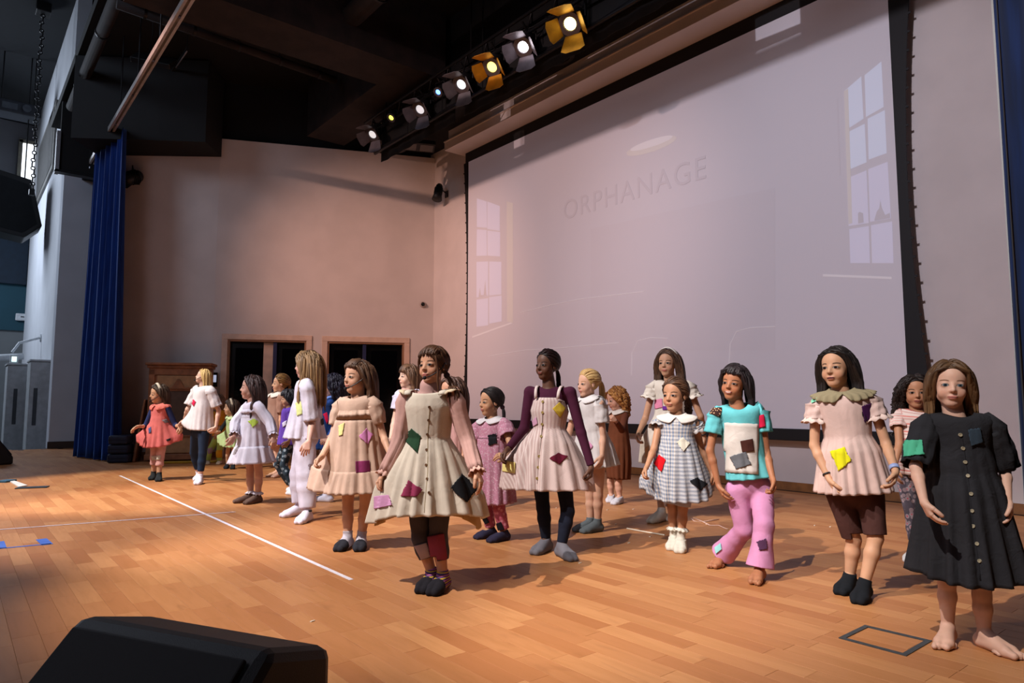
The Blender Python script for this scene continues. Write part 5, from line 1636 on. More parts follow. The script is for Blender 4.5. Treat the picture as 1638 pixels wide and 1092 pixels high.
def wear_patch(c, on, quad, col, name='patch', label=None, off=0.0065, n=15, jag=0.0, **kw):
    """a scrap of cloth lying on garment `on`; quad = its corners as the photograph shows them"""
    srf = c['surf'].get(on)
    if srf is None: return
    key = 'bvh_' + on
    if key not in c: c[key] = bvh_of(srf)
    bt = c[key]
    q = [np.array(c['px'](p)) for p in quad]
    rs = np.random.RandomState(int(abs(q[0][0] * 7 + q[0][1] * 3)) % 9999)
    pts, ok = [], []
    if len(q) == 3: q.append((q[2] + q[0]) / 2)
    for i in range(n):
        for j in range(n):
            s, t = i / (n - 1), j / (n - 1)
            p = q[0] * (1 - s) * (1 - t) + q[1] * s * (1 - t) + q[2] * s * t + q[3] * (1 - s) * t
            if jag and (i in (0, n - 1) or j in (0, n - 1)): p = p + (rs.rand(2) - 0.5) * jag
            d = unit(ray(*p))
            loc, nrm, idx, dist = bt.ray_cast(Vector(CAM), Vector(d), 40)
            if loc is None: pts.append(None); continue
            nn = np.array(nrm)
            if nn @ d > 0: nn = -nn
            pts.append(np.array(loc) + nn * off - d * 0.002)
    good = [p for p in pts if p is not None]
    if len(good) < n * n * 0.5: return
    dep = np.median([(p - CAM) @ FH for p in good])
    mapi, vs_ = {}, []
    for k, p in enumerate(pts):
        if p is None or abs((p - CAM) @ FH - dep) > 0.13: continue
        mapi[k] = len(vs_); vs_.append(p)
    fs = []
    for i in range(n - 1):
        for j in range(n - 1):
            ids = [i * n + j, (i + 1) * n + j, (i + 1) * n + j + 1, i * n + j + 1]
            if all(k in mapi for k in ids): fs.append(tuple(mapi[k] for k in ids))
    if not fs: return
    o = link_mesh(name, vs_, fs, cloth(col, **kw), srf)
    if label: o['label'] = label
    solid(o, 0.0016)
def wear_buttons(c, on, pts, col, r=0.008):
    srf = c['surf'].get(on)
    key = 'bvh_' + on
    if key not in c: c[key] = bvh_of(srf)
    for p in pts:
        d = unit(ray(*c['px'](p)))
        loc, nrm, idx, dist = c[key].ray_cast(Vector(CAM), Vector(d), 40)
        if loc is None: continue
        nn = np.array(nrm)
        if nn @ d > 0: nn = -nn
        a = np.array(loc) + nn * 0.002
        mb = MB().cyl(a, a + nn * 0.004, r, r * 0.9, 12)
        mb.disc_ring(a + nn * 0.004, nn, r * 0.6, r * 0.95, 0.0015, 12)
        mb.build('button', plain('button_' + col.lstrip('#'), col, 0.4, 0.0, 0.1, 40, 0), srf)
def wear_seam(c, on, pts, w=0.004, col='#8a7a5c', name='placket', **kw):
    srf = c['surf'].get(on)
    key = 'bvh_' + on
    if key not in c: c[key] = bvh_of(srf)
    path = []
    q = [np.array(c['px'](p)) for p in pts]
    for i in range(len(q) - 1):
        for t in np.linspace(0, 1, 7)[(1 if i else 0):]:
            p = q[i] + (q[i + 1] - q[i]) * t
            d = unit(ray(*p))
            loc, nrm, idx, dist = c[key].ray_cast(Vector(CAM), Vector(d), 40)
            if loc is None: continue
            nn = np.array(nrm)
            if nn @ d > 0: nn = -nn
            path.append(np.array(loc) + nn * 0.001)
    if len(path) > 2: link_mesh(name, *(lambda m: (m.v, m.f))(MB().tube(path, w, 6, flat=0.5)), cloth(col), srf)
def wear_band(c, joint, t, col, r=0.02, h=0.02, name='wristband'):
    S, E, W, ap = c['arms'][joint]
    p = E + (W - E) * t; d = unit(W - E)
    m = MB().disc_ring(p - d * h / 2, d, r * c['H'] * 0.92, r * c['H'] * 1.06, h, 20)
    m.build(name, plain('band_' + col.lstrip('#'), col, 0.5), c['th'], smooth=True)
def wear_headband(c, col, w=0.12, y=0.06, tilt=0.25):
    hl, hh = c['hl'], c['hh']
    vs_, n = [], 26
    for j in range(n):
        a = math.radians(-100 + 200 * j / (n - 1))
        for s2 in (-1, -0.3, 0.3, 1):
            yy = y + s2 * w / 2 - tilt * (1 - math.cos(a)) * 0.5
            r = np.sqrt(max(0.05, 1 - ((yy - CR_C[1]) / (CR_R[1] * 1.24)) ** 2))
            sc_ = 1.235 + (0.02 if abs(s2) < 0.5 else 0)
            vs_.append(hl(math.sin(a) * CR_R[0] * sc_ * r, yy, CR_C[2] + math.cos(a) * CR_R[2] * sc_ * r))
    fs = [(4 * j + q, 4 * j + q + 1, 4 * j + q + 5, 4 * j + q + 4) for j in range(n - 1) for q in range(3)]
    solid(link_mesh('headband', vs_, fs, cloth(col), c['th']), 0.008)
def wear_mic(c, side=-1, col='#101014', ball='#16161c'):
    """boom of a headset microphone along the cheek; side -1 = the subject's left"""
    hl, hh = c['hl'], c['hh']
    path = [hl(side * 0.37, -0.12, 0.50), hl(side * 0.385, -0.02, 0.53), hl(side * 0.38, 0.05, 0.42), hl(side * 0.32, 0.18, 0.30), hl(side * 0.24, 0.31, 0.20), hl(side * 0.12, 0.39, 0.14)]
    m = MB().tube(path, 0.016 * hh, 6)
    o = m.build('headset_microphone', plain('mic_boom', col, 0.4), c['th'], smooth=True)
    b = hl(side * 0.10, 0.40, 0.135); e = hl(side * 0.01, 0.42, 0.115)
    MB().tube([b, b + (e - b) * 0.2, b + (e - b) * 0.8, e], [0.02 * hh, 0.045 * hh, 0.045 * hh, 0.02 * hh], 10).build('microphone_foam', plain('mic_foam', ball, 0.95), o, smooth=True)

# ------------------------------------------------------------------ hair: a cap and many tapering locks
def hair(c, style='long', c1='#2a1a12', c2='#5a3b28', length=0.9, n=None, part=0.0, bangs=0.0, curl=0.0, thick=1.0, tail=None, tie=None, frontlocks=0, seed=3, tip=None, cover=0.0, capcut=(0.26, 0.80), side=0.29):
    H, hh, hl, HR, HO = c['H'], c['hh'], c['hl'], c['HR'], c['HO']
    rs = np.random.RandomState(seed + int(abs(c['base'][0] * 131)))
    near = c['d0'] < 6.5
    n = n or (430 if near else 190)
    cr = CR_R * 1.055
    pn = np.array((0.0, 0.866, -0.5)); p0 = np.array((0, capcut[0], capcut[1]))
    # cap
    E_ = HR
    prims = [ell(hl(*CR_C), E_, cr * hh, 0.01), cut(hl(*p0), HR.T @ pn, 0.6)]
    cv, cq = mesh_field(prims, c['vox'])
    fs = [tuple(x) for x in cq.tolist()]
    vs_ = [cv]; hv = [np.full(len(cv), 0.25)]
    g_l = HR @ np.array((0, 0, -1.0))           # gravity in head coordinates
    locks = []
    ns = 18
    i = 0
    roots = []
    while len(roots) < n:
        i += 1
        z = 1 - rs.rand() * 1.35
        a = rs.rand() * 2 * math.pi
        r = math.sqrt(max(0, 1 - min(1, z * z)))
        if z < -1: continue
        p = CR_C + cr * np.array((r * math.cos(a), r * math.sin(a), z))
        if (p - p0) @ pn > -0.005 or p[2] < 0.34: continue
        roots.append(p)
    roots = np.array(roots)
    m = len(roots)
    jit = rs.rand(m)
    paths = np.zeros((m, ns + 1, 3))
    def ellpush(p, sc):
        q = (p - CR_C) / (CR_R * sc[:, None])
        l = np.linalg.norm(q, axis=1, keepdims=True)
        return np.where(l < 1, CR_C + CR_R * sc[:, None] * q / (l + 1e-9), p)
    sc = 1.06 + 0.075 * rs.rand(m) * thick
    Tw = lambda p: HO + (p @ HR) * hh
    Tl = lambda w: ((w - HO) @ HR.T) / hh
    def bodypush(p):
        w = Tw(p)
        for (ctr, r, grow) in ((c['P'] + (c['N'] - c['P']) * 0.70, np.array((0.081, 0.060, 0.115)) * H * c['g'], 0.028), ):
            q = (w - ctr) @ c['axes'].T / (r + grow)
            l = np.linalg.norm(q, axis=1, keepdims=True)
            w = np.where(l < 1, ctr + ((q / (l + 1e-9)) * (r + grow)) @ c['axes'], w)
        for (a, b, rad) in [(c['N'] - c['up'] * 0.03 * H, s, 0.034 * H + 0.014) for s in c['S']] + [(c['N'] - c['up'] * 0.03 * H, c['hl'](0, -0.07, 0.2), 0.037 * H + 0.006)] + [(A[0], A[1], 0.028 * H + 0.014) for A in c['arms']]:
            ba = b - a
            t = np.clip(((w - a) @ ba) / (ba @ ba), 0, 1)[:, None]
            d = w - (a + ba * t); l = np.linalg.norm(d, axis=1, keepdims=True)
            w = np.where(l < rad, a + ba * t + d / (l + 1e-9) * rad, w)
        return Tl(w)
    if style in ('long', 'bob', 'curly'):
        p = ellpush(roots, sc)
        sgn = np.where(roots[:, 0] - part + 0.02 * (rs.rand(m) - 0.5) > 0, 1.0, -1.0)
        v = np.stack([sgn * 0.9, -0.25 - 0.5 * (roots[:, 1] < -0.1), -0.2 + 0 * sgn], 1)
        v /= np.linalg.norm(v, axis=1, keepdims=True)
        L = np.maximum(0.18, (roots[:, 2] - (-length))) + 0.22 * (roots[:, 2] > 0.8)
        L = L * (0.90 + 0.16 * jit)
        paths[:, 0] = roots * 0.97 + CR_C * 0.03
        paths[:, 0] = ellpush(paths[:, 0], np.full(m, 1.03))
        for k in range(1, ns + 1):
            v = v * 0.72 + g_l * 0.42 + (rs.rand(m, 3) - 0.5) * 0.10
            v /= np.linalg.norm(v, axis=1, keepdims=True)
            p = p + v * (L / ns)[:, None]
            p = ellpush(p, sc)
            s = (p - p0) @ pn
            bad = (s > -0.01) & (np.abs(p[:, 0]) < side) & (p[:, 2] > -0.05)
            p[bad, 0] = np.sign(p[bad, 0]) * side * np.minimum(1, 0.6 + 0.4 * (p[bad, 2] < 0.8))
            s2 = s - cover
            far_ = (s2 > 0.015) & (p[:, 2] > 0.05)
            p[far_] -= pn * (s2[far_] - 0.015)[:, None]
            p = ellpush(p, sc)
            p = bodypush(p)
            paths[:, k] = p
        if curl:
            ph = rs.rand(m) * 6.28; fr = 2 * math.pi / (0.22 + 0.06 * rs.rand(m))
            arc = np.arange(ns + 1)[None, :] * (L / ns)[:, None]
            amp = curl * np.clip(arc / 0.3, 0, 1)
            paths[:, :, 0] += amp * np.cos(fr[:, None] * arc + ph[:, None])
            paths[:, :, 1] += amp * np.sin(fr[:, None] * arc + ph[:, None])
    else:
        ties = [np.array(t) for t in (tie if isinstance(tie, list) else [tie or (0, -0.50, 0.62)])]
        k1 = 9
        own = np.zeros(m, int)
        if len(ties) > 1: own = (roots[:, 0] < part).astype(int)
        T = np.array([ties[o] for o in own])
        for k in range(k1 + 1):
            t = k / k1
            p = roots * (1 - t) + T * t
            w = (p - CR_C) / CR_R
            l = np.linalg.norm(w, axis=1, keepdims=True)
            rad = 1.03 + (sc - 1.03)[:, None] * min(1, 3 * t)
            fin = CR_C + CR_R * w / l * np.maximum(l if t > 0.8 else rad * 0 + rad, rad)
            paths[:, k] = fin if t < 0.97 else T
        v = np.stack([np.zeros(m), -np.ones(m) * 0.7, -0.2 * np.ones(m)], 1)
        if len(ties) > 1: v = np.stack([np.where(own == 0, 0.8, -0.8), -0.1 * np.ones(m), -0.5 * np.ones(m)], 1)
        if tail and 'dir' in tail: v = np.tile(np.array(tail['dir'], float), (m, 1))
        TL = (tail or {}).get('len', 0.9)
        spread = (tail or {}).get('spread', 0.09)
        p = T.copy()
        v = v + (rs.rand(m, 3) - 0.5) * spread * 6
        for k in range(k1 + 1, ns + 1):
            v = v * 0.70 + g_l * 0.40 + (rs.rand(m, 3) - 0.5) * 0.08
            v /= np.linalg.norm(v, axis=1, keepdims=True)
            p = p + v * TL * (0.85 + 0.25 * jit[:, None]) / (ns - k1)
            p = ellpush(p, np.full(m, 1.10))
            p = bodypush(p)
            paths[:, k] = p
        if curl:
            ph = rs.rand(m) * 6.28
            for k in range(k1, ns + 1):
                t = (k - k1) / (ns - k1)
                paths[:, k, 0] += curl * min(1, 2 * t) * np.cos(t * 16 + ph)
                paths[:, k, 1] += curl * min(1, 2 * t) * np.sin(t * 16 + ph)
    P_all = [paths]
    if bangs:
        nb = 90 if near else 48
        x0 = (rs.rand(nb) - 0.5) * 0.56
        bp = np.zeros((nb, ns + 1, 3))
        end = math.radians(62 + 30 * bangs)
        for k in range(ns + 1):
            t = k / ns
            a = math.radians(12) + (end * (0.93 + 0.1 * rs.rand(nb)) - math.radians(12)) * t
            s2 = 1.075 + 0.03 * t
            r = np.sqrt(np.maximum(0.05, 1 - (x0 / (CR_R[0] * 1.1)) ** 2))
            bp[:, k, 0] = x0 * (1 + 0.12 * t) + 0.03 * t * np.sin(x0 * 40)
            bp[:, k, 1] = CR_C[1] + CR_R[1] * s2 * r * np.sin(a)
            bp[:, k, 2] = CR_C[2] + CR_R[2] * s2 * r * np.cos(a)
        P_all.append(bp)
    paths = np.vstack(P_all)
    if frontlocks:
        fl_ = []
        for q in range(frontlocks):
            sg = 1 if q % 2 else -1
            pth = [np.array((sg * 0.20, 0.22, 0.86)), np.array((sg * 0.31, 0.24, 0.62)), np.array((sg * 0.33, 0.22, 0.35)), np.array((sg * 0.33, 0.20, 0.05)), np.array((sg * 0.36, 0.20, -0.3))]
            pth = np.array(pth) + (rs.rand(5, 3) - 0.5) * 0.05
            s_ = np.linspace(0, 4, ns + 1)
            pw = np.stack([np.interp(s_, range(5), pth[:, d]) for d in range(3)], 1)
            fl_.append(pw)
        paths = np.vstack([paths, np.array(fl_)])
    # tubes, all at once
    W = HO + (paths.reshape(-1, 3) @ HR) * hh
    W = W.reshape(paths.shape)
    W[:, :, 2] = np.maximum(W[:, :, 2], 0.02)
    m2 = len(W)
    d = np.gradient(W, axis=1); d /= np.linalg.norm(d, axis=2, keepdims=True) + 1e-9
    ref = unit(np.array((0.3, 0.5, 0.81)))
    a = np.cross(d, ref); a /= np.linalg.norm(a, axis=2, keepdims=True) + 1e-9
    b = np.cross(a, d)
    t = np.linspace(0, 1, ns + 1)
    r0 = hh * 0.027 * (0.8 + 0.5 * rs.rand(m2)) * (1.0 if near else 1.4) * (1.25 if style == 'curly' or curl else 1.0) * (0.85 if curl else 1)
    if style not in ('long', 'bob', 'curly'): r0 = r0 * 0.85
    rad = r0[:, None] * (0.55 + 0.9 * np.sin(math.pi * np.clip(t * 0.85 + 0.15, 0, 1)))[None, :] * np.where(t > 0.97, 0.3, 1)[None, :]
    ks = 5
    ring = []
    for k in range(ks):
        an = 2 * math.pi * k / ks
        ring.append(W + (a * math.cos(an) + b * math.sin(an)) * rad[:, :, None])
    V = np.stack(ring, 2)                        # m, ns+1, ks, 3
    idx = np.arange(m2 * (ns + 1) * ks).reshape(m2, ns + 1, ks)
    f = np.stack([idx[:, :-1], np.roll(idx, -1, 2)[:, :-1], np.roll(idx, -1, 2)[:, 1:], idx[:, 1:]], -1).reshape(-1, 4)
    o1 = len(cv)
    val = np.repeat(np.clip(0.1 + 0.8 * rs.rand(m2), 0, 1), (ns + 1) * ks)
    if tip is not None:
        tt = np.tile(np.repeat(t, ks), m2)
        val = val * 0.45 + tip * tt ** 1.5
    allv = np.vstack([cv, V.reshape(-1, 3)])
    quads = np.vstack([cq, f + o1])
    o = link_mesh('hair', allv, quads, hairmat(c1, c2), c['th'], attrs={'hv': np.concatenate([np.full(len(cv), 0.25), val])})
    if style == 'bun':
        bb = MB().sphere(hl(*(tail or {}).get('bun', (0, -0.52, 0.66))), (tail or {}).get('r', 0.17) * hh, 16, 12)
        b_o = link_mesh('hair_bun', bb.v, bb.f, hairmat(c1, c2), o, attrs={'hv': np.random.RandomState(1).rand(len(bb.v))})
    if tie is not None and style != 'bun':
        for tt in (tie if isinstance(tie, list) else [tie]):
            tt = np.array(tt, float)
            MB().sphere(hl(*(tt)), 0.085 * hh, 10, 8).build('hair_tie', plain('hair_tie', '#3a2530', 0.8), o, smooth=True)

WEAR = dict(pants=wear_pants, shirt=wear_shirt, socks=wear_socks, dress=wear_dress, sleeves=wear_sleeves, collar=wear_collar, straps=wear_straps,
            patch=wear_patch, buttons=wear_buttons, seam=wear_seam, band=wear_band, headband=wear_headband, mic=wear_mic)
# ------------------------------------------------------------------ the children (joints read off the photograph, stood on the floor)
KIDS = {}

KIDS['cream'] = dict(
    label='person in cream patched pinafore over a pink top, patched grey leggings, headset microphone', crop='D', yaw=14, hyaw=31, hpitch=3, hroll=-3,
    head=(305, 55, 207), neck=(292, 240), pelvis=(290, 545),
    arms=[((178, 425), (112, 565), (80, 612), 'nn', 0.7), ((443, 435), (478, 555), (515, 640), 'fn', 0.35)],
    legs=[((255, 815), (302, 965), (235, 1038)), ((325, 825), (345, 972), (275, 1050))],
    skin='#c98f6b', face=dict(brow='#20140e', lip='#b4605a', gaze=-0.008),
    wear=[('pants', dict(col='#4a4750', upto=1.55, e=0.007, knee=0.004, wrinkle=0.003)),
          ('patch', dict(on='leggings', quad=[(285, 815), (345, 800), (360, 905), (300, 905)], col='#8a3a4c', name='knee_patch', label='dark red patch on the knee')),
          ('patch', dict(on='leggings', quad=[(232, 850), (278, 838), (298, 895), (262, 910)], col='#b09a9a', name='knee_patch', label='pale grey patch on the knee')),
          ('socks', dict(col='#4a3a66', upto=0.16, pattern='bands', c2='#c9a23a', c3='#a85a8a', size=0.022, toe='#1e1c22')),
          ('shirt', dict(col='#bd958e', sleeve=1.93, e=0.009, neck=True)),
          ('sleeves', dict(col='#c39a91', upto=1.95, r0=0.038, r1=0.026, fold=0.004, hem='#cda396')),
          ('dress', dict(col='#cbc0b0', top='none', name='pinafore', rows=[(0.000, 0.072, 0.072, 0), (0.02, 0.098, 0.077, 0.001), (0.06, 0.108, 0.084, 0.002), (0.13, 0.093, 0.080, 0.002), (0.19, 0.086, 0.076, 0.003), (0.25, 0.112, 0.100, 0.010), (0.34, 0.142, 0.125, 0.015), (0.475, 0.185, 0.16, 0.020)], pulls=[((75, 615), 0.31, 0.6, 1.0), ((502, 655), 0.37, 0.55, 1.0)], gdip=0.02, nf=17, waist=0.19)),
          ('dress', dict(col='#c9ab7c', top='none', name='underskirt', rows=[(0.20, 0.085, 0.074, 0.003), (0.30, 0.12, 0.10, 0.01), (0.49, 0.165, 0.14, 0.016)], pulls=[((90, 650), 0.34, 0.55, 0.9), ((480, 700), 0.37, 0.5, 0.95)], seed=4, pattern='stripes', c2='#b89566', size=0.012)),
          ('straps', dict(col='#cbc0b0', x=0.075, w=0.03, u0=0.012, frill='#d2bfa2')),
          ('patch', dict(on='pinafore', quad=[(187, 425), (222, 385), (258, 415), (245, 485)], col='#22402b', jag=1.0, label='dark green patch')),
          ('patch', dict(on='pinafore', quad=[(180, 655), (207, 590), (262, 628), (240, 655)], col='#8a3352', jag=1.0, label='plum patch')),
          ('patch', dict(on='pinafore', quad=[(373, 622), (420, 565), (478, 625), (437, 680)], col='#15161a', jag=2.0, label='black patch')),
          ('patch', dict(on='pinafore', quad=[(72, 655), (130, 648), (143, 690), (72, 705)], col='#c58fb5', jag=1.0, label='lilac patch')),
          ('seam', dict(on='pinafore', pts=[(292, 295), (284, 400), (284, 560), (270, 720)], w=0.004)),
          ('buttons', dict(on='pinafore', pts=[(290, 300), (287, 352), (283, 408), (279, 470), (279, 530), (283, 585), (288, 640)], col='#6b4a30'))],
    hair=dict(style='pig', c1='#2b1b13', c2='#5a3a26', tie=[(0.30, -0.22, 0.22), (-0.33, -0.18, 0.22)], tail=dict(len=1.15, spread=0.05), bangs=0.45, frontlocks=2),
    extra=[('mic', dict(side=-1))])
KIDS['black'] = dict(
    label='barefoot person in black button-front dress with a mint sleeve patch, beside the blue curtain', crop='G', yaw=10, hyaw=25, hpitch=0, hroll=3,
    head=(556, 72, 228), neck=(577, 268), pelvis=(600, 590), bare=True, hs=0.98,
    arms=[((442, 425), (470, 540), (503, 605), 'nn', 0.35), ((735, 430), (745, 540), (748, 600), 'fn', 0.3)],
    legs=[((545, 800), (548, 955), (535, 1003)), ((660, 850), (668, 975), (755, 1035))],
    skin='#d3a288', face=dict(brow='#6b4a34', lip='#b56a62', iris='#3a4a55'),
    wear=[('dress', dict(col='#27272b', rows=[(0.16, 0.108, 0.084, 0.004), (0.185, 0.108, 0.086, 0.005), (0.24, 0.125, 0.105, 0.012), (0.36, 0.148, 0.125, 0.016), (0.525, 0.175, 0.155, 0.020)], gdip=0.03, wrinkle=0.6)),
          ('sleeves', dict(col='#27272b', upto=0.98, r0=0.038, r1=0.044, puff=0.006, fold=0.005, wrinkle=0.6)),
          ('patch', dict(on='sleeve0', quad=[(403, 340), (465, 338), (468, 385), (405, 393)], col='#4fae8a', jag=1.0, label='mint green patch')),
          ('patch', dict(on='dress', quad=[(612, 302), (652, 298), (660, 345), (622, 358)], col='#34424f', jag=1.5, label='slate blue patch')),
          ('seam', dict(on='dress', pts=[(590, 310), (612, 450), (632, 620), (655, 800)], w=0.004, col='#222226')),
          ('buttons', dict(on='dress', pts=[(588, 320), (597, 364), (604, 410), (614, 455), (626, 514), (629, 570), (632, 620), (645, 678), (655, 735)], col='#9a9078'))],
    hair=dict(style='long', c1='#3a281b', c2='#7a5a3c', length=0.22, part=0.05, tip=0.75))
KIDS['asian_pink'] = dict(
    label='person in pale pink dress with pleated khaki collar, yellow patch and black socks', crop='G', yaw=26, hyaw=49, hpitch=2, hroll=-2,
    head=(180, 28, 162), neck=(203, 193), pelvis=(240, 505),
    arms=[((108, 355), (155, 460), (190, 520), 'nn', 0.35), ((345, 350), (376, 440), (358, 502), 'fn', 0.4)],
    legs=[((238, 665), (225, 790), (140, 862)), ((310, 660), (272, 815), (228, 886))],
    skin='#c9936c', face=dict(brow='#15100c', lip='#b0605c', openm=0.6),
    wear=[('pants', dict(col='#4a2f2b', upto=0.92, e=0.010, flare=0.006, name='shorts', wrinkle=0.0015)),
          ('socks', dict(col='#15181d', upto=0.13)),
          ('dress', dict(col='#cdb2aa', rows=[(0.155, 0.088, 0.072, 0.001), (0.165, 0.088, 0.073, 0.004), (0.22, 0.112, 0.094, 0.009), (0.385, 0.140, 0.112, 0.013)], gdip=0.0, nf=19)),
          ('sleeves', dict(col='#cdb2aa', upto=0.38, r0=0.036, r1=0.040, fold=0.004, hem='#d8c0b6')),
          ('collar', dict(col='#8f8468', r=0.104, lo=0.022, pleats=24, wave=0.006)),
          ('patch', dict(on='dress', quad=[(162, 375), (208, 360), (230, 405), (188, 440)], col='#d6d21c', jag=1.5, label='bright yellow patch')),
          ('patch', dict(on='dress', quad=[(262, 225), (292, 215), (290, 265), (272, 280)], col='#43164a', jag=1.5, label='dark purple patch')),
          ('patch', dict(on='sleeve0', quad=[(95, 205), (120, 190), (124, 205), (102, 218)], col='#7fc9a8', label='small green patch')),
          ('band', dict(joint=0, t=0.9, col='#15151a', r=0.0165, h=0.008, name='bracelet')),
          ('band', dict(joint=1, t=0.88, col='#8fa0cf', r=0.0175, h=0.024))],
    hair=dict(style='long', c1='#0d0b0b', c2='#2a2220', length=0.75, part=0.1, thick=0.7, side=0.31, cover=-0.06))
KIDS['stripes'] = dict(
    label='person with long curly black hair in a striped top, behind the black dress', crop='G', yaw=12, hyaw=21, hpitch=-2,
    head=(440, 122, 228), neck=(450, 250), pelvis=(445, 450),
    arms=[((388, 350), (372, 425), (378, 470), 'nn', 0.3), ('auto', (0.1, 0.2))],
    legs=[((432, 590), (440, 700), (425, 725)), ((470, 590), (475, 700), (485, 725))],
    skin='#b57a52', face=dict(brow='#120c0a', openm=0.4),
    wear=[('pants', dict(col='#5a5560', upto=1.7, e=0.008, pattern='floral', c2='#9a8a90', c3='#c04a58', size=0.03)),
          ('socks', dict(col='#dddddd', upto=0.2)),
          ('dress', dict(col='#e2cfc6', rows=[(0.16, 0.098, 0.078, 0.002), (0.33, 0.112, 0.092, 0.006)], pattern='hstripes', c2='#d4857c', c3='#c9a49c', size=0.052, name='striped_top')),
          ('sleeves', dict(col='#e2cfc6', upto=0.42, r0=0.038, r1=0.040, pattern='hstripes', c2='#d4857c', c3='#c9a49c', size=0.052))],
    hair=dict(style='curly', c1='#0f0b0a', c2='#2c1f1a', length=1.0, curl=0.06, thick=1.7))
KIDS['turquoise'] = dict(
    label='smiling barefoot person in turquoise tee with a large white patch and pink flared trousers', crop='F', yaw=6, hyaw=41, hpitch=2, hroll=8,
    head=(492, 115, 265), neck=(508, 300), pelvis=(555, 640), bare=True, kd=(-0.10, -0.06),
    arms=[((388, 480), (425, 630), (460, 700), 'nn', 0.4), ((628, 490), (655, 600), (665, 665), 'fn', 0.6)],
    legs=[((535, 815), (440, 925), (365, 985)), ((618, 800), (600, 985), (575, 1035))],
    skin='#a8683f', face=dict(brow='#120c0a', lip='#9a5048', smile=0.9),
    wear=[('pants', dict(col='#c286ac', upto=(1.93, 1.95), e=0.013, flare=0.045, knee=0.008, name='trousers', wrinkle=0.0022)),
          ('dress', dict(col='#62b7bd', rows=[(0.16, 0.096, 0.077, 0.003), (0.24, 0.096, 0.080, 0.006), (0.335, 0.112, 0.096, 0.008)], name='tee', dip=0.03, lean=(0.01, 0), nf=9)),
          ('sleeves', dict(col='#62b7bd', upto=0.52, r0=0.040, r1=0.042, fold=0.003)),
          ('patch', dict(on='tee', quad=[(452, 360), (592, 368), (592, 582), (446, 572)], col='#c9c2bb', n=15, jag=1.0, off=0.006, label='large white patch')),
          ('patch', dict(on='tee', quad=[(516, 440), (566, 430), (572, 482), (524, 488)], col='#43231d', off=0.012, label='dark brown patch')),
          ('patch', dict(on='tee', quad=[(476, 505), (540, 484), (560, 540), (500, 560)], col='#5f6166', off=0.012, jag=1.5, label='grey patch')),
          ('patch', dict(on='sleeve0', quad=[(386, 325), (402, 300), (440, 300), (430, 335)], col='#3a2420', pattern='dots', c2='#c9a07a', size=0.012, label='brown flowered patch')),
          ('patch', dict(on='sleeve1', quad=[(586, 335), (616, 326), (622, 378), (592, 388)], col='#b3163a', label='crimson patch')),
          ('patch', dict(on='trousers', quad=[(588, 868), (628, 855), (630, 900), (598, 905)], col='#4a2c48', jag=2.0, label='dark squiggle print')),
          ('patch', dict(on='trousers', quad=[(410, 895), (436, 875), (440, 900), (415, 920)], col='#8fc9c9', label='pale blue patch'))],
    hair=dict(style='long', c1='#0e0b0c', c2='#2a2124', length=0.10, part=-0.05, bangs=0.35, thick=1.3))
KIDS['gingham'] = dict(
    label='person in blue gingham dress with white collar and red diamond patch, holding the hem', crop='F', yaw=20, hyaw=43, hpitch=0,
    head=(238, 168, 312), neck=(248, 345), pelvis=(248, 560),
    arms=[((150, 470), (118, 552), (92, 592), 'nn', 0.7), ((350, 470), (395, 575), (412, 620), 'fn', 0.7)],
    legs=[((228, 725), (235, 855), (222, 895)), ((272, 725), (264, 865), (250, 922))],
    skin='#b98058', face=dict(brow='#2a1b12', lip='#a8604f'),
    wear=[('pants', dict(col='#a9a5aa', upto=0.95, e=0.015, name='bloomers', wrinkle=0.003)),
          ('socks', dict(col='#c9c2b4', upto=0.34, ruffle='#d8d2c4')),
          ('socks', dict(col='#cfc8ba', upto=0.06, name='soft_shoe', e=0.009)),
          ('dress', dict(col='#bfbcba', rows=[(0.115, 0.100, 0.080, 0.002), (0.13, 0.101, 0.082, 0.005), (0.22, 0.128, 0.105, 0.010), (0.34, 0.160, 0.135, 0.012), (0.452, 0.180, 0.155, 0.016)], pulls=[((98, 600), 0.41, 0.5, 1.0), ((406, 628), 0.43, 0.5, 1.0)], pattern='gingham', c2='#6d7d96', c3='#a58d68', size=0.026, nf=17, gdip=0.02)),
          ('sleeves', dict(col='#bfbcba', upto=0.12, r0=0.040, r1=0.044, fold=0.003, hem='#b4b0ae', pattern='gingham', c2='#6d7d96', c3='#a58d68', size=0.026)),
          ('collar', dict(col='#d3ccc4', r=0.098, lo=0.030)),
          ('patch', dict(on='dress', quad=[(150, 535), (172, 498), (202, 520), (180, 572)], col='#c8121c', label='red diamond patch')),
          ('patch', dict(on='dress', quad=[(244, 445), (272, 425), (302, 450), (275, 485)], col='#cfc9b8', jag=1.5, label='off-white patch')),
          ('patch', dict(on='dress', quad=[(302, 610), (332, 596), (376, 622), (345, 652)], col='#17181c', jag=1.5, label='black patch'))],
    hair=dict(style='pony', c1='#33221a', c2='#6b4b36', tie=(-0.12, -0.50, 0.45), tail=dict(len=0.55, spread=0.12), curl=0.03, capcut=(0.27, 0.80)))
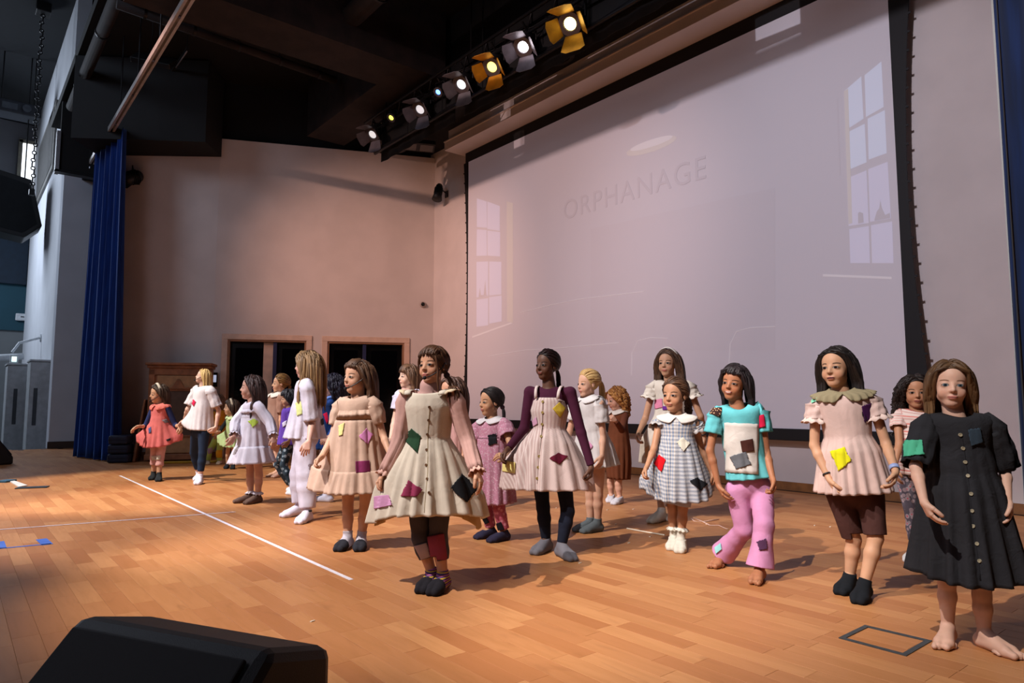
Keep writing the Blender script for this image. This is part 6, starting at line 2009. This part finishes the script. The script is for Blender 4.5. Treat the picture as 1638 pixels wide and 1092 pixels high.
KIDS['headband_white'] = dict(
    label='tall person with white headband and white patched dress, behind the gingham dress', crop='F', yaw=18, hyaw=35, hpitch=2,
    head=(208, 48, 164), neck=(222, 196), pelvis=(222, 420),
    arms=[((112, 345), (86, 400), (76, 430), 'nn', 0.6), ((348, 335), (362, 420), (368, 450), 'ff', 0.5)],
    legs=[((178, 620), (182, 745), (132, 778)), ((235, 620), (240, 735), (215, 770))],
    skin='#b98763', face=dict(brow='#20140f'),
    wear=[('socks', dict(col='#bdb7ad', upto=0.16)),
          ('dress', dict(col='#ccc3b6', rows=[(0.15, 0.092, 0.075, 0.003), (0.19, 0.092, 0.078, 0.005), (0.30, 0.120, 0.10, 0.012), (0.47, 0.150, 0.125, 0.018)], pulls=[((88, 440), 0.34, 0.5, 0.9)], nf=13)),
          ('sleeves', dict(col='#ccc3b6', upto=0.30, r0=0.040, r1=0.046, fold=0.004, hem='#d6cdc0')),
          ('patch', dict(on='dress', quad=[(152, 265), (185, 258), (188, 296), (156, 304)], col='#cf7f9b', label='pink patch')),
          ('patch', dict(on='dress', quad=[(186, 292), (212, 290), (210, 306), (188, 308)], col='#6a2f8a', label='purple patch')),
          ('patch', dict(on='dress', quad=[(112, 470), (128, 458), (126, 505), (112, 512)], col='#c9a27a', label='tan patch')),
          ('band', dict(joint=1, t=0.85, col='#15151a', r=0.017, h=0.012, name='bracelet')),
          ('headband', dict(col='#d9d2ca'))],
    hair=dict(style='long', c1='#2a1c16', c2='#58402f', length=0.85, thick=1.5, part=0.0))
KIDS['curly_brown'] = dict(
    label='person with curly ginger hair in long brown dress, looking down, hand raised', crop='E', yaw=66, hyaw=72, hpitch=-16,
    head=(722, 232, 338), neck=(735, 356), pelvis=(735, 540),
    arms=[((722, 440), (712, 395), (700, 372), 'fn', 0.8), ((752, 435), (722, 392), (702, 372), 'nn', 0.8)],
    legs=[((698, 680), (702, 745), (678, 783)), ((735, 690), (742, 755), (715, 778))],
    skin='#d0987a', face=dict(brow='#7a4a2a'),
    wear=[('socks', dict(col='#c8c4c8', upto=0.10, name='soft_shoe', e=0.008)),
          ('shirt', dict(col='#5e3222', sleeve=1.95, e=0.010)),
          ('dress', dict(col='#643620', rows=[(0.16, 0.100, 0.080, 0.003), (0.30, 0.115, 0.10, 0.008), (0.42, 0.115, 0.10, 0.012), (0.56, 0.100, 0.085, 0.012)])),
          ('collar', dict(col='#cfc6bc', r=0.088, lo=0.022))],
    hair=dict(style='curly', c1='#7a4520', c2='#c08848', length=0.45, curl=0.05, thick=1.6))
KIDS['blonde'] = dict(
    label='person with blonde ponytail in white shirt dress with pink patch, grey socks', crop='E', yaw=48, hyaw=63, hpitch=0,
    head=(592, 150, 278), neck=(592, 298), pelvis=(615, 520),
    arms=[('auto', (0.15, 0.3)), ((662, 470), (658, 560), (645, 606), 'nn', 0.35)],
    legs=[((602, 745), (604, 872), (550, 900)), ((640, 745), (638, 878), (578, 908))],
    skin='#d6a07f', face=dict(brow='#9a7448', lip='#b56a62'),
    wear=[('socks', dict(col='#5c6468', upto=0.20)),
          ('dress', dict(col='#cfcac8', rows=[(0.16, 0.098, 0.078, 0.002), (0.19, 0.096, 0.078, 0.004), (0.28, 0.128, 0.105, 0.010), (0.405, 0.162, 0.132, 0.015)], name='shirt_dress')),
          ('sleeves', dict(col='#cfcac8', upto=0.58, r0=0.042, r1=0.044, fold=0.003)),
          ('collar', dict(col='#d6d2d0', r=0.082, lo=0.022)),
          ('patch', dict(on='shirt_dress', quad=[(564, 495), (588, 478), (616, 512), (590, 546)], col='#d08fb4', label='pink patch')),
          ('patch', dict(on='shirt_dress', quad=[(534, 380), (550, 378), (550, 415), (536, 420)], col='#d6cf6a', label='yellow patch'))],
    hair=dict(style='pony', c1='#a8824e', c2='#dcbc82', tie=(0, -0.49, 0.66), tail=dict(len=0.85, spread=0.09)))
KIDS['braids'] = dict(
    label='person with braided hair in cream striped pinafore over a plum top, skirt held wide', crop='E', yaw=16, hyaw=45, hpitch=2,
    head=(398, 55, 198), neck=(412, 236), pelvis=(408, 545),
    arms=[((292, 425), (215, 525), (180, 560), 'nn', 0.6), ((560, 450), (608, 610), (600, 652), 'fn', 0.7)],
    legs=[((380, 800), (395, 960), (312, 1018)), ((496, 820), (466, 985), (548, 1050))],
    skin='#5f3a26', face=dict(brow='#0c0806', lip='#7a4038', iris='#120a06'),
    wear=[('pants', dict(col='#181c2b', upto=1.90, e=0.006, name='leggings')),
          ('socks', dict(col='#6c6a72', upto=0.10)),
          ('shirt', dict(col='#43182f', sleeve=1.95, e=0.008)),
          ('dress', dict(col='#d0bfbb', top='none', name='pinafore', rows=[(0.050, 0.064, 0.070, 0), (0.066, 0.080, 0.076, 0.0), (0.115, 0.094, 0.080, 0.001), (0.185, 0.079, 0.070, 0.001), (0.20, 0.078, 0.070, 0.005), (0.26, 0.112, 0.098, 0.011), (0.36, 0.145, 0.125, 0.014), (0.475, 0.175, 0.150, 0.018)], pulls=[((192, 585), 0.34, 0.6, 1.0), ((612, 640), 0.38, 0.6, 1.0)], pattern='stripes', c2='#bba39f', size=0.034, gdip=0.02, waist=0.20)),
          ('straps', dict(col='#d0bfbb', x=0.055, w=0.014, u0=0.055)),
          ('patch', dict(on='pinafore', quad=[(424, 335), (455, 305), (484, 332), (460, 378)], col='#c9ad3e', label='mustard patch')),
          ('patch', dict(on='pinafore', quad=[(193, 578), (250, 588), (248, 640), (190, 630)], col='#e0d284', label='pale yellow patch')),
          ('patch', dict(on='pinafore', quad=[(410, 570), (450, 543), (496, 560), (456, 598)], col='#5a1128', label='dark red patch')),
          ('patch', dict(on='pinafore', quad=[(330, 395), (350, 372), (356, 405), (335, 420)], col='#d3a3bf', label='pink patch')),
          ('seam', dict(on='pinafore', pts=[(380, 298), (376, 420), (362, 560), (352, 690)], w=0.004, col='#6e5a50')),
          ('buttons', dict(on='pinafore', pts=[(379, 302), (378, 352), (376, 408), (371, 466), (361, 560), (356, 612), (351, 664)], col='#a08c52', r=0.010))],
    hair=dict(style='pony', c1='#0b0808', c2='#2a1618', tie=(0, -0.46, 0.42), tail=dict(len=0.75, spread=0.05), n=260, curl=0.006))
KIDS['dots'] = dict(
    label='person with black pigtails in plum dotted dress over pink trousers, black chest patch', crop='E', yaw=40, hyaw=59, hpitch=0,
    head=(132, 232, 366), neck=(140, 398), pelvis=(150, 640), H=1.24,
    arms=[('auto', (0.2, 0.3)), ((228, 515), (205, 560), (180, 552), 'nn', 0.5)],
    legs=[((112, 800), (135, 905), (62, 938)), ((172, 805), (198, 920), (135, 952))],
    skin='#bf8a62', face=dict(brow='#15100c', lip='#a85a54'),
    wear=[('pants', dict(col='#b5596b', upto=1.85, e=0.010, flare=0.010, name='trousers', pattern='dots', c2='#d68c98', size=0.03)),
          ('patch', dict(on='trousers', quad=[(85, 838), (105, 830), (126, 870), (110, 880)], col='#17151a', name='knee_patch', label='black patch on the knee')),
          ('patch', dict(on='trousers', quad=[(155, 878), (182, 868), (196, 905), (175, 915)], col='#17151a', name='knee_patch', label='black patch on the shin')),
          ('socks', dict(col='#2f2c42', upto=0.10)),
          ('dress', dict(col='#b07b90', rows=[(0.09, 0.105, 0.085, 0.003), (0.16, 0.108, 0.09, 0.006), (0.30, 0.118, 0.10, 0.010), (0.50, 0.132, 0.112, 0.014)], pattern='speckle', c2='#c7a9b6', c3='#6a2c44', size=0.016)),
          ('sleeves', dict(col='#b07b90', upto=0.55, r0=0.042, r1=0.050, puff=0.006, pattern='speckle', c2='#c7a9b6', c3='#6a2c44', size=0.016)),
          ('collar', dict(col='#c7c2c6', r=0.080, lo=0.018)),
          ('patch', dict(on='dress', quad=[(120, 460), (158, 452), (162, 500), (124, 508)], col='#17181c', jag=2.0, label='black patch'))],
    hair=dict(style='pig', c1='#0e0c0d', c2='#2c2526', tie=[(0.22, -0.36, 0.28), (-0.26, -0.36, 0.30)], tail=dict(len=0.42, spread=0.10)))
KIDS['tan'] = dict(
    label='person with headset microphone in a tan dress with puffed sleeves, spreading its gathered hem', crop='C', yaw=20, hyaw=43, hpitch=2,
    head=(308, 105, 268), neck=(308, 302), pelvis=(312, 590),
    arms=[((188, 480), (140, 575), (108, 598), 'nn', 0.7), ((432, 470), (468, 570), (474, 612), 'fn', 0.5)],
    legs=[((262, 835), (262, 972), (228, 1015)), ((345, 835), (328, 972), (318, 1018))],
    skin='#cf9a78', face=dict(brow='#3a281c', lip='#b0685c'),
    wear=[('socks', dict(col='#b4aeb6', upto=0.26, toe='#26262c')),
          ('dress', dict(col='#c2a491', rows=[(0.05, 0.114, 0.082, 0.002), (0.075, 0.108, 0.084, 0.004), (0.16, 0.118, 0.096, 0.010), (0.28, 0.132, 0.112, 0.013), (0.37, 0.150, 0.13, 0.012), (0.48, 0.180, 0.155, 0.012)], pulls=[((90, 622), 0.37, 0.50, 1.0), ((470, 640), 0.39, 0.45, 0.8)], tiers=[(0.37, 0.49, 0.012, 0.022, 26, None)], nf=13, seed=3)),
          ('sleeves', dict(col='#c2a491', upto=0.66, r0=0.036, r1=0.031, puff=0.008, fold=0.004)),
          ('patch', dict(on='dress', quad=[(318, 478), (352, 438), (382, 470), (360, 520)], col='#cf86b8', jag=1.5, label='pink patch')),
          ('patch', dict(on='dress', quad=[(298, 600), (368, 596), (370, 652), (300, 656)], col='#7a2a54', label='plum patch')),
          ('patch', dict(on='dress', quad=[(220, 428), (248, 412), (238, 470), (222, 478)], col='#d8d08a', jag=1.0, label='pale yellow patch'))],
    hair=dict(style='long', c1='#33231a', c2='#6d4f3a', length=0.40, thick=1.1, part=-0.08, bangs=0.2, cover=-0.05),
    extra=[('mic', dict(side=-1))])
KIDS['bangs_white'] = dict(
    label='person with a brown fringe in a white tee dress, standing behind the cream pinafore', crop='C', yaw=45, hyaw=61, hpitch=3,
    head=(556, 130, 242), neck=(556, 268), pelvis=(556, 480),
    arms=[((488, 400), (470, 490), (478, 530), 'nn', 0.3), ('auto', (0.1, 0.2))],
    legs=[((542, 690), (545, 800), (515, 815)), ((570, 690), (572, 803), (545, 820))],
    skin='#d8ab90', face=dict(brow='#4a3220', lip='#b06c66'),
    wear=[('socks', dict(col='#d0d0d4', upto=0.2)),
          ('dress', dict(col='#c9c4d4', rows=[(0.16, 0.10, 0.08, 0.002), (0.30, 0.115, 0.098, 0.006), (0.44, 0.135, 0.115, 0.01)], name='tee_dress')),
          ('sleeves', dict(col='#c9c4d4', upto=0.55, r0=0.042, r1=0.044, fold=0.003)),
          ('patch', dict(on='tee_dress', quad=[(506, 330), (524, 325), (524, 362), (508, 366)], col='#3a3a44', n=5, label='small dark print'))],
    hair=dict(style='long', c1='#3a281e', c2='#77563e', length=0.30, bangs=0.75))
KIDS['hidden_pink'] = dict(
    label='person almost hidden behind the cream pinafore, brown hair showing beside the screen edge', crop='N', yaw=35, hyaw=47, hpitch=0,
    head=(722, 602, 648), neck=(723, 659), pelvis=(724, 745), arms=[('auto', (0.1, 0.2)), ('auto', (0.1, 0.2))],
    legs=[((718, 790), (719, 808), (712, 813)), ((728, 790), (729, 809), (722, 815))], H=1.26,
    skin='#b9805e', face=dict(),
    wear=[('socks', dict(col='#c9c4c4', upto=0.2)),
          ('dress', dict(col='#b98f8a', rows=[(0.16, 0.095, 0.078, 0.002), (0.44, 0.115, 0.10, 0.01)])),
          ('sleeves', dict(col='#b98f8a', upto=0.5, r0=0.040, r1=0.040))],
    hair=dict(style='long', c1='#30201a', c2='#5a4034', length=0.25))
KIDS['navy'] = dict(
    label='person with dark wavy hair in a navy dress with a red patch, facing away', crop='B', yaw=78, hyaw=84, hpitch=0,
    head=(676, 205, 335), neck=(668, 352), pelvis=(650, 600),
    arms=[('auto', (0.2, 0.3)), ((690, 500), (655, 560), (628, 580), 'nn', 0.5)],
    legs=[((640, 770), (642, 890), (595, 905)), ((655, 770), (655, 893), (610, 910))], H=1.30,
    skin='#c9977a', face=dict(brow='#15100e'),
    wear=[('socks', dict(col='#d0d0da', upto=0.2, name='soft_shoe')),
          ('shirt', dict(col='#2a4a8a', sleeve=1.9, e=0.009)),
          ('dress', dict(col='#14305f', rows=[(0.16, 0.102, 0.082, 0.003), (0.20, 0.102, 0.084, 0.005), (0.40, 0.132, 0.115, 0.012)])),
          ('sleeves', dict(col='#14305f', upto=0.8, r0=0.040, r1=0.036)),
          ('collar', dict(col='#6f8fd0', r=0.082, lo=0.022)),
          ('patch', dict(on='dress', quad=[(626, 430), (650, 415), (668, 445), (645, 485)], col='#c0163f', jag=1.0, label='red patch'))],
    hair=dict(style='long', c1='#101019', c2='#2e2c3c', length=0.40, thick=1.8, curl=0.02))
KIDS['tall_white'] = dict(
    label='tall person with very long light brown hair in white tee and baggy trousers', crop='B', yaw=76, hyaw=96, hpitch=0,
    head=(532, 70, 228), neck=(535, 250), pelvis=(520, 575),
    arms=[((545, 470), (520, 560), (500, 600), 'fn', 0.4), ((560, 480), (542, 585), (525, 632), 'nn', 0.4)],
    legs=[((492, 770), (490, 955), (385, 998)), ((530, 780), (535, 985), (480, 1035))],
    skin='#cf9c86', face=dict(brow='#6a4a34'),
    wear=[('pants', dict(col='#c2bcc9', upto=(1.84, 1.88), e=0.026, flare=0.010, knee=0.018, name='trousers', wrinkle=0.003)),
          ('socks', dict(col='#d2cddc', upto=0.16)),
          ('dress', dict(col='#c8c4d2', rows=[(0.16, 0.104, 0.088, 0.004), (0.26, 0.112, 0.105, 0.008), (0.335, 0.118, 0.120, 0.012)], name='tee', gdip=0.0)),
          ('sleeves', dict(col='#c8c4d2', upto=0.95, r0=0.038, r1=0.045, fold=0.004)),
          ('patch', dict(on='tee', quad=[(470, 370), (502, 355), (505, 430), (478, 440)], col='#c9d08a', jag=1.5, label='pale green patch')),
          ('patch', dict(on='tee', quad=[(608, 462), (622, 452), (624, 488), (612, 494)], col='#3a3a40', label='dark patch')),
          ('patch', dict(on='sock1', quad=[(538, 975), (556, 972), (556, 980), (540, 984)], col='#2a2a30', n=4, label='dark ankle mark'))],
    hair=dict(style='long', c1='#4a3626', c2='#9a7a54', length=0.95, thick=1.2, side=0.26, cover=0.05))
KIDS['purple'] = dict(
    label='person with a black bob in a purple top and dark speckled leggings, striding', crop='B', yaw=60, hyaw=72, hpitch=-6,
    head=(428, 290, 388), neck=(432, 405), pelvis=(425, 600), H=1.16,
    arms=[((440, 520), (420, 590), (400, 618), 'nn', 0.5), ((452, 510), (430, 585), (402, 612), 'nn', 0.5)],
    legs=[((365, 715), (445, 845), (400, 832)), ((400, 715), (462, 862), (425, 872))],
    skin='#b98a66', face=dict(brow='#100c0c'),
    wear=[('pants', dict(col='#2c3a45', upto=1.85, e=0.008, pattern='dots', c2='#8a9aa5', size=0.05)),
          ('socks', dict(col='#d6d6dc', upto=0.10, name='soft_shoe', e=0.008)),
          ('dress', dict(col='#5a3a9a', rows=[(0.16, 0.10, 0.08, 0.002), (0.345, 0.115, 0.098, 0.006)], name='tee')),
          ('patch', dict(on='tee', quad=[(395, 480), (418, 465), (418, 492), (398, 505)], col='#c9c4d8', n=5, label='pale print')),
          ('sleeves', dict(col='#5a3a9a', upto=0.5, r0=0.042, r1=0.044))],
    hair=dict(style='bob', c1='#0d0d12', c2='#26262e', length=-0.02, bangs=0.7, thick=1.4))
KIDS['collar_brown'] = dict(
    label='barefoot person in a rosy brown satin dress with white round collar, hair clipped back', crop='B', yaw=45, hyaw=64, hpitch=3,
    head=(382, 205, 308), neck=(362, 325), pelvis=(352, 520), bare=True,
    arms=[('auto', (0.2, 0.3)), ((385, 440), (378, 525), (372, 560), 'nn', 0.4)],
    legs=[((335, 650), (372, 752), (312, 775)), ((355, 655), (392, 756), (335, 780))],
    skin='#cf9c7c', face=dict(brow='#4a3020'),
    wear=[('dress', dict(col='#9a7668', rows=[(0.16, 0.10, 0.082, 0.004), (0.30, 0.118, 0.10, 0.008), (0.43, 0.138, 0.118, 0.012)], rough=0.5)),
          ('dress', dict(col='#c9a47a', top='none', name='underskirt', rows=[(0.30, 0.10, 0.085, 0.004), (0.48, 0.135, 0.115, 0.012)])),
          ('sleeves', dict(col='#9a7668', upto=0.85, r0=0.040, r1=0.038, puff=0.006)),
          ('collar', dict(col='#d6d0cc', r=0.100, lo=0.028))],
    hair=dict(style='pony', c1='#4a3320', c2='#9a7444', tie=(0, -0.46, 0.50), tail=dict(len=0.35, spread=0.12), curl=0.02))
KIDS['white_dress'] = dict(
    label='person with long dark hair in white ruffled dress with lime patch, brown socks', crop='B', yaw=48, hyaw=78, hpitch=4,
    head=(218, 212, 345), neck=(228, 372), pelvis=(228, 580),
    arms=[((128, 480), (122, 555), (100, 592), 'nn', 0.4), ((325, 480), (345, 560), (348, 605), 'nn', 0.4)],
    legs=[((212, 775), (215, 892), (140, 918)), ((262, 775), (255, 895), (168, 930))],
    skin='#c9977f', face=dict(brow='#241812'),
    wear=[('socks', dict(col='#5e483e', upto=0.16, ruffle='#d0ccd6')),
          ('dress', dict(col='#cfcbd6', rows=[(0.10, 0.104, 0.082, 0.003), (0.20, 0.112, 0.095, 0.008), (0.33, 0.140, 0.120, 0.012), (0.46, 0.172, 0.148, 0.016)], tiers=[(0.335, 0.47, 0.012, 0.018, 22, None), (0.045, 0.075, 0.006, 0.012, 18, None)])),
          ('sleeves', dict(col='#cfcbd6', upto=1.82, r0=0.036, r1=0.029, puff=0.006, fold=0.005, hem='#d6d2de')),
          ('patch', dict(on='dress', quad=[(202, 470), (232, 455), (260, 475), (228, 505)], col='#b8d85a', jag=1.5, label='lime green patch')),
          ('patch', dict(on='skirt_tier', quad=[(252, 605), (298, 590), (312, 632), (272, 640)], col='#b9a0d0', jag=1.0, label='lilac patch'))],
    hair=dict(style='long', c1='#211716', c2='#4a3631', length=0.75, thick=1.0, part=0.1, cover=-0.10, side=0.33))
KIDS['green'] = dict(
    label='small person in a pale headband and lime green dress with black sleeves, bending forward', crop='A', yaw=42, hyaw=63, hpitch=2,
    head=(772, 358, 472), neck=(778, 492), pelvis=(782, 640), H=1.10, nd=-0.05,
    arms=[((708, 560), (690, 595), (668, 600), 'nn', 0.5), ((822, 570), (800, 640), (770, 655), 'nn', 0.5)],
    legs=[((748, 735), (745, 835), (712, 862)), ((790, 735), (785, 838), (778, 865))],
    skin='#d0a080', face=dict(brow='#1c1410', smile=0.7),
    wear=[('socks', dict(col='#22262c', upto=0.15)),
          ('shirt', dict(col='#1e2226', sleeve=1.9, e=0.008)),
          ('dress', dict(col='#b4cc94', rows=[(0.16, 0.10, 0.082, 0.004), (0.22, 0.102, 0.086, 0.006), (0.40, 0.15, 0.13, 0.014)], pulls=[((668, 625), 0.34, 0.5, 1.0)])),
          ('collar', dict(col='#c4d6a6', r=0.082, lo=0.022)),
          ('headband', dict(col='#cfc4b4'))],
    hair=dict(style='long', c1='#1e1614', c2='#4a342a', length=0.10, bangs=0.3))
KIDS['orange'] = dict(
    label='crouching person in orange top and lime leggings with yellow knee, mostly hidden', crop='A', yaw=40, hyaw=57, hpitch=-10,
    head=(668, 322, 428), neck=(682, 452), pelvis=(692, 620), H=1.15,
    arms=[('auto', (0.35, 0.5)), ('auto', (0.2, 0.4))],
    legs=[((612, 735), (605, 805), (588, 835)), ((685, 745), (688, 805), (655, 835))],
    skin='#b98a68', face=dict(),
    wear=[('pants', dict(col='#a9c060', upto=1.9, e=0.014, flare=0.006, name='leggings')),
          ('patch', dict(on='leggings', quad=[(600, 715), (635, 705), (645, 745), (605, 755)], col='#a08a9a', name='knee_patch', label='mauve knee patch')),
          ('patch', dict(on='leggings', quad=[(662, 725), (705, 725), (705, 780), (665, 780)], col='#d09a2a', name='knee_patch', label='yellow knee patch')),
          ('socks', dict(col='#c9b49a', upto=0.08)),
          ('dress', dict(col='#c8821e', rows=[(0.16, 0.108, 0.085, 0.004), (0.34, 0.12, 0.10, 0.010)], name='tunic')),
          ('sleeves', dict(col='#c8821e', upto=1.2, r0=0.042, r1=0.040))],
    hair=dict(style='bob', c1='#4a3426', c2='#7a5a40', length=0.05))
KIDS['white_tee'] = dict(
    label='person in oversized white tee with red diamond, stretching its hem, navy leggings', crop='A', yaw=34, hyaw=70, hpitch=14,
    head=(566, 135, 242), neck=(572, 275), pelvis=(548, 590), pd=-0.25,
    arms=[((455, 430), (432, 510), (412, 522), 'ff', 0.6), ((682, 440), (662, 560), (640, 585), 'nn', 0.7)],
    legs=[((500, 745), (540, 905), (500, 945)), ((565, 750), (545, 930), (455, 1002))],
    skin='#d3a68f', face=dict(brow='#9a7a5a', lip='#b06a6a', openm=0.7),
    wear=[('pants', dict(col='#1f2d42', upto=1.72, e=0.007, name='leggings')),
          ('socks', dict(col='#cfcbd6', upto=0.18)),
          ('dress', dict(col='#c9c4c6', rows=[(0.16, 0.096, 0.080, 0.004), (0.26, 0.098, 0.085, 0.006), (0.365, 0.104, 0.09, 0.006)], name='tee', pulls=[((408, 520), 0.345, 0.5, 1.0), ((655, 585), 0.355, 0.5, 0.9)])),
          ('sleeves', dict(col='#c9c4c6', upto=0.80, r0=0.040, r1=0.044, fold=0.005)),
          ('patch', dict(on='tee', quad=[(484, 382), (500, 356), (518, 376), (502, 410)], col='#b3163f', n=6, label='red diamond patch'))],
    hair=dict(style='long', c1='#8a6a3e', c2='#d6b87a', length=0.22, cover=-0.10, side=0.34, thick=0.8),
    extra=[('mic', dict(side=-1, ball='#3a5a7a'))])
KIDS['pink'] = dict(
    label='small person in coral pink dress over navy top with white headband, lifting skirt', crop='A', yaw=22, hyaw=49, hpitch=-4, hroll=6,
    head=(243, 246, 380), neck=(258, 408), pelvis=(248, 620),
    arms=[((148, 555), (98, 552), (45, 588), 'nn', 0.25), ((368, 545), (400, 558), (406, 592), 'nn', 0.6)],
    legs=[((212, 780), (208, 905), (180, 938)), ((255, 790), (248, 915), (240, 948))],
    skin='#cf9b78', face=dict(brow='#1c1310', lip='#a05a50'),
    wear=[('pants', dict(col='#c99a96', upto=1.42, e=0.009, name='leggings', wrinkle=0.002)),
          ('patch', dict(on='leggings', quad=[(192, 770), (260, 765), (260, 795), (198, 800)], col='#c4bcae', n=8, name='knee_patch', label='off-white knee patch')),
          ('socks', dict(col='#26292c', upto=0.22)),
          ('shirt', dict(col='#26305c', sleeve=1.35, e=0.009)),
          ('dress', dict(col='#d3706f', rows=[(0.16, 0.102, 0.082, 0.003), (0.24, 0.118, 0.10, 0.010), (0.40, 0.155, 0.135, 0.016)], pulls=[((92, 610), 0.345, 0.55, 1.0), ((412, 605), 0.345, 0.55, 1.0)], gdip=0.03)),
          ('collar', dict(col='#d6756c', r=0.118, lo=0.030, wave=0.004, pleats=12)),
          ('patch', dict(on='dress', quad=[(172, 570), (192, 555), (190, 600), (174, 608)], col='#4a5a8a', n=6, label='blue patch')),
          ('patch', dict(on='dress', quad=[(268, 510), (300, 500), (320, 525), (290, 530)], col='#8a8a94', n=6, label='grey patch')),
          ('patch', dict(on='dress', quad=[(300, 650), (330, 640), (330, 655), (305, 662)], col='#24242a', n=6, label='black patch')),
          ('headband', dict(col='#cfc6b8'))],
    hair=dict(style='long', c1='#231813', c2='#4a362a', length=0.25, side=0.33, cover=-0.08),
    extra=[('mic', dict(side=-1))])
# ------------------------------------------------------------------ build the children
for k in KIDS: build_person(KIDS[k])
